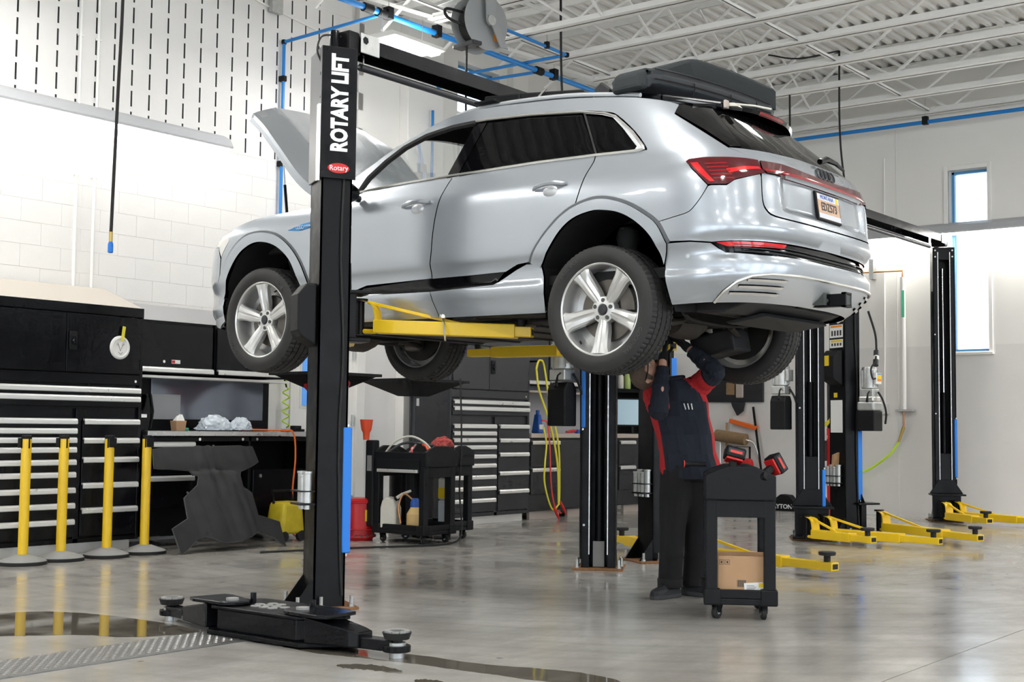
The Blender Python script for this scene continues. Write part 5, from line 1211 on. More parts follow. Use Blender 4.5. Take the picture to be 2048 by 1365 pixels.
for (x, y, lab, tw) in ((.125, 3.50, 'yellow barrier post at the far left of the row', 0), (.497, 3.55, 'second yellow barrier post from the left', 0), (.918, 3.53, 'third yellow barrier post from the left', 2.2), (1.318, 3.56, 'rightmost yellow barrier post next to the leaning undershield', 2.2)): stanchion(x, y, lab, tw)
# ---- leaning undershield
SHP = [(1.539, 1.05), (2.70, 1.07), (2.70, .90), (2.576, .846), (2.44, .801), (2.412, .747), (2.396, .637), (2.473, .572), (2.447, .333), (2.669, .251), (2.631, .0), (2.573, .042), (2.527, .098), (2.362, .162), (2.252, .109), (2.125, .073), (1.93, .065), (1.833, .108), (1.753, .15), (1.667, .134), (1.529, .044), (1.444, .0), (1.446, .249), (1.645, .338), (1.686, .542), (1.861, .655), (1.905, .745), (1.846, .822), (1.482, .853)]
shx = .98/math.hypot(.98, .62); shy = .62/math.hypot(.98, .62)
shf = lambda a, b, h: (a-2.05, b*shy-h*shx, b*shx+h*shy)
us = thing('undershield', 'black plastic car undershield leaning against the workbench', 'car part', (2.05, 3.22, 0))
# dished panel with ribs and bolt holes
Pd = dens([(p, q) for p, q in SHP], .04); pts = list(Pd); kk = len(Pd); gx = 1.44
while gx < 2.72:
    gy = 0
    while gy < 1.1:
        if inpoly((gx, gy), Pd) and min((p[0]-gx)**2+(p[1]-gy)**2 for p in Pd) > .02**2: pts.append((gx, gy))
        gy += .03
    gx += .03
rr = delaunay_2d_cdt([Vector(p) for p in pts], [(i, (i+1) % kk) for i in range(kk)], [], 1, 1e-5)
def shd(p, q):
    c = 2.07+.03*(q-.5); w = abs(p-c); h = .0
    if q < .78: h += .030*sstep(.33, .27, w) + .016*sstep(.07, .04, abs(w-.13))*sstep(.05, .2, q)*sstep(.8, .6, q)
    h += .020*sstep(.035, .015, abs(w-.055))*sstep(.40, .55, q) + .02*sstep(.80, .90, q)*sstep(.52, .44, w)
    return h
rimm = MB(); rimm.tube([shf(a, b, shd(a, b)+.004) for a, b in Pd], .0065, n=6, closed=True); mat('shield_edge', (.055, .055, .057), .55); rimm.build('rim', 'shield_edge', us, smooth=True)
for (c0, q0, q1) in ((1.98, .25, .62), (2.16, .25, .62), (2.04, .58, .78), (2.13, .58, .78), (1.76, .16, .40), (2.38, .18, .42)): rb_ = MB(); rb_.tube([shf(c0, q0+(q1-q0)*k/8, shd(c0, q0+(q1-q0)*k/8)+.003) for k in range(9)], .007, n=6); rb_.build('rib', 'shield_edge', us, smooth=True)
V_ = [Vector(shf(v.x, v.y, shd(v.x, v.y))) for v in rr[0]]
F_ = [f for f in rr[2] if inpoly((sum(rr[0][i].x for i in f)/3, sum(rr[0][i].y for i in f)/3), Pd)]
m = MB(); m.add(V_, F_); mat('shield_black', (.020, .020, .021), .62, noise=.5, nscale=7, spec=.35); so = m.build('panel', 'shield_black', us, smooth=50); sd = so.modifiers.new('t', 'SOLIDIFY'); sd.thickness = .012
for (a, b) in ((1.90, .70), (2.02, .70), (2.14, .70), (2.25, .70), (1.75, .60), (2.36, .58), (1.86, .50), (2.12, .47), (1.86, .28), (2.33, .24), (2.0, .16), (2.22, .35), (1.70, .52), (2.44, .50), (1.62, .26), (2.55, .18), (1.60, .88), (2.58, .88), (1.88, .78), (2.40, .80)):
    m = MB(); m.cyl(shf(a, b, shd(a, b)-.002), shf(a, b, shd(a, b)+.004), .011, n=10); m.build('bolt_hole', 'slot_dark', us)
for (a, b) in ((1.70, .90), (1.90, .79), (2.42, .80)): m = MB(); m.cyl(shf(a, b, shd(a, b)), shf(a, b, shd(a, b)+.008), .016, n=10); m.build('clip', 'galvanised', us)
for (a, b, l) in ((1.95, .56, .10), (2.27, .58, .10), (1.99, 1.0, .13), (2.22, 1.0, .16)):
    m = MB(); m.add([shf(a-.012, b-l/2, shd(a, b)+.005), shf(a+.012, b-l/2, shd(a, b)+.005), shf(a+.012, b+l/2, shd(a, b)+.005), shf(a-.012, b+l/2, shd(a, b)+.005)], [(0, 1, 2, 3)]); m.build('slot', 'slot_dark', us)
# ================================================================= AIR PIPES, CONDUIT, REEL, HOSES
def clamp(parent, p, w=.05):
    m = MB(); m.box(p[0]-w/2, p[0]+w/2, p[1]-w*.55, p[1]+w*.55, p[2]-w*.5, p[2]+w*1.1); m.build('clamp', 'black_plastic', parent, bevel=.006)
    m = MB(); m.cyl((p[0], p[1], p[2]+w), (p[0], p[1], p[2]+w+.25), .004, n=5); m.build('hanger_rod', 'steel', parent)
def pipe(name, label, pts, r, joints=(), clamps=(), mt='pipe_blue', fit='black_plastic', cat='air pipe', grp='blue compressed air pipes'):
    t = thing(name, label, cat, pts[0], 0, grp); o = Vector(pts[0])
    for a, b in zip(pts[:-1], pts[1:]): MB().cyl(Vector(a)-o, Vector(b)-o, r, n=12).build('tube', mt, t, smooth=True)
    for p in pts[1:-1]: MB().lathe([(.001, -r*1.7), (r*1.5, -r*1.2), (r*1.7, 0), (r*1.5, r*1.2), (.001, r*1.7)], 12, Vector(p)-o).build('elbow', fit, t, smooth=True)
    for p in joints: 
        d = .06; MB().cyl(Vector(p)-o-Vector((d, 0, 0)), Vector(p)-o+Vector((d, 0, 0)), r*1.55, n=12).build('coupling', fit, t, smooth=True)
    for p in clamps: clamp(t, Vector(p)-o, r*2.6)
    return t
MY, MZ = 3.06, 5.24
pipe('air_main', 'thick blue compressed air main running under the joists', [(2.2, MY, MZ), (9.4, MY, MZ)], .030, joints=((3.42, MY, MZ), (3.62, MY, MZ), (6.25, MY, MZ)), clamps=((3.72, MY, MZ), (4.46, MY, MZ), (6.55, MY, MZ), (8.2, MY, MZ)))
pipe('air_branch', 'blue branch pipe turning down the slotted block wall', [(3.60, MY, MZ-.02), (3.68, WY-.05, MZ-.02), (3.68, WY-.05, 1.9)], .018, clamps=())
for z in (4.82, 3.9, 3.0): MB().box(3.655, 3.705, WY-.08, WY, z-.03, z+.03).build('pipe_clip', 'black_plastic', bpy.data.objects['air_branch'], bevel=.004).location = -Vector((3.60, MY, MZ-.02))
pipe('air_branch', 'blue branch pipe crossing to the high window', [(6.22, MY, MZ-.02), (6.07, WY-.05, MZ-.02), (6.07, WY-.05, 1.9)], .018)
pipe('air_drop', 'thin blue drop pipe left of the pilaster', [(5.93, WY-.2, 4.9), (5.93, WY-.2, 2.0)], .016)
for xx, z, nm in ((5.93, 3.95, 'air_drop'), (6.07, 3.90, None)):
    par = bpy.data.objects['air_drop']; MB().box(xx-.03-5.93, xx+.03-5.93, -.03, .06, z-.035-4.9, z+.035-4.9).build('pipe_clip', 'black_plastic', par, bevel=.004)
pipe('air_branch', 'blue branch pipe tucked between the ceiling joists', [(4.3, 2.45, 5.28), (6.02, 2.50, 5.28), (5.95, WY-.05, 5.28)], .018, clamps=((5.62, 2.48, 5.28),))
pipe('air_pipe', 'blue air pipe running along the top of right wall', [(10.95, 4.5, 5.16), (10.95, -6, 5.16)], .026, clamps=((10.95, .26, 5.16), (10.95, -2.5, 5.16)))
# steel conduit on the walls
t = thing('conduit', 'white painted conduit with grey box crossing the slotted blocks', 'conduit', (2.3, WY-.02, 5.72))
MB().cyl((-1.2, 0, .13), (2.2, 0, -.28), .011, n=8).build('tube', 'steel_white', t); MB().box(1.18, 1.33, -.06, .0, -.22, -.06).build('junction_box', 'galvanised', t, bevel=.004)
MB().tube(catmull([(1.27, -.03, -.06), (1.24, -.03, .05), (1.33, -.03, .16), (1.42, -.02, .25)], 5), .006).build('flex', 'steel_white', t)
for (x, lab) in ((1.22, 'thin white conduit dropping down the block wall behind hanging hose'), (1.41, 'second thin white conduit right beside the first on block wall')):
    t = thing('conduit', lab, 'conduit', (x, WY-.014, 2.2)); MB().cyl((0, 0, 0), (0, 0, 3.75), .014, n=8).build('tube', 'steel_white', t, smooth=True)
    for z in (1.2, 2.5): MB().box(-.03, .03, -.004, .012, z-.01, z+.01).build('strap', 'steel_white', t)
t = thing('conduit', 'grey conduit with outlet box on the right wall', 'conduit', (WX-.015, 1.0, 1.43)); MB().cyl((0, 0, 0), (0, -.02, 3.4), .012, n=8).build('tube', 'steel_white', t); MB().box(-.05, .01, -.055, .055, -.08, .06).build('outlet_box', 'white_plastic', t, bevel=.006)
for s in (-1, 1): MB().box(-.056, -.05, s*.026-.018, s*.026+.018, -.06, .035).build('outlet_cover', 'white_paper', t, bevel=.003)
t = thing('water_pipe', 'white lagged water pipe with green label and copper ends', 'pipe', (WX-.08, .712, 1.40))
MB().cyl((0, 0, 0), (0, 0, 1.78), .038, n=16).build('lagging', 'wall_white', t, smooth=True); MB().tube([(0, 0, 1.78), (0, 0, 1.87), (0, .55, 1.88), (0, 1.4, 1.88)], .014).build('copper_tube', 'copper', t, smooth=True); MB().cyl((0, 0, -.22), (0, 0, 0), .012, n=10).build('copper_tail', 'copper', t)
MB().box(-.018, .018, -.003, .003, 1.24, 1.60, Matrix.Translation((-.036, -.016, 0)) @ Matrix.Rotation(math.radians(-64), 4, 'Z')).build('label', 'green_label', t); MB().box(-.05, .079, -.13, .10, -.012, .012).build('bracket', 'galvanised', t); MB().box(-.02, .079, .40, .46, 1.78, 2.05).build('strut', 'galvanised', t)
m = MB(); m.cyl((0, .0, -.22), (0, .03, -.30), .022, n=10); m.cyl((0, .03, -.30), (0, .07, -.42), .018, n=10); m.build('valve', 'brass', t, smooth=True)
t = thing('water_hose', 'lime yellow hose hanging from the copper valve on right wall', 'hose', (WX-.06, .79, .98)); MB().tube(catmull([(0, 0, 0), (-.05, .12, -.18), (-.08, .40, -.38), (-.10, .60, -.45), (-.16, .56, -.60), (-.22, .52, -.56), (-.26, .62, -.45)], 6), .016, n=8).build('tube', 'lime', t, smooth=True)
# ---- hose reel
t = thing('hose_reel', 'grey air hose reel hanging from the ceiling joists', 'hose reel', (3.88, 2.0, 5.0), math.radians(80))
for s in (-1, 1):
    MB().lathe([(.05, -.006), (.17, -.006), (.26, 0), (.272, .008), (.26, .012), (.17, .006), (.05, .006)], 40, (s*.10, 0, 0), axis='x').build('flange', 'reel_grey', t, smooth=30)
MB().lathe([(.11, -.10), (.11, .10)], 30, axis='x').build('drum', 'slot_dark', t, smooth=True)
MB().lathe([(.20, -.085), (.21, -.07), (.21, .07), (.20, .085)], 30, axis='x').build('wound_hose', 'rubber', t, smooth=30)
m = MB(); m.prism([(-.055, .0), (.055, 0), (.075, .30), (-.075, .30)], -.165, -.15, lambda a, b, h: (h, a, b)); m.build('support_arm', 'reel_grey', t, bevel=.004)
m = MB(); m.prism([(-.04, .06), (.05, .05), (-.12, -.24), (-.22, -.24)], -.172, -.158, lambda a, b, h: (h, a, b)); m.build('guide_arm', 'reel_grey', t, bevel=.004)
MB().box(-.17, .17, -.08, .08, .29, .31).build('mount_plate', 'reel_grey', t, bevel=.004); MB().box(-.18, .12, .12, .24, -.27, -.23).build('roller_box', 'charcoal', t, bevel=.01)
MB().cyl((-.18, 0, 0), (-.15, 0, 0), .05, n=18).build('hub', 'galvanised', t); MB().box(-.112, -.108, -.16, -.08, -.17, -.10).build('warning_label', 'orange_label', t)
MB().tube(catmull([(.02, .2, .08), (.0, .42, .06), (-.05, .44, -.04), (-.05, .2, -.08)], 6), .014).build('feed_hose', 'rubber', t, smooth=True)
MB().tube([(-.02, .18, -.25), (-.03, .19, -.80), (-.05, .18, -1.6), (-.06, .18, -2.2)], .011, n=6).build('hanging_hose', 'rubber', t, smooth=True)
MB().cyl((0, 0, .31), (0, 0, .34), .03, n=10).build('mount_bolt', 'galvanised', t); MB().box(-.3, .6, -.05, .05, .31, .35).build('mount_channel', 'galvanised', t, bevel=.004)
# ---- hoses hanging from the ceiling
t = thing('air_hose', 'black air hose with blue coupler hanging in front of block wall', 'hose', (-.195, 2.0, 2.32))
MB().tube(catmull([(.028, 0, 3.6), (.026, 0, 1.9), (.01, 0, 1.2), (-.006, 0, .5), (-.014, 0, .14)], 6), .012, n=8).build('tube', 'rubber', t, smooth=True)
MB().cyl((-.014, 0, .075), (-.014, 0, .15), .013, n=10).build('fitting', 'brass', t); MB().lathe([(.014, 0), (.019, .005), (.019, .06), (.013, .08)], 12, (-.014, 0, 0)).build('coupler', 'pad_blue', t, smooth=30)
t = thing('air_hose', 'black hose dropping from ceiling onto the car roof trim', 'hose', (5.55, 2.2, 4.5)); MB().tube(catmull([(-.07, 0, 1.6), (-.06, 0, .9), (-.04, 0, .35), (.0, 0, .0), (.03, 0, -.6)], 6), .013, n=8).build('tube', 'rubber', t, smooth=True)
t = thing('air_hose', 'thin dark hose falling behind the rear spoiler', 'hose', (9.145, 1.31, 3.0)); MB().tube([(0, 0, 2.3), (0.01, 0, 1.0), (0, 0, 0)], .012, n=6).build('tube', 'rubber', t, smooth=True)
t = thing('air_hose', 'thin dark hose with cable loop hanging from joist right of car', 'hose', (9.145, .55, 3.6)); MB().tube(catmull([(0, .10, 2.15), (0, .10, 1.2), (0, .05, .6), (0, -.06, 0)], 5), .012, n=6).build('tube', 'rubber', t, smooth=True); MB().tube(catmull([(0, .10, 2.15), (-.3, .5, 2.05), (-.5, .8, 2.1)], 5), .010, n=6).build('loop', 'rubber', t, smooth=True)
# coiled lime hose beside the bench
t = thing('coil_hose', 'lime green coiled air hose hanging beside the steel bench', 'hose', (3.775, WY-.10, 1.08))
pts = [(0, 0, .62), (0, 0, .44)] + [(.035*math.cos(2*PI*i/10), .035*math.sin(2*PI*i/10), .42-.42*i/42) for i in range(42)]
MB().tube(pts, .008, n=6).build('tube', 'lime', t, smooth=True); MB().tube([(0, 0, .44), (-.05, -.03, .50), (-.09, -.06, .53)], .009).build('lead', 'rubber', t, smooth=True); MB().cyl((0, 0, .62), (0, .099, .62), .014, n=8).build('wall_fitting', 'brass', t)
t = thing('extension_cord', 'orange extension cord running over the bench edge to the floor', 'cord', (3.1, 3.88, 0))
MB().tube(catmull([(-.25, .28, 1.068), (.0, .2, 1.066), (.12, .05, 1.064), (.19, -.025, 1.04), (.22, -.03, .8), (.19, -.03, .45), (.20, -.04, .12), (.22, -.06, .02), (.40, -.20, .012), (.75, -.45, .012)], 6), .009, n=6).build('tube', 'orange', t, smooth=True)
# ================================================================= SHOP FLOOR EQUIPMENT
CAST_W = MB().lathe([(.001, -.016), (.030, -.016), (.038, -.010), (.038, .010), (.030, .016), (.001, .016)], 20, axis='x').mesh('caster_wheel', 'rubber', smooth=30)
CAST_H = MB().lathe([(.001, -.018), (.012, -.018), (.012, .018), (.001, .018)], 12, axis='x').mesh('caster_hub', 'galvanised')
CAST_F = MB().prism([(-.022, 0), (.026, -.006), (.026, -.016), (.010, -.052), (-.014, -.052)], -.022, -.018, lambda a, b, h: (h, a, b)).prism([(-.022, 0), (.026, -.006), (.026, -.016), (.010, -.052), (-.014, -.052)], .018, .022, lambda a, b, h: (h, a, b)).box(-.024, .024, -.024, .028, -.006, .0).mesh('caster_fork', 'black_metal')
def caster(par, x, y, rz, zt=.088):
    f = link('caster', CAST_F, par, (x, y, zt), (0, 0, rz)); w = link('caster_wheel', CAST_W, f, (0, -.004, -.05)); h = link('caster_hub', CAST_H, f, (0, -.004, -.05))
def utility_cart(label, loc, rz, w=.41, l=.62, h=.90, drawer=False, holder=False):
    t = thing('utility_cart', label, 'utility cart', loc, rz, 'black plastic utility carts')
    W2, L2 = w/2, l/2
    m = MB(); m.box(-W2, W2, -L2, L2, .088, .125)
    for (x0, x1, y0, y1) in ((-W2, W2, -L2, -L2+.02), (-W2, W2, L2-.02, L2), (-W2, -W2+.02, -L2, L2), (W2-.02, W2, -L2, L2)): m.box(x0, x1, y0, y1, .125, .178)
    m.build('lower_shelf', 'cart_black', t, bevel=.006)
    for sx in (-1, 1):
        for sy in (-1, 1):
            m = MB(); m.box(sx*(W2-.036)-.034, sx*(W2-.036)+.034, sy*(L2-.036)-.034, sy*(L2-.036)+.034, .17, h-.12); m.build('leg', 'cart_black', t, bevel=.008)
            m = MB(); m.box(sx*(W2-.04)-.05, sx*(W2-.04)+.05, sy*(L2-.04)-.05, sy*(L2-.04)+.05, .085, .180); m.build('corner_bumper', 'black_plastic', t, bevel=.01)
            caster(t, sx*(W2-.07), sy*(L2-.07), .4*sx+.3*sy)
    m = MB(); m.box(-W2+.02, W2-.02, -L2+.02, L2-.02, h-.13, h-.10); m.build('tray_floor', 'cart_black', t)
    # end panels with arched handle, side rails
    for sy in (-1, 1):
        arch = [(-W2, h-.20), (-W2, h-.055), (-W2+.07, h-.022), (-W2+.13, h), (W2-.13, h), (W2-.07, h-.022), (W2, h-.055), (W2, h-.20)]
        m = MB(); m.prism(arch, sy*L2-.02, sy*L2+.012, lambda a, b, q: (a, q, b)); m.build('end_handle', 'cart_black', t, bevel=.008)
        m = MB(); m.box(-W2+.06, W2-.06, sy*(L2-.012)-.012, sy*(L2-.012)+.012, h-.30, h-.20); m.build('end_panel', 'cart_black', t, bevel=.004)
        m = MB(); m.box(-W2+.10, W2-.10, sy*L2+(.012 if sy > 0 else -.014), sy*L2+(.014 if sy > 0 else -.012), h-.17, h-.045); m.build('handle_inset', 'black_plastic', t, bevel=.004)
    for sx in (-1, 1):
        m = MB(); m.box(sx*(W2-.012)-.012, sx*(W2-.012)+.012, -L2, L2, h-.20, h-.06); m.build('side_rail', 'cart_black', t, bevel=.006)
    if drawer:
        d = MB().box(-W2-.012, -W2+.02, -L2+.06, L2-.06, h-.26, h-.13).build('drawer', 'cart_black', t, bevel=.004); MB().box(-W2-.035, -W2-.010, -L2+.07, L2-.07, h-.255, h-.225).build('pull', 'alu_trim', d, bevel=.004)
    if holder:
        m = MB(); m.box(-W2-.02, -W2+.07, L2-.01, L2+.10, .14, h+.05); m.build('side_holder', 'cart_black', t, bevel=.015); MB().box(-W2-.023, -W2-.02, L2+.01, L2+.07, h-.25, h-.10).build('holder_label', 'galvanised', t)
    return t
mat('cart_black', (.009, .010, .012), .5, spec=.25, bump=.05, bscale=220)
A_ = Vector((math.cos(math.radians(31)), math.sin(math.radians(31)), 0)); L_c = Vector((A_.y, -A_.x, 0)); RZC = math.atan2(L_c.y, L_c.x)
fc = Vector((1.215, -2.225, 0))+A_*.30
utility_cart('black utility cart holding a cardboard box beside the mechanic', (fc.x, fc.y, 0), RZC)
def on_cart(dx, dy, z): return (fc.x+L_c.x*dx+A_.x*dy, fc.y+L_c.y*dx+A_.y*dy, z)
# box on the lower shelf
t = thing('cardboard_box', 'open cardboard box on the lower shelf of utility cart', 'box', on_cart(.012, -.10, .128), RZC)
bw, bl, bh = .145, .15, .24
for (x0, x1, y0, y1) in ((-bw, bw, -bl, -bl+.005), (-bw, bw, bl-.005, bl), (-bw, -bw+.005, -bl, bl), (bw-.005, bw, -bl, bl)): MB().box(x0, x1, y0, y1, 0, bh).build('side', 'cardboard', t)
MB().box(-bw, bw, -bl, bl, 0, .005).build('bottom', 'cardboard', t)
lb = MB().box(.015, .125, -bl-.0015, -bl, .012, .082, Matrix.Rotation(math.radians(-4), 4, 'Y')).build('shipping_label', 'white_paper', t)
MB().box(.095, .125, -bl-.0022, -bl-.0015, .06, .085).build('label_patch', 'yellow_label', t); MB().box(.09, .118, -bl-.0022, -bl-.0015, .008, .022).build('label_patch', 'orange_label', t)
for i in range(7): MB().box(.025, .07+.005*(i % 3), -bl-.002, -bl-.0015, .02+.008*i, .0225+.008*i).build('label_line', 'charcoal', t)
for i in range(9): MB().box(-.03+.006*i, -.027+.006*i+.0015*(i % 2), -bl-.001, -bl, .06, .10).build('barcode_bar', 'charcoal', t)
for i in range(2):
    fr = MB(); x = -.135+.034*i
    for (a, b, c_, d_) in ((x, x+.028, .19, .192), (x, x+.028, .216, .218), (x, x+.002, .19, .218), (x+.026, x+.028, .19, .218), (x+.009, x+.019, .198, .21)): fr.box(a, b, -bl-.001, -bl, c_, d_)
    fr.build('handling_mark', 'charcoal', t)
# cordless tools with red batteries lying in the tray
def drill(label, loc, rz, tilt, ry):
    t = thing('cordless_tool', label, 'power tool', loc); t.rotation_euler = (tilt, ry, rz)
    m = MB(); m.box(-.060, .060, -.045, .045, -.008, .060); m.build('battery', 'black_plastic', t, bevel=.010, seg=3)
    MB().box(-.048, .048, -.0475, -.044, .012, .044).build('battery_face', 'charcoal', t, bevel=.002); MB().box(-.036, .036, -.0488, -.0472, .016, .032).build('battery_label', 'red_label', t)
    MB().box(-.050, .050, -.038, .038, -.022, -.008).build('battery_foot', 'red_paint', t, bevel=.004)
    m = MB(); m.box(-.022, .022, -.02, .025, -.115, -.022); m.build('grip', 'black_plastic', t, bevel=.010, seg=3)
    m = MB(); m.lathe([(.001, -.09), (.026, -.085), (.032, -.03), (.032, .05), (.024, .09), (.014, .12), (.001, .122)], 16, (0, .03, -.14), axis='y'); m.build('motor_housing', 'black_plastic', t, smooth=30)
    return t
mat('red_label', (.70, .05, .04), .4)
drill('cordless tool with square red-striped battery lying on cart near mechanic', on_cart(-.035, -.22, .945), math.radians(-52), math.radians(-20), math.radians(14))
drill('cordless tool whose battery overhangs the right side of cart', on_cart(.20, -.20, .900), math.radians(-40), math.radians(-25), math.radians(60))
t = thing('flashlight', 'small black work light with red ring on cart edge', 'work light', on_cart(-.20, -.12, .905), math.radians(130)); MB().cyl((0, 0, 0), (.11, 0, 0), .015, n=12).build('barrel', 'black_plastic', t, smooth=30); MB().cyl((.11, 0, 0), (.135, 0, .0), .021, n=14).build('head', 'black_plastic', t, smooth=30); MB().lathe([(.021, .128), (.023, .131), (.021, .134)], 16, axis='x').build('ring', 'red_label', t)
# ---- back carts
utility_cart('black utility cart with orange funnel and white jug under the car', (3.82, 2.70, 0), math.radians(0), w=.46, l=.66, h=.93, drawer=True, holder=True)
utility_cart('second black utility cart behind the one with white jug', (4.36, 2.86, 0), math.radians(0), w=.36, l=.60, h=.93)
t = thing('funnel', 'orange-red plastic funnel in the cart side holder', 'funnel', (3.57, 3.12, .98)); MB().lathe([(.03, 0), (.034, .07), (.05, .10), (.060, .17), (.064, .20), (.058, .20), (.045, .11), (.028, .07)], 24).build('cone', 'orange_red', t, smooth=30)
t = thing('fluid_jug', 'white fluid jug with spout on the lower cart shelf', 'jug', (3.66, 2.86, .128), .2); m = MB(); m.prism([(-.09, 0), (.09, 0), (.09, .20), (.05, .29), (-.03, .31), (-.07, .27), (-.09, .20)], -.06, .06, lambda a, b, h: (h, a*-1, b)); m.build('body', 'jug_white', t, bevel=.02, seg=3); MB().tube([(0, -.04, .28), (.0, -.12, .33), (.0, -.22, .37)], [.018, .016, .012]).build('spout', 'jug_white', t, smooth=True); MB().cyl((0, -.05, .285), (0, -.07, .30), .024, n=12).build('collar', 'black_plastic', t)
t = thing('pump_sprayer', 'tan sprayer bottle with blue cap on lower cart shelf', 'bottle', (3.72, 2.60, .128)); MB().lathe([(.075, 0), (.08, .02), (.08, .15), (.05, .20), (.04, .22)], 22).build('body', 'jug_tan', t, smooth=30); MB().lathe([(.045, .215), (.045, .26), (.03, .30), (.001, .30)], 18).build('cap', 'blue_cap', t, smooth=30); MB().tube(catmull([(0, .02, .28), (-.05, .1, .34), (-.09, .13, .22), (-.09, .10, .06)], 6), .009).build('tube', 'copper', t, smooth=True)
t = thing('oil_bottle', 'tall clear bottle of blue fluid with yellow label on second cart', 'bottle', (4.30, 2.70, .128)); m = MB(); m.box(-.07, .07, -.06, .06, 0, .26); m.build('fluid', 'fluid_blue' if 'fluid_blue' in M else 'bag_clear', t, bevel=.02); MB().box(-.07, .07, -.06, .06, .262, .48).build('neck_part', 'jug_white', t, bevel=.02); MB().box(-.0725, -.07, -.04, .05, .28, .38).build('label', 'yellow_label', t); MB().lathe([(.03, .48), (.03, .53), (.001, .53)], 14).build('cap', 'black_plastic', t)
for i, (x, y, mt, lab) in enumerate(((3.72, 2.62, 'red_paint', 'red pliers lying in the tray of the funnel cart'), (3.82, 2.55, 'orange_red', 'orange hand tool beside the red pliers in the cart tray'))):
    t = thing('hand_tool', lab, 'hand tool', (x, y, .84), .5+i); m = MB(); m.tube(catmull([(-.08, 0, .0), (-.03, .02, .06), (0, 0, .08)], 4), .012); m.build('handle', mt, t, smooth=True); m = MB(); m.tube(catmull([(-.08, .05, .0), (-.03, .01, .06), (.02, 0, .09), (.06, 0, .10)], 4), .010); m.build('jaw', mt if i else 'steel', t, smooth=True)
t = thing('clear_tubing', 'loop of pale clear tubing resting in cart tray', 'tubing', (3.80, 2.75, .83)); MB().tube(catmull([(-.12, .22, .02), (-.08, .12, .14), (.0, .0, .19), (.06, -.12, .14), (.08, -.22, .05)], 6), .011).build('tube', 'jug_white', t, smooth=True); MB().tube(catmull([(-.15, .15, .03), (-.05, .05, .12), (.08, -.05, .12), (.12, -.2, .10)], 6), .013).build('dark_tube', 'charcoal', t, smooth=True)
t = crumple('shop_rag', 'crumpled red shop rag on the second cart', (4.36, 2.86, .945), .13, .09, .10, 4, 'red_rag') if 'red_rag' in M else None
if t is None:
    mat('red_rag', (.45, .08, .07), .9); t = crumple('shop_rag', 'crumpled red shop rag on the second cart', (4.34, 2.80, .925), .13, .10, .09, 4, 'red_rag')
t['category'] = 'rag'; del t['group']
# ---- waste can, yellow tank
t = thing('waste_can', 'red oily waste can with yellow label beside the near post', 'can', (3.62, 3.24, 0))
MB().lathe([(.165, .03), (.165, .05), (.15, .055), (.15, .36), (.16, .365), (.16, .372)], 32).build('body', 'oil_can_red', t, smooth=30); MB().lathe([(.185, .105), (.19, .11), (.185, .115), (.15, .115)], 32).build('foot_ring', 'oil_can_red', t, smooth=30); MB().lathe([(.165, .37), (.168, .39), (.15, .41), (.001, .415)], 32).build('lid', 'oil_can_red', t, smooth=30); MB().lathe([(.13, 0), (.14, .03)], 32).build('plinth', 'oil_can_red', t, smooth=30)
MB().box(-.05, .05, -.1545, -.149, .19, .30, Matrix.Rotation(math.radians(-8), 4, 'Z')).build('label', 'yellow_label', t)
for i in range(5): a = -2.6+.35*i; MB().cyl((.138*math.cos(a), .138*math.sin(a), .05), (.172*math.cos(a), .172*math.sin(a), .05), .012, n=8).build('vent_hole', 'slot_dark', t)
t = thing('pressure_washer_tank', 'dirty yellow plastic wheeled tank beside bench behind near post', 'tank', (3.02, 3.66, 0)); mat('dirty_yellow', (.55, .43, .02), .55, noise=.35, nscale=9)
m = MB(); m.hexa([(-.15, -.12, .07), (.17, -.12, .07), (.17, .14, .07), (-.15, .14, .07)], [(-.10, -.10, .38), (.15, -.10, .38), (.15, .12, .38), (-.10, .12, .38)]); m.build('body', 'dirty_yellow', t, bevel=.04, seg=3)
for x in (-.1, .12): MB().lathe([(.001, -.02), (.05, -.02), (.05, .02), (.001, .02)], 18, (x, -.10, .05), axis='y').build('wheel', 'rubber', t, smooth=30)
MB().tube([(-.1, .05, .36), (-.12, .05, .48), (.12, .05, .48), (.14, .05, .36)], .014).build('handle', 'black_plastic', t, smooth=True)
# ---- oil drain pans
def drain(label, loc, mt, r, pole=True):
    t = thing('oil_drain', label, 'oil drain', loc, 0, 'oil drain pans')
    a = r; q = [(-a, -a*.8), (a, -a*.8), (a, a*.8), (-a, a*.8)]
    m = MB(); m.hexa([(x*.28, y*.28, -.16) for x, y in q], [(x, y, 0) for x, y in q]); m.build('pan', mt, t, bevel=.01)
    m = MB()
    for (x0, x1, y0, y1) in ((-a, a, -a*.8-.02, -a*.8), (-a, a, a*.8, a*.8+.02), (-a-.02, -a, -a*.8, a*.8), (a, a+.02, -a*.8, a*.8)): m.box(x0, x1, y0, y1, -.015, .012)
    m.build('rim', 'black_plastic', t)
    if pole:
        MB().cyl((0, 0, -.70), (0, 0, -.15), .028, n=12).build('pole', 'charcoal', t, smooth=True); MB().box(.02, .06, -.03, .02, -.26, -.18).build('valve_tag', 'white_plastic', t); MB().lathe([(.001, -1.58), (.24, -1.58), (.24, -.98), (.20, -.82), (.03, -.70)], 24, (0, 0, 0)).build('tank', 'black_metal', t, smooth=30)
    return t
drain('black square oil drain pan on a pole beside the carts', (4.60, 3.44, 1.595), 'black_plastic', .46)
d2 = drain('black oil drain pan with red funnel behind near lift post', (3.30, 3.42, 1.615), 'black_plastic', .42, False)
MB().lathe([(.26, -.05), (.24, -.10), (.05, -.30), (.03, -.32)], 24).build('red_funnel', 'red_dirty' if 'red_dirty' in M else 'red_paint', d2, smooth=30); MB().cyl((0, 0, -1.60), (0, 0, -.3), .028, n=10).build('pole', 'charcoal', d2); MB().lathe([(.12, -1.614), (.12, -1.60), (.03, -1.58)], 20).build('foot', 'black_metal', d2, smooth=30)
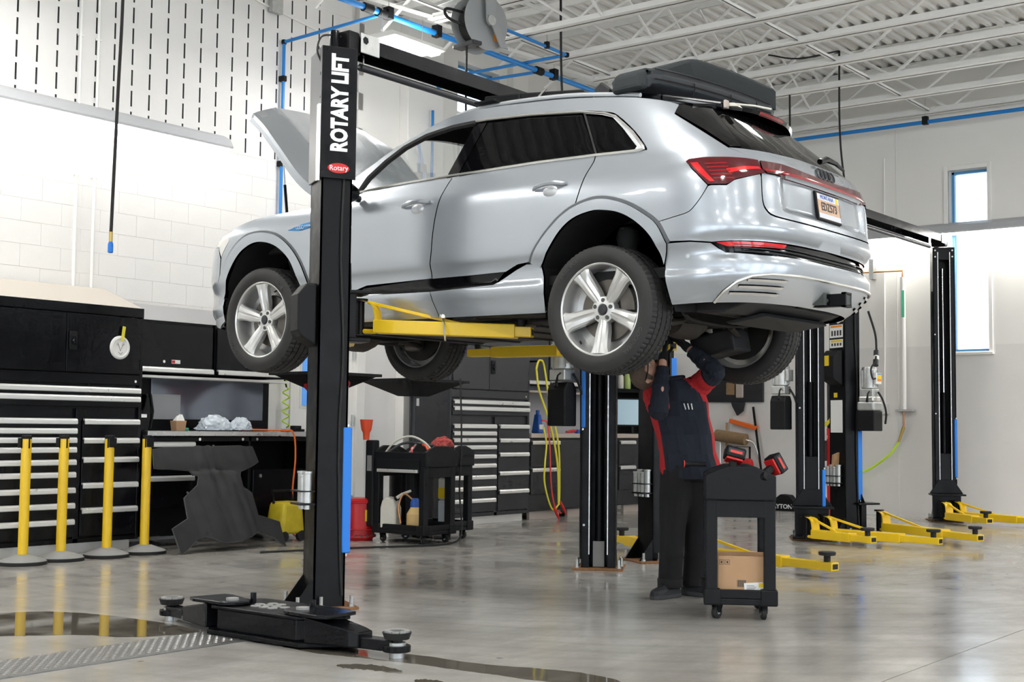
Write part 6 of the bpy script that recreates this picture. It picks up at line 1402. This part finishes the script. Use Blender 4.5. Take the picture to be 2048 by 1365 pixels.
# cable on the floor from near post to carts, hanging air hose at carts
t = thing('floor_cable', 'black cable trailing over the floor to the utility carts', 'cord', (2.9, 2.55, 0)); MB().tube(catmull([(-.9, .3, .012), (0, 0, .012), (.55, -.25, .012), (.95, -.30, .012), (1.22, -.20, .10), (1.36, -.05, .5), (1.44, .0, 1.0), (1.47, .05, 1.6)], 7), .010, n=6).build('tube', 'rubber', t, smooth=True)
# ---- jumper cables on the far bench
t = thing('jumper_cables', 'yellow jumper cables with red clamps hanging from a hook', 'cable', (7.14, 3.68, 1.93))
MB().cyl((0, .25, .0), (0, -.02, .0), .012, n=8).build('hook', 'black_metal', t)
MB().tube(catmull([(-.08, -.02, -.10), (-.05, -.02, -.02), (.0, -.02, .01), (.08, -.02, -.06), (.20, -.03, -.55), (.36, -.04, -1.0), (.38, -.05, -1.5), (.36, -.06, -1.74)], 7), .013, n=7).build('cable', 'hose_yellow', t, smooth=True)
MB().tube(catmull([(-.08, -.02, -.10), (-.02, -.02, -.35), (.14, -.03, -.65), (.26, -.04, -.95), (.34, -.05, -1.3), (.35, -.06, -1.74)], 7), .013, n=7).build('cable', 'hose_yellow', t, smooth=True)
MB().tube(catmull([(.05, -.04, -.80), (.10, -.05, -1.0), (.06, -.06, -1.25), (.06, -.06, -1.5), (.20, -.07, -1.80), (.36, -.07, -1.74)], 7), .011, n=7).build('cable', 'hose_yellow', t, smooth=True)
MB().tube(catmull([(.02, -.04, -.72), (.12, -.05, -.76), (.17, -.05, -1.05), (.19, -.06, -1.5), (.26, -.07, -1.78), (.38, -.08, -1.86)], 7), .010, n=7).build('cable', 'red_label', t, smooth=True)
for (dx, dz, l) in ((.22, -1.78, .16), (.36, -1.72, .16)): MB().tube([(dx, -.08, dz), (dx+.05, -.10, dz-l*.6), (dx+.10, -.10, dz-l)], [.014, .018, .008]).build('clamp', 'red_paint', t, smooth=True)
for i, (x, mt, lab, sz) in enumerate(((7.16, 'black_plastic', 'black oil jug with red cap on the far bench', (.09, .06, .20)), (7.62, 'blue_cap', 'blue fluid jug on the far bench behind cables', (.06, .06, .24)))):
    t = thing('fluid_bottle', lab, 'bottle', (x, 4.05, 1.05)); m = MB(); m.hexa([(-sz[0], -sz[1], 0), (sz[0], -sz[1], 0), (sz[0], sz[1], 0), (-sz[0], sz[1], 0)], [(-sz[0]*.5, -sz[1]*.6, sz[2]), (sz[0]*.5, -sz[1]*.6, sz[2]), (sz[0]*.5, sz[1]*.6, sz[2]), (-sz[0]*.5, sz[1]*.6, sz[2])]); m.build('body', mt, t, bevel=.015); MB().cyl((0, 0, sz[2]), (0, 0, sz[2]+.05), .025, n=12).build('cap', 'red_paint' if i == 0 else 'blue_cap', t); MB().box(-.04, .04, -sz[1]-.004, -sz[1]*.8, .05, .11).build('label', 'white_paper', t)
t = thing('tool_charger', 'red handled tool lying on the far bench', 'hand tool', (8.1, 3.85, 1.05), .1); m = MB(); m.tube([(-.16, 0, .02), (0, 0, .03), (.14, .02, .035)], [.012, .022, .014]); m.build('handle', 'red_paint', t, smooth=True); MB().box(.12, .2, -.02, .04, .0, .05).build('head', 'blue_cap', t, bevel=.006)
# ---- right wall clutter
t = thing('glove_board', 'dark wall panel with gloves hanging beneath it', 'wall panel', (WX-.035, 3.21, 1.52)); MB().box(-.02, .03, -.42, .50, 0, .42).build('panel', 'charcoal', t, bevel=.006); MB().box(-.05, -.02, .02, .16, .10, .28).build('glove', 'sack_brown', t, bevel=.02); MB().box(-.05, -.02, -.12, .0, .06, .28).build('glove', 'top_tan', t, bevel=.02); MB().box(-.04, -.02, -.30, -.26, .26, .32).build('tag', 'white_paper', t)
MB().prism([(-.05, 0), (-.02, -.13), (.08, -.20), (.16, -.06), (.18, 0)], -.05, -.015, lambda a, b, h: (h, a-.1, b)).build('cap_hat', 'charcoal', t, bevel=.01)
t = thing('push_broom', 'broom with black handle leaning on the right wall', 'broom', (WX-.12, 2.72, 0)); MB().cyl((-.06, -.03, .10), (.06, .22, 1.45), .017, n=10).build('handle', 'black_metal', t, smooth=True); MB().box(-.10, -.02, -.22, .18, .0, .10).build('brush', 'charcoal', t, bevel=.01)
t = thing('squeegee', 'orange squeegee with wooden handle leaning head up on wall', 'squeegee', (WX-.14, 3.32, 0)); MB().cyl((-.02, .0, .02), (.07, .04, 1.22), .014, n=10).build('handle', 'wood', t, smooth=True); MB().box(.02, .10, -.16, .28, 1.19, 1.25, Matrix.Rotation(math.radians(14), 4, 'X')).build('blade', 'orange', t, bevel=.006)
t = thing('mat_roll', 'brown rolled sack on a wall rack', 'roll', (WX-.16, 3.24, .98)); MB().cyl((0, -.24, .0), (0, .24, .06), .085, n=18).build('roll', 'sack_brown', t, smooth=30); MB().tube(catmull([(.0, -.24, 0), (.02, -.36, -.06), (.04, -.42, -.30), (.04, -.42, -.75)], 5), .012).build('stand_tube', 'aluminium', t, smooth=True); MB().tube([(.05, .2, -.05), (.05, .2, -.95)], .012).build('stand_leg', 'aluminium', t, smooth=True)
t = thing('creeper_trolley', 'small red and black hand truck standing against right wall', 'hand truck', (WX-.22, 3.03, .0)); MB().tube([(0, -.12, .1), (0, -.12, .88), (0, .12, .88), (0, .12, .1)], .016).build('frame', 'black_plastic', t, smooth=True)
for s in (-1, 1): MB().lathe([(.001, -.05), (.09, -.05), (.10, 0), (.09, .05), (.001, .05)], 16, (-.03, s*.10, .62), axis='y').build('reel', 'red_paint', t, smooth=30)
MB().box(-.08, .05, -.16, .16, .48, .58).build('body', 'charcoal', t, bevel=.02); MB().box(-.15, .05, -.2, .2, .0, .12).build('base', 'black_plastic', t, bevel=.02); MB().box(-.10, -.06, .25, .30, 0, .12).build('can', 'pad_blue', t)
t = thing('wheel_ramp', 'black ramp lettered DAYTON on floor against the right wall', 'ramp', (WX-.16, 2.42, 0)); MB().prism([(-.20, 0), (.26, 0), (.26, .05), (.10, .22), (-.02, .23), (-.20, .10)], -.06, .10, lambda a, b, h: (h, -a+.0, b)).build('body', 'black_plastic', t, bevel=.01); text_obj('lettering', 'DAYTON', .085, 'letter_white', t, frame4((-.063, 0.02, .06), (0, -1, 0), (0, 0, 1)), ext=.001, bold=.002)
t = thing('air_tank_stand', 'tall red stand with yellow hose coiled on top behind lift', 'stand', (9.45, .93, 0)); MB().box(-.035, .035, -.035, .035, 0, 1.15).build('post', 'red_paint', t, bevel=.006); MB().box(-.03, .03, -.03, .03, 1.15, 1.85).build('upper_post', 'charcoal', t, bevel=.006); MB().lathe([(.22, 0), (.22, .03), (.05, .06)], 20).build('foot', 'red_paint', t, smooth=30)
for i in range(3): MB().tube(catmull([(-.06, .09+.01*i, 1.75), (-.08, .02, 1.80-.01*i), (-.08, -.07, 1.70), (-.08, -.08+.01*i, 1.35), (-.08, .02, 1.22-.02*i), (-.06, .10, 1.30), (-.05, .12, 1.55)], 6, True), .012, closed=True).build('hose_coil', 'hose_yellow', t, smooth=True)
MB().box(-.16, .0, .03, .18, .75, 1.0).build('box', 'charcoal', t, bevel=.01); MB().box(-.165, -.16, .05, .16, .90, .96).build('label', 'orange_label', t); MB().box(-.12, .02, .02, .16, 1.02, 1.06).build('bracket', 'top_tan', t)
# ---- wet patches on the floor
def puddle(label, pts, mt='wet', jag=.035, fr=9):
    P0 = [(v.x, v.y) for v in catmull([(a, b, 0) for a, b in pts], 14, True)]; P = []; rnd = random.Random(len(label))
    ph = [rnd.uniform(0, 6) for _ in range(6)]
    for i, (a, b) in enumerate(P0):
        t = 2*PI*i/len(P0); k = sum(math.sin(f*t+ph[q])/f**.6 for q, f in enumerate((fr, fr*2+1, fr*4+1, fr*7+2)))*jag*.5+rnd.uniform(-.3, .3)*jag*.25
        P.append((a+k*.8, b+k*.6))
    m = MB(); m.add([(a, b, .0016) for a, b in P]+[(a, b, .0002) for a, b in P], [tuple(range(len(P)))] + [(i, (i+1) % len(P), len(P)+(i+1) % len(P), len(P)+i) for i in range(len(P))]); o = m.build('puddle', mt, None); tag(o, label, 'puddle', 'wet patches on the floor'); return o
mat('wet', (.105, .092, .072), .05, spec=.6, noise=.35, nscale=5, rvar=.04)
puddle('dark wet patch left of the in-ground lift mirroring the yellow posts', [(-1.50, 1.20), (-1.20, .95), (-1.10, .55), (-1.08, .15), (-1.13, -.20), (-1.25, -.25), (-1.50, -.12), (-1.66, .16), (-1.95, .42), (-2.5, .9), (-2.2, 1.5)])
puddle('long wet streak in front of the in-ground lift arm', [(-1.18, -.92), (-1.02, -1.22), (-.93, -1.58), (-.90, -2.02), (-.78, -2.45), (-.86, -2.75), (-1.02, -2.60), (-1.08, -2.2), (-1.10, -1.85), (-1.14, -1.55), (-1.20, -1.25)])
puddle('small ragged wet patch near the bottom edge of the photo', [(-1.36, -1.50), (-1.26, -1.62), (-1.27, -1.80), (-1.33, -1.86), (-1.36, -1.70), (-1.40, -1.58)], jag=.06, fr=14)
puddle('little brown wet spot below the long streak', [(-1.40, -2.02), (-1.35, -2.10), (-1.38, -2.28), (-1.44, -2.26), (-1.47, -2.12)], jag=.05, fr=11)
# ================================================================= THINGS LYING ON THE CAR ROOF AND ARM
co = Vector((1.503, -1.657, 1.48))
st = thing('rear_seat', 'black leather and suede seat back lying across the car roof', 'car seat', tuple(co+Vector((.02, -.10, 1.685))), math.radians(-8))
prof_n = 26
def seat_section(x):
    t = (x+.62)/1.36
    top = .27*sstep(-.02, .30, t)+.0; top = .07+.135*sstep(0.0, .40, t)
    return top
m = MB(); m2 = MB(); R1 = []; R2 = []
for i in range(prof_n+1):
    x = -.62+1.36*i/prof_n; tp = seat_section(x); e = 1-.35*max(0, (abs((i/prof_n)-.5)-.44)/.06)
    zb = .015+ .03*(1-((x)/.7)**2)
    low = [(.22, zb), (-.20, zb), (-.27*e, zb+.02), (-.30*e, zb+.07), (-.27*e, zb+.115*e), (-.20, zb+.130*e), (.20, zb+.130*e), (.25, zb+.07)]
    up = [(-.235, zb+.10), (-.235, zb+.02+tp), (-.20, zb+.045+tp), (.16, zb+.045+tp), (.20, zb+.10)]
    R1.append([Vector((x, y, z)) for y, z in low]); R2.append([Vector((x*.985+.005, y, z)) for y, z in up])
for R_, mm in ((R1, m), (R2, m2)):
    k = len(R_[0]); mm.add([v for r in R_ for v in r], [(i*k+j, i*k+(j+1) % k, (i+1)*k+(j+1) % k, (i+1)*k+j) for i in range(prof_n) for j in range(k)] + [tuple(range(k)), tuple(range(prof_n*k, prof_n*k+k))])
for mm in (m, m2): mm.v = [(x, y*.58+.045, z) for x, y, z in mm.v]
b = m.build('cushion', 'leather_black', st, smooth=50, bevel=.012); m2.build('back_panel', 'suede_black', st, smooth=50, bevel=.012)
for zz, yy in ((.030, -.302), (.090, -.298)): MB().tube([(x, (yy+.012)*.58+.041, .015+.03*(1-(x/.7)**2)+zz+.012) for x in [-.58+.06*i for i in range(21)]], .0045, n=5).build('piping', 'black_cloth', st, smooth=True)
for x in (-.20, .18, .46): MB().tube([(x, y_*.58+.043, z_) for y_, z_ in ((-.268, .03), (-.305, .07), (-.298, .10), (-.262, .138))], .0035, n=5).build('seam', 'black_cloth', st, smooth=True)
m = MB(); m.hexa([(-.68, -.09, .0), (-.60, -.11, .0), (-.60, .17, .0), (-.68, .15, .0)], [(-.66, -.07, .11), (-.60, -.09, .14), (-.60, .16, .14), (-.66, .14, .11)]); m.build('side_bolster', 'suede_black', st, bevel=.03, seg=3)
def rail_trim(label, pts, w, h, loc, mt='black_plastic', torn=False):
    t = thing('trim_panel', label, 'car part', loc); m = MB()
    for a, b_ in zip(pts[:-1], pts[1:]): m.hexa(*oriented(Vector(a), Vector(b_), w, h))
    m.build('panel', mt, t, bevel=.012)
    return t
zr = lambda Y: interp(RE, Y)
t = rail_trim('long black plastic trim panel lying along the car roof', [(-.45, 1.24, zr(1.2)+.115), (-.43, .95, zr(.95)+.105), (-.43, .44, zr(.44)+.09)], .13, .07, tuple(co), 'black_plastic')
MB().tube([(-.52, .78, zr(.78)+.05), (-.51, .72, zr(.72)+.11)], .008).build('clip', 'chrome', t); MB().box(-.60, -.38, 1.08, 1.25, zr(1.1)+.045, zr(1.1)+.06).build('flap', 'black_plastic', t, bevel=.004)
t = rail_trim('dark trim strip with torn pale end below the seat back', [(-.50, .24, zr(.24)+.062), (-.49, -.15, zr(-.15)+.060), (-.47, -.56, zr(-.43)+.020)], .05, .045, tuple(co), 'black_gloss')
MB().box(-.495, -.455, -.585, -.565, zr(-.43)-.02, zr(-.43)+.03).build('torn_end', 'top_tan', t, bevel=.006); MB().prism([(-.57, .0), (-.64, -.012), (-.62, .012), (-.58, .018)], -.46, -.40, lambda a, b_, h: (h, a, zr(-.43)+b_)).build('torn_foam', 'jug_white', t); MB().tube([(-.45, -.60, zr(-.43)+.01), (-.40, -.72, zr(-.43)-.01), (-.34, -.80, zr(-.43)-.03)], .006).build('clip_wire', 'jug_white', t)
t = thing('trim_bracket', 'small black plastic bracket pieces on roof before the seat', 'car part', tuple(co+Vector((-.45, .32, 1.74)))); MB().prism([(-.06, -.03), (.05, -.04), (.07, .03), (.0, .085), (-.05, .05)], -.02, .02, lambda a, b_, h: (h, -a, b_)).build('bracket', 'dark_plastic', t, bevel=.008); MB().prism([(-.18, -.03), (-.10, -.03), (-.14, .06)], -.015, .015, lambda a, b_, h: (h, -a+.02, b_)).build('hook', 'black_plastic', t, bevel=.004); MB().tube([(0, .26, .05), (0, .20, -.02), (.02, .12, -.02)], .010).build('clip', 'black_plastic', t)
t = thing('wind_deflector', 'black wind deflector wedge at the front of car roof', 'car part', tuple(co+Vector((-.1, 1.42, 1.76)))); MB().prism([(-.22, .0), (.24, -.06), (.20, -.03), (-.20, .055)], -.30, .30, lambda a, b_, h: (h, a, b_)).build('wedge', 'black_plastic', t, bevel=.006)
t = thing('ratchet', 'chrome ratchet hooked over the yellow lift arm', 'hand tool', (.60, -.42, 1.79)); MB().tube([(.0, .0, .02), (-.04, -.05, -.06), (-.055, -.07, -.13)], [.008, .007, .006]).build('handle', 'chrome', t, smooth=True); MB().lathe([(.001, 0), (.022, 0), (.024, .012), (.020, .024), (.001, .026)], 16, (0, 0, .02)).build('head', 'chrome', t, smooth=30)
t = thing('spare_glove', 'dark crumpled glove on top of the yellow lift arm', 'glove', (.68, -.55, 1.80)); MB().hexa([(-.03, -.09, 0), (.03, -.10, 0), (.04, .10, 0), (-.03, .10, 0)], [(-.02, -.09, .02), (.02, -.09, .018), (.03, .09, .05), (-.02, .09, .055)]).build('fabric', 'charcoal', t, bevel=.01)
# ================================================================= MECHANIC
PO = Vector((1.90, -1.45, 0)); PL = Vector((.51, -.86, 0)).normalized(); PF = Vector((-.86, -.51, 0)).normalized()
person = thing('person', 'person in navy and red work shirt reaching up under the car', 'person', tuple(PO))
def B(s, d, z): return PL*s + PF*d + Vector((0, 0, z))
def limb(mb, pts, rad, n=14, sub=5):
    P = catmull(pts, sub); k = len(pts); R = []
    for i in range(len(P)):
        t = i/(len(P)-1)*(k-1); j = min(k-2, int(t)); R.append(rad[j]+(rad[j+1]-rad[j])*(t-j))
    mb.tube(P, R, n=n)
# -- body: one continuous skin surface (legs, torso, neck, arms, head), remeshed
HU = (PL*-.95 + Vector((0, 0, .10)) + PF*.22).normalized(); HN = (Vector((0, 0, .90)) + PL*.22 + PF*.38); HN = (HN-HU*HN.dot(HU)).normalized(); HR = HN.cross(HU)
HC = B(-.255, .06, 1.475)
def H(x, y, z): return HC + HR*x + HN*y + HU*z          # head frame: x right, y face, z crown
body = MB()
for seg in range(1):
    vs_ = []; nu, nv = 20, 14
    for i in range(nv+1):
        ph = PI*i/nv
        for j in range(nu):
            th = 2*PI*j/nu; x = .074*math.sin(ph)*math.cos(th); y = .094*math.sin(ph)*math.sin(th); z = .108*math.cos(ph)
            if z < 0: x *= 1-.25*(-z/.108); y += .012*(-z/.108) if y > 0 else .02*(-z/.108)
            vs_.append(H(x, y, z))
    body.add(vs_, [(i*nu+j, i*nu+(j+1) % nu, (i+1)*nu+(j+1) % nu, (i+1)*nu+j) for i in range(nv) for j in range(nu)])
body.tube([H(0, .088, .012), H(0, .108, -.014), H(0, .092, -.030)], [.008, .016, .012], n=8)      # nose
body.tube([H(-.03, .082, .022), H(0, .092, .024), H(.03, .082, .022)], [.012, .013, .012], n=8)   # brow
body.tube([H(-.022, .082, -.062), H(0, .090, -.062), H(.022, .082, -.062)], [.008, .010, .008], n=8)  # mouth
body.tube([H(-.02, .070, -.098), H(0, .078, -.100), H(.02, .070, -.098)], [.018, .020, .018], n=8)    # chin
for s in (-1, 1): body.tube([H(s*.074, -.005, .020), H(s*.084, -.016, .004), H(s*.076, -.006, -.030)], [.010, .016, .008], n=8)
limb(body, [H(0, -.02, -.05), B(-.13, .02, 1.425), B(-.07, .0, 1.36)], [.055, .056, .07])
limb(body, [B(-.06, 0, 1.33), B(-.02, 0, 1.1), B(.02, 0, .86)], [.08, .085, .09])
SHL, ELL, WRL, HAL = B(-.20, .02, 1.345), B(-.175, .20, 1.245), B(-.150, .13, 1.575), B(-.135, .07, 1.665)
SHR, ELR, WRR, HAR = B(.085, .0, 1.405), B(.190, .13, 1.500), B(.015, .06, 1.655), B(-.035, .03, 1.70)
limb(body, [B(-.1, 0, 1.36), SHL, ELL, WRL, WRL.lerp(HAL, .5)], [.06, .05, .042, .026, .012]); limb(body, [B(0, 0, 1.38), SHR, ELR, WRR, WRR.lerp(HAR, .5)], [.06, .05, .042, .026, .012])
HIL, KNL, ANL = B(-.055, .0, .86), B(-.085, .02, .46), B(-.100, .0, .09); HIR, KNR, ANR = B(.105, -.02, .86), B(.085, -.08, .46), B(.060, -.14, .09)
limb(body, [HIL, KNL, ANL], [.085, .058, .04]); limb(body, [HIR, KNR, ANR], [.085, .058, .04])
bo = body.build('body', 'skin', person, smooth=True)
rm = bo.modifiers.new('r', 'REMESH'); rm.mode = 'VOXEL'; rm.voxel_size = .008; rm.use_smooth_shade = True; smo = bo.modifiers.new('s', 'SMOOTH'); smo.iterations = 3; smo.factor = .5
# -- shirt: navy front, red side panels and shoulders
sh = MB(); NS = 28
rings = [(.80, .045, .0, .205, .125), (.86, .03, .0, .20, .125), (.95, .015, .0, .185, .118), (1.08, -.005, .0, .188, .118), (1.20, -.035, .0, .195, .122), (1.30, -.05, .0, .200, .118), (1.38, -.055, .0, .170, .10), (1.43, -.075, .005, .115, .085), (1.46, -.095, .01, .075, .07)]
rr_ = []
for (z, s0, d0, a, b) in rings:
    row = []
    for j in range(NS):
        th = 2*PI*j/NS; cx_, sy_ = math.cos(th), math.sin(th); fold = .006*math.sin(5*th+z*9)+.004*math.sin(9*th-z*14)
        row.append(B(s0+(a+fold)*math.copysign(abs(cx_)**.85, cx_), d0+(b+fold)*math.copysign(abs(sy_)**.85, sy_), z+.012*math.sin(3*th)*(z < .85)))
    rr_.append(row)
for i in range(len(rr_)-1):
    for j in range(NS):
        th = (j+.5)/NS*360; side = (th < 26 or th > 334 or 136 < th < 226)
        sh.mi = 1 if side and i < len(rr_)-3 else 0
        if i >= len(rr_)-4 and (th < 40 or th > 320 or 140 < th < 220): sh.mi = 1
        sh.add([rr_[i][j], rr_[i][(j+1) % NS], rr_[i+1][(j+1) % NS], rr_[i+1][j]], [(0, 1, 2, 3)])
def sleeve(pts, rad, red_to):
    P = catmull(pts, 6); k = len(pts); n = 16
    R = []
    for i in range(len(P)):
        t = i/(len(P)-1)*(k-1); j = min(k-2, int(t)); R.append(rad[j]+(rad[j+1]-rad[j])*(t-j)+.003*math.sin(i*1.9))
    m0 = MB(); m0.tube(P, R, n=n, cap=False); nf = n
    for q, f in enumerate(m0.f):
        row = q//n; sh.mi = 1 if row/(len(P)-1) < red_to else 0; sh.add([m0.v[i] for i in f], [(0, 1, 2, 3)])
sleeve([B(-.10, 0, 1.36), SHL, SHL.lerp(ELL, .6), ELL, ELL.lerp(WRL, .45), WRL-Vector((0, 0, .055))], [.085, .082, .075, .066, .056, .042], .52)
sleeve([B(.02, 0, 1.37), SHR, SHR.lerp(ELR, .6), ELR, ELR.lerp(WRR, .45), WRR.lerp(ELR, .12)], [.085, .082, .075, .066, .056, .042], .42)
so_ = sh.build('shirt', ['navy_cloth', 'red_cloth'], person, smooth=60, fix=True)
w_ = so_.modifiers.new('w', 'WELD'); w_.merge_threshold = .0005
sd = so_.modifiers.new('t', 'SOLIDIFY'); sd.thickness = .004
# collar and pens
MB().tube([B(-.10+.085*math.cos(a*PI/8), .012+.075*math.sin(a*PI/8), 1.452+.012*math.cos(a*PI/8)) for a in range(16)], .014, n=8, closed=True).build('collar', 'navy_cloth', person, smooth=True)
for i in range(3): MB().cyl(B(.0+.022*i, .128, 1.245), B(-.012+.024*i, .124, 1.285), .004, n=6).build('pen', 'white_plastic', person)
# slits of skin at the sleeve guards
for a, b_, r in ((ELL.lerp(WRL, .25), ELL.lerp(WRL, .55), .012), (ELR.lerp(WRR, .30), ELR.lerp(WRR, .62), .012)):
    off = PF*.050+PL*.012; MB().tube([a+off, a.lerp(b_, .5)+off*1.02, b_+off*.86], [.003, r, .003], n=8).build('sleeve_slit', 'skin', person, smooth=True)
# -- trousers
tr_ = MB()
def leg(pts, rad): limb(tr_, pts, rad, n=18, sub=6)
leg([HIL+Vector((0, 0, .06)), HIL, HIL.lerp(KNL, .5), KNL, KNL.lerp(ANL, .5), ANL+Vector((0, 0, .01))], [.10, .115, .105, .088, .082, .080]); leg([HIR+Vector((0, 0, .06)), HIR, HIR.lerp(KNR, .5), KNR, KNR.lerp(ANR, .5), ANR+Vector((0, 0, .01))], [.10, .115, .105, .088, .082, .080])
vs_ = []
for (z, a, b) in ((.78, .17, .12), (.86, .185, .125), (.93, .18, .118)):
    vs_.append([B(.025+a*math.cos(2*PI*j/24), -.005+b*math.sin(2*PI*j/24), z) for j in range(24)])
for i in range(2):
    for j in range(24): tr_.add([vs_[i][j], vs_[i][(j+1) % 24], vs_[i+1][(j+1) % 24], vs_[i+1][j]], [(0, 1, 2, 3)])
tr_.add(vs_[0], [tuple(range(24))]); tr_.add(vs_[2], [tuple(range(24))])
to = tr_.build('trousers', 'black_cloth', person, smooth=50); r2 = to.modifiers.new('r', 'REMESH'); r2.mode = 'VOXEL'; r2.voxel_size = .010; r2.use_smooth_shade = True; s2 = to.modifiers.new('s', 'SMOOTH'); s2.iterations = 4
for an in (ANL, ANR): MB().lathe([(.072, -.005), (.084, .0), (.086, .05), (.080, .058), (.070, .05)], 22, an-Vector((0, 0, .02))).build('trouser_cuff', 'black_cloth', person, smooth=40)
# -- shoes
mat('shoe_grey', (.020, .022, .026), .6); mat('sole', (.05, .052, .056), .7)
for an, yaw in ((ANL, (PF*.75-PL*.55).normalized()), (ANR, (PF*.45+PL*.75).normalized())):
    sd_ = Vector((-yaw.y, yaw.x, 0)); g0 = Vector((an.x, an.y, 0))
    secs = [(-.085, .032, .045), (-.06, .040, .090), (.0, .042, .105), (.06, .046, .080), (.12, .048, .058), (.17, .040, .046), (.195, .018, .034)]
    m = MB(); rws = []
    for (f, w, h) in secs: rws.append([g0+yaw*f+sd_*(w*math.cos(a*PI/8))+Vector((0, 0, .022+h*math.sin(a*PI/8))) for a in range(9)])
    for i in range(len(rws)-1):
        for j in range(8): m.add([rws[i][j], rws[i][j+1], rws[i+1][j+1], rws[i+1][j]], [(0, 1, 2, 3)])
    m.add(rws[0], [tuple(range(9))]); m.add(rws[-1], [tuple(range(9))[::-1]]); shoe = m.build('shoe', 'shoe_grey', person, smooth=50)
    m = MB(); pl_ = [(f, w*1.06) for f, w, h in secs]; poly = [(f, w) for f, w in pl_]+[(f, -w) for f, w in reversed(pl_)]
    m.prism(poly, .001, .026, lambda a, b, h: tuple(g0+yaw*a+sd_*b+Vector((0, 0, h)))); m.build('sole', 'sole', shoe, bevel=.004)
    for q in range(3): MB().tube([g0+yaw*(.03+.03*q)-sd_*.022+Vector((0, 0, .108-.016*q)), g0+yaw*(.03+.03*q)+sd_*.022+Vector((0, 0, .108-.016*q))], .003, n=5).build('lace', 'charcoal', shoe)
# -- gloves with five fingers, gripping at the underbody
def glove(wr, ha, palm_n):
    d = (ha-wr).normalized(); n_ = (palm_n-d*palm_n.dot(d)).normalized(); s = d.cross(n_)
    m = MB(); m.tube([wr-d*.012, wr+d*.01, wr+d*.04], [.031, .033, .030], n=14)
    P = lambda f, a, b: ha+d*f+s*a+n_*b
    m.hexa([P(-.065, -.030, -.014), P(-.065, .030, -.014), P(-.065, .030, .014), P(-.065, -.030, .014)], [P(.025, -.042, -.013), P(.025, .042, -.013), P(.025, .042, .013), P(.025, -.042, .013)])
    for a, l in ((-.032, .058), (-.011, .072), (.011, .068), (.031, .054)):
        m.tube([P(.015, a, 0), P(.03+l*.35, a*1.06, .004), P(.03+l*.62, a*1.08, .024), P(.025+l*.60, a*1.08, .044)], [.0105, .010, .0095, .008], n=10)
    m.tube([P(-.035, .028, .004), P(-.010, .056, .016), P(.020, .058, .034), P(.038, .046, .046)], [.013, .012, .011, .009], n=10)
    g_ = m.build('glove', 'black_cloth', person, smooth=45); r = g_.modifiers.new('r', 'REMESH'); r.mode = 'VOXEL'; r.voxel_size = .004; r.use_smooth_shade = True
glove(WRL, HAL, PL); glove(WRR, HAR, -PL)
# -- hair, beard, glasses
m = MB(); nu, nv = 20, 8; vs_ = []
for i in range(nv+1):
    ph = PI*.56*i/nv
    for j in range(nu):
        th = 2*PI*j/nu; k = 1.06+.02*math.sin(7*th+i); cutf = 1 if math.sin(th) < .35 else .72
        vs_.append(H(.076*k*math.sin(ph*cutf)*math.cos(th), .096*k*math.sin(ph*cutf)*math.sin(th)-.006, .110*k*math.cos(ph*cutf)))
m.add(vs_, [(i*nu+j, i*nu+(j+1) % nu, (i+1)*nu+(j+1) % nu, (i+1)*nu+j) for i in range(nv) for j in range(nu)]); m.build('hair', 'hair', person, smooth=60)
mat('beard', (.22, .09, .045), .85, noise=.3, nscale=70)
m = MB(); vs_ = []
for i in range(9):
    a = -1.25+2.5*i/8
    for j in range(4): 
        z = -.035-.024*j; rr2 = .078-.012*j*.8; vs_.append(H(rr2*math.sin(a), .016+ (.086-.004*j)*math.cos(a)*(1 if j < 3 else .92), z-.01*math.cos(a)))
m.add(vs_, [(i*4+j, i*4+j+1, (i+1)*4+j+1, (i+1)*4+j) for i in range(8) for j in range(3)]); bb_ = m.build('beard', 'beard', person, smooth=60); bs = bb_.modifiers.new('t', 'SOLIDIFY'); bs.thickness = .010; bs.offset = 1
gl = MB()
for s in (-1, 1): gl.tube([H(s*.004, .108, .016), H(s*.055, .096, .020), H(s*.078, .060, .018), H(s*.084, -.01, .022)], .0045, n=6)
gl.build('safety_glasses', 'black_plastic', person, smooth=True)
for s in (-1, 1):
    m = MB(); m.add([H(s*.008, .106, .018), H(s*.055, .096, .020), H(s*.056, .094, -.014), H(s*.012, .104, -.016)], [(0, 1, 2, 3)]); m.build('lens', 'car_glass', person)
    m = MB(); m.lathe([(.001, .008), (.009, .005), (.012, 0)], 10, H(s*.030, .082, .006)); m.build('eye', 'white_paper', person, smooth=True)
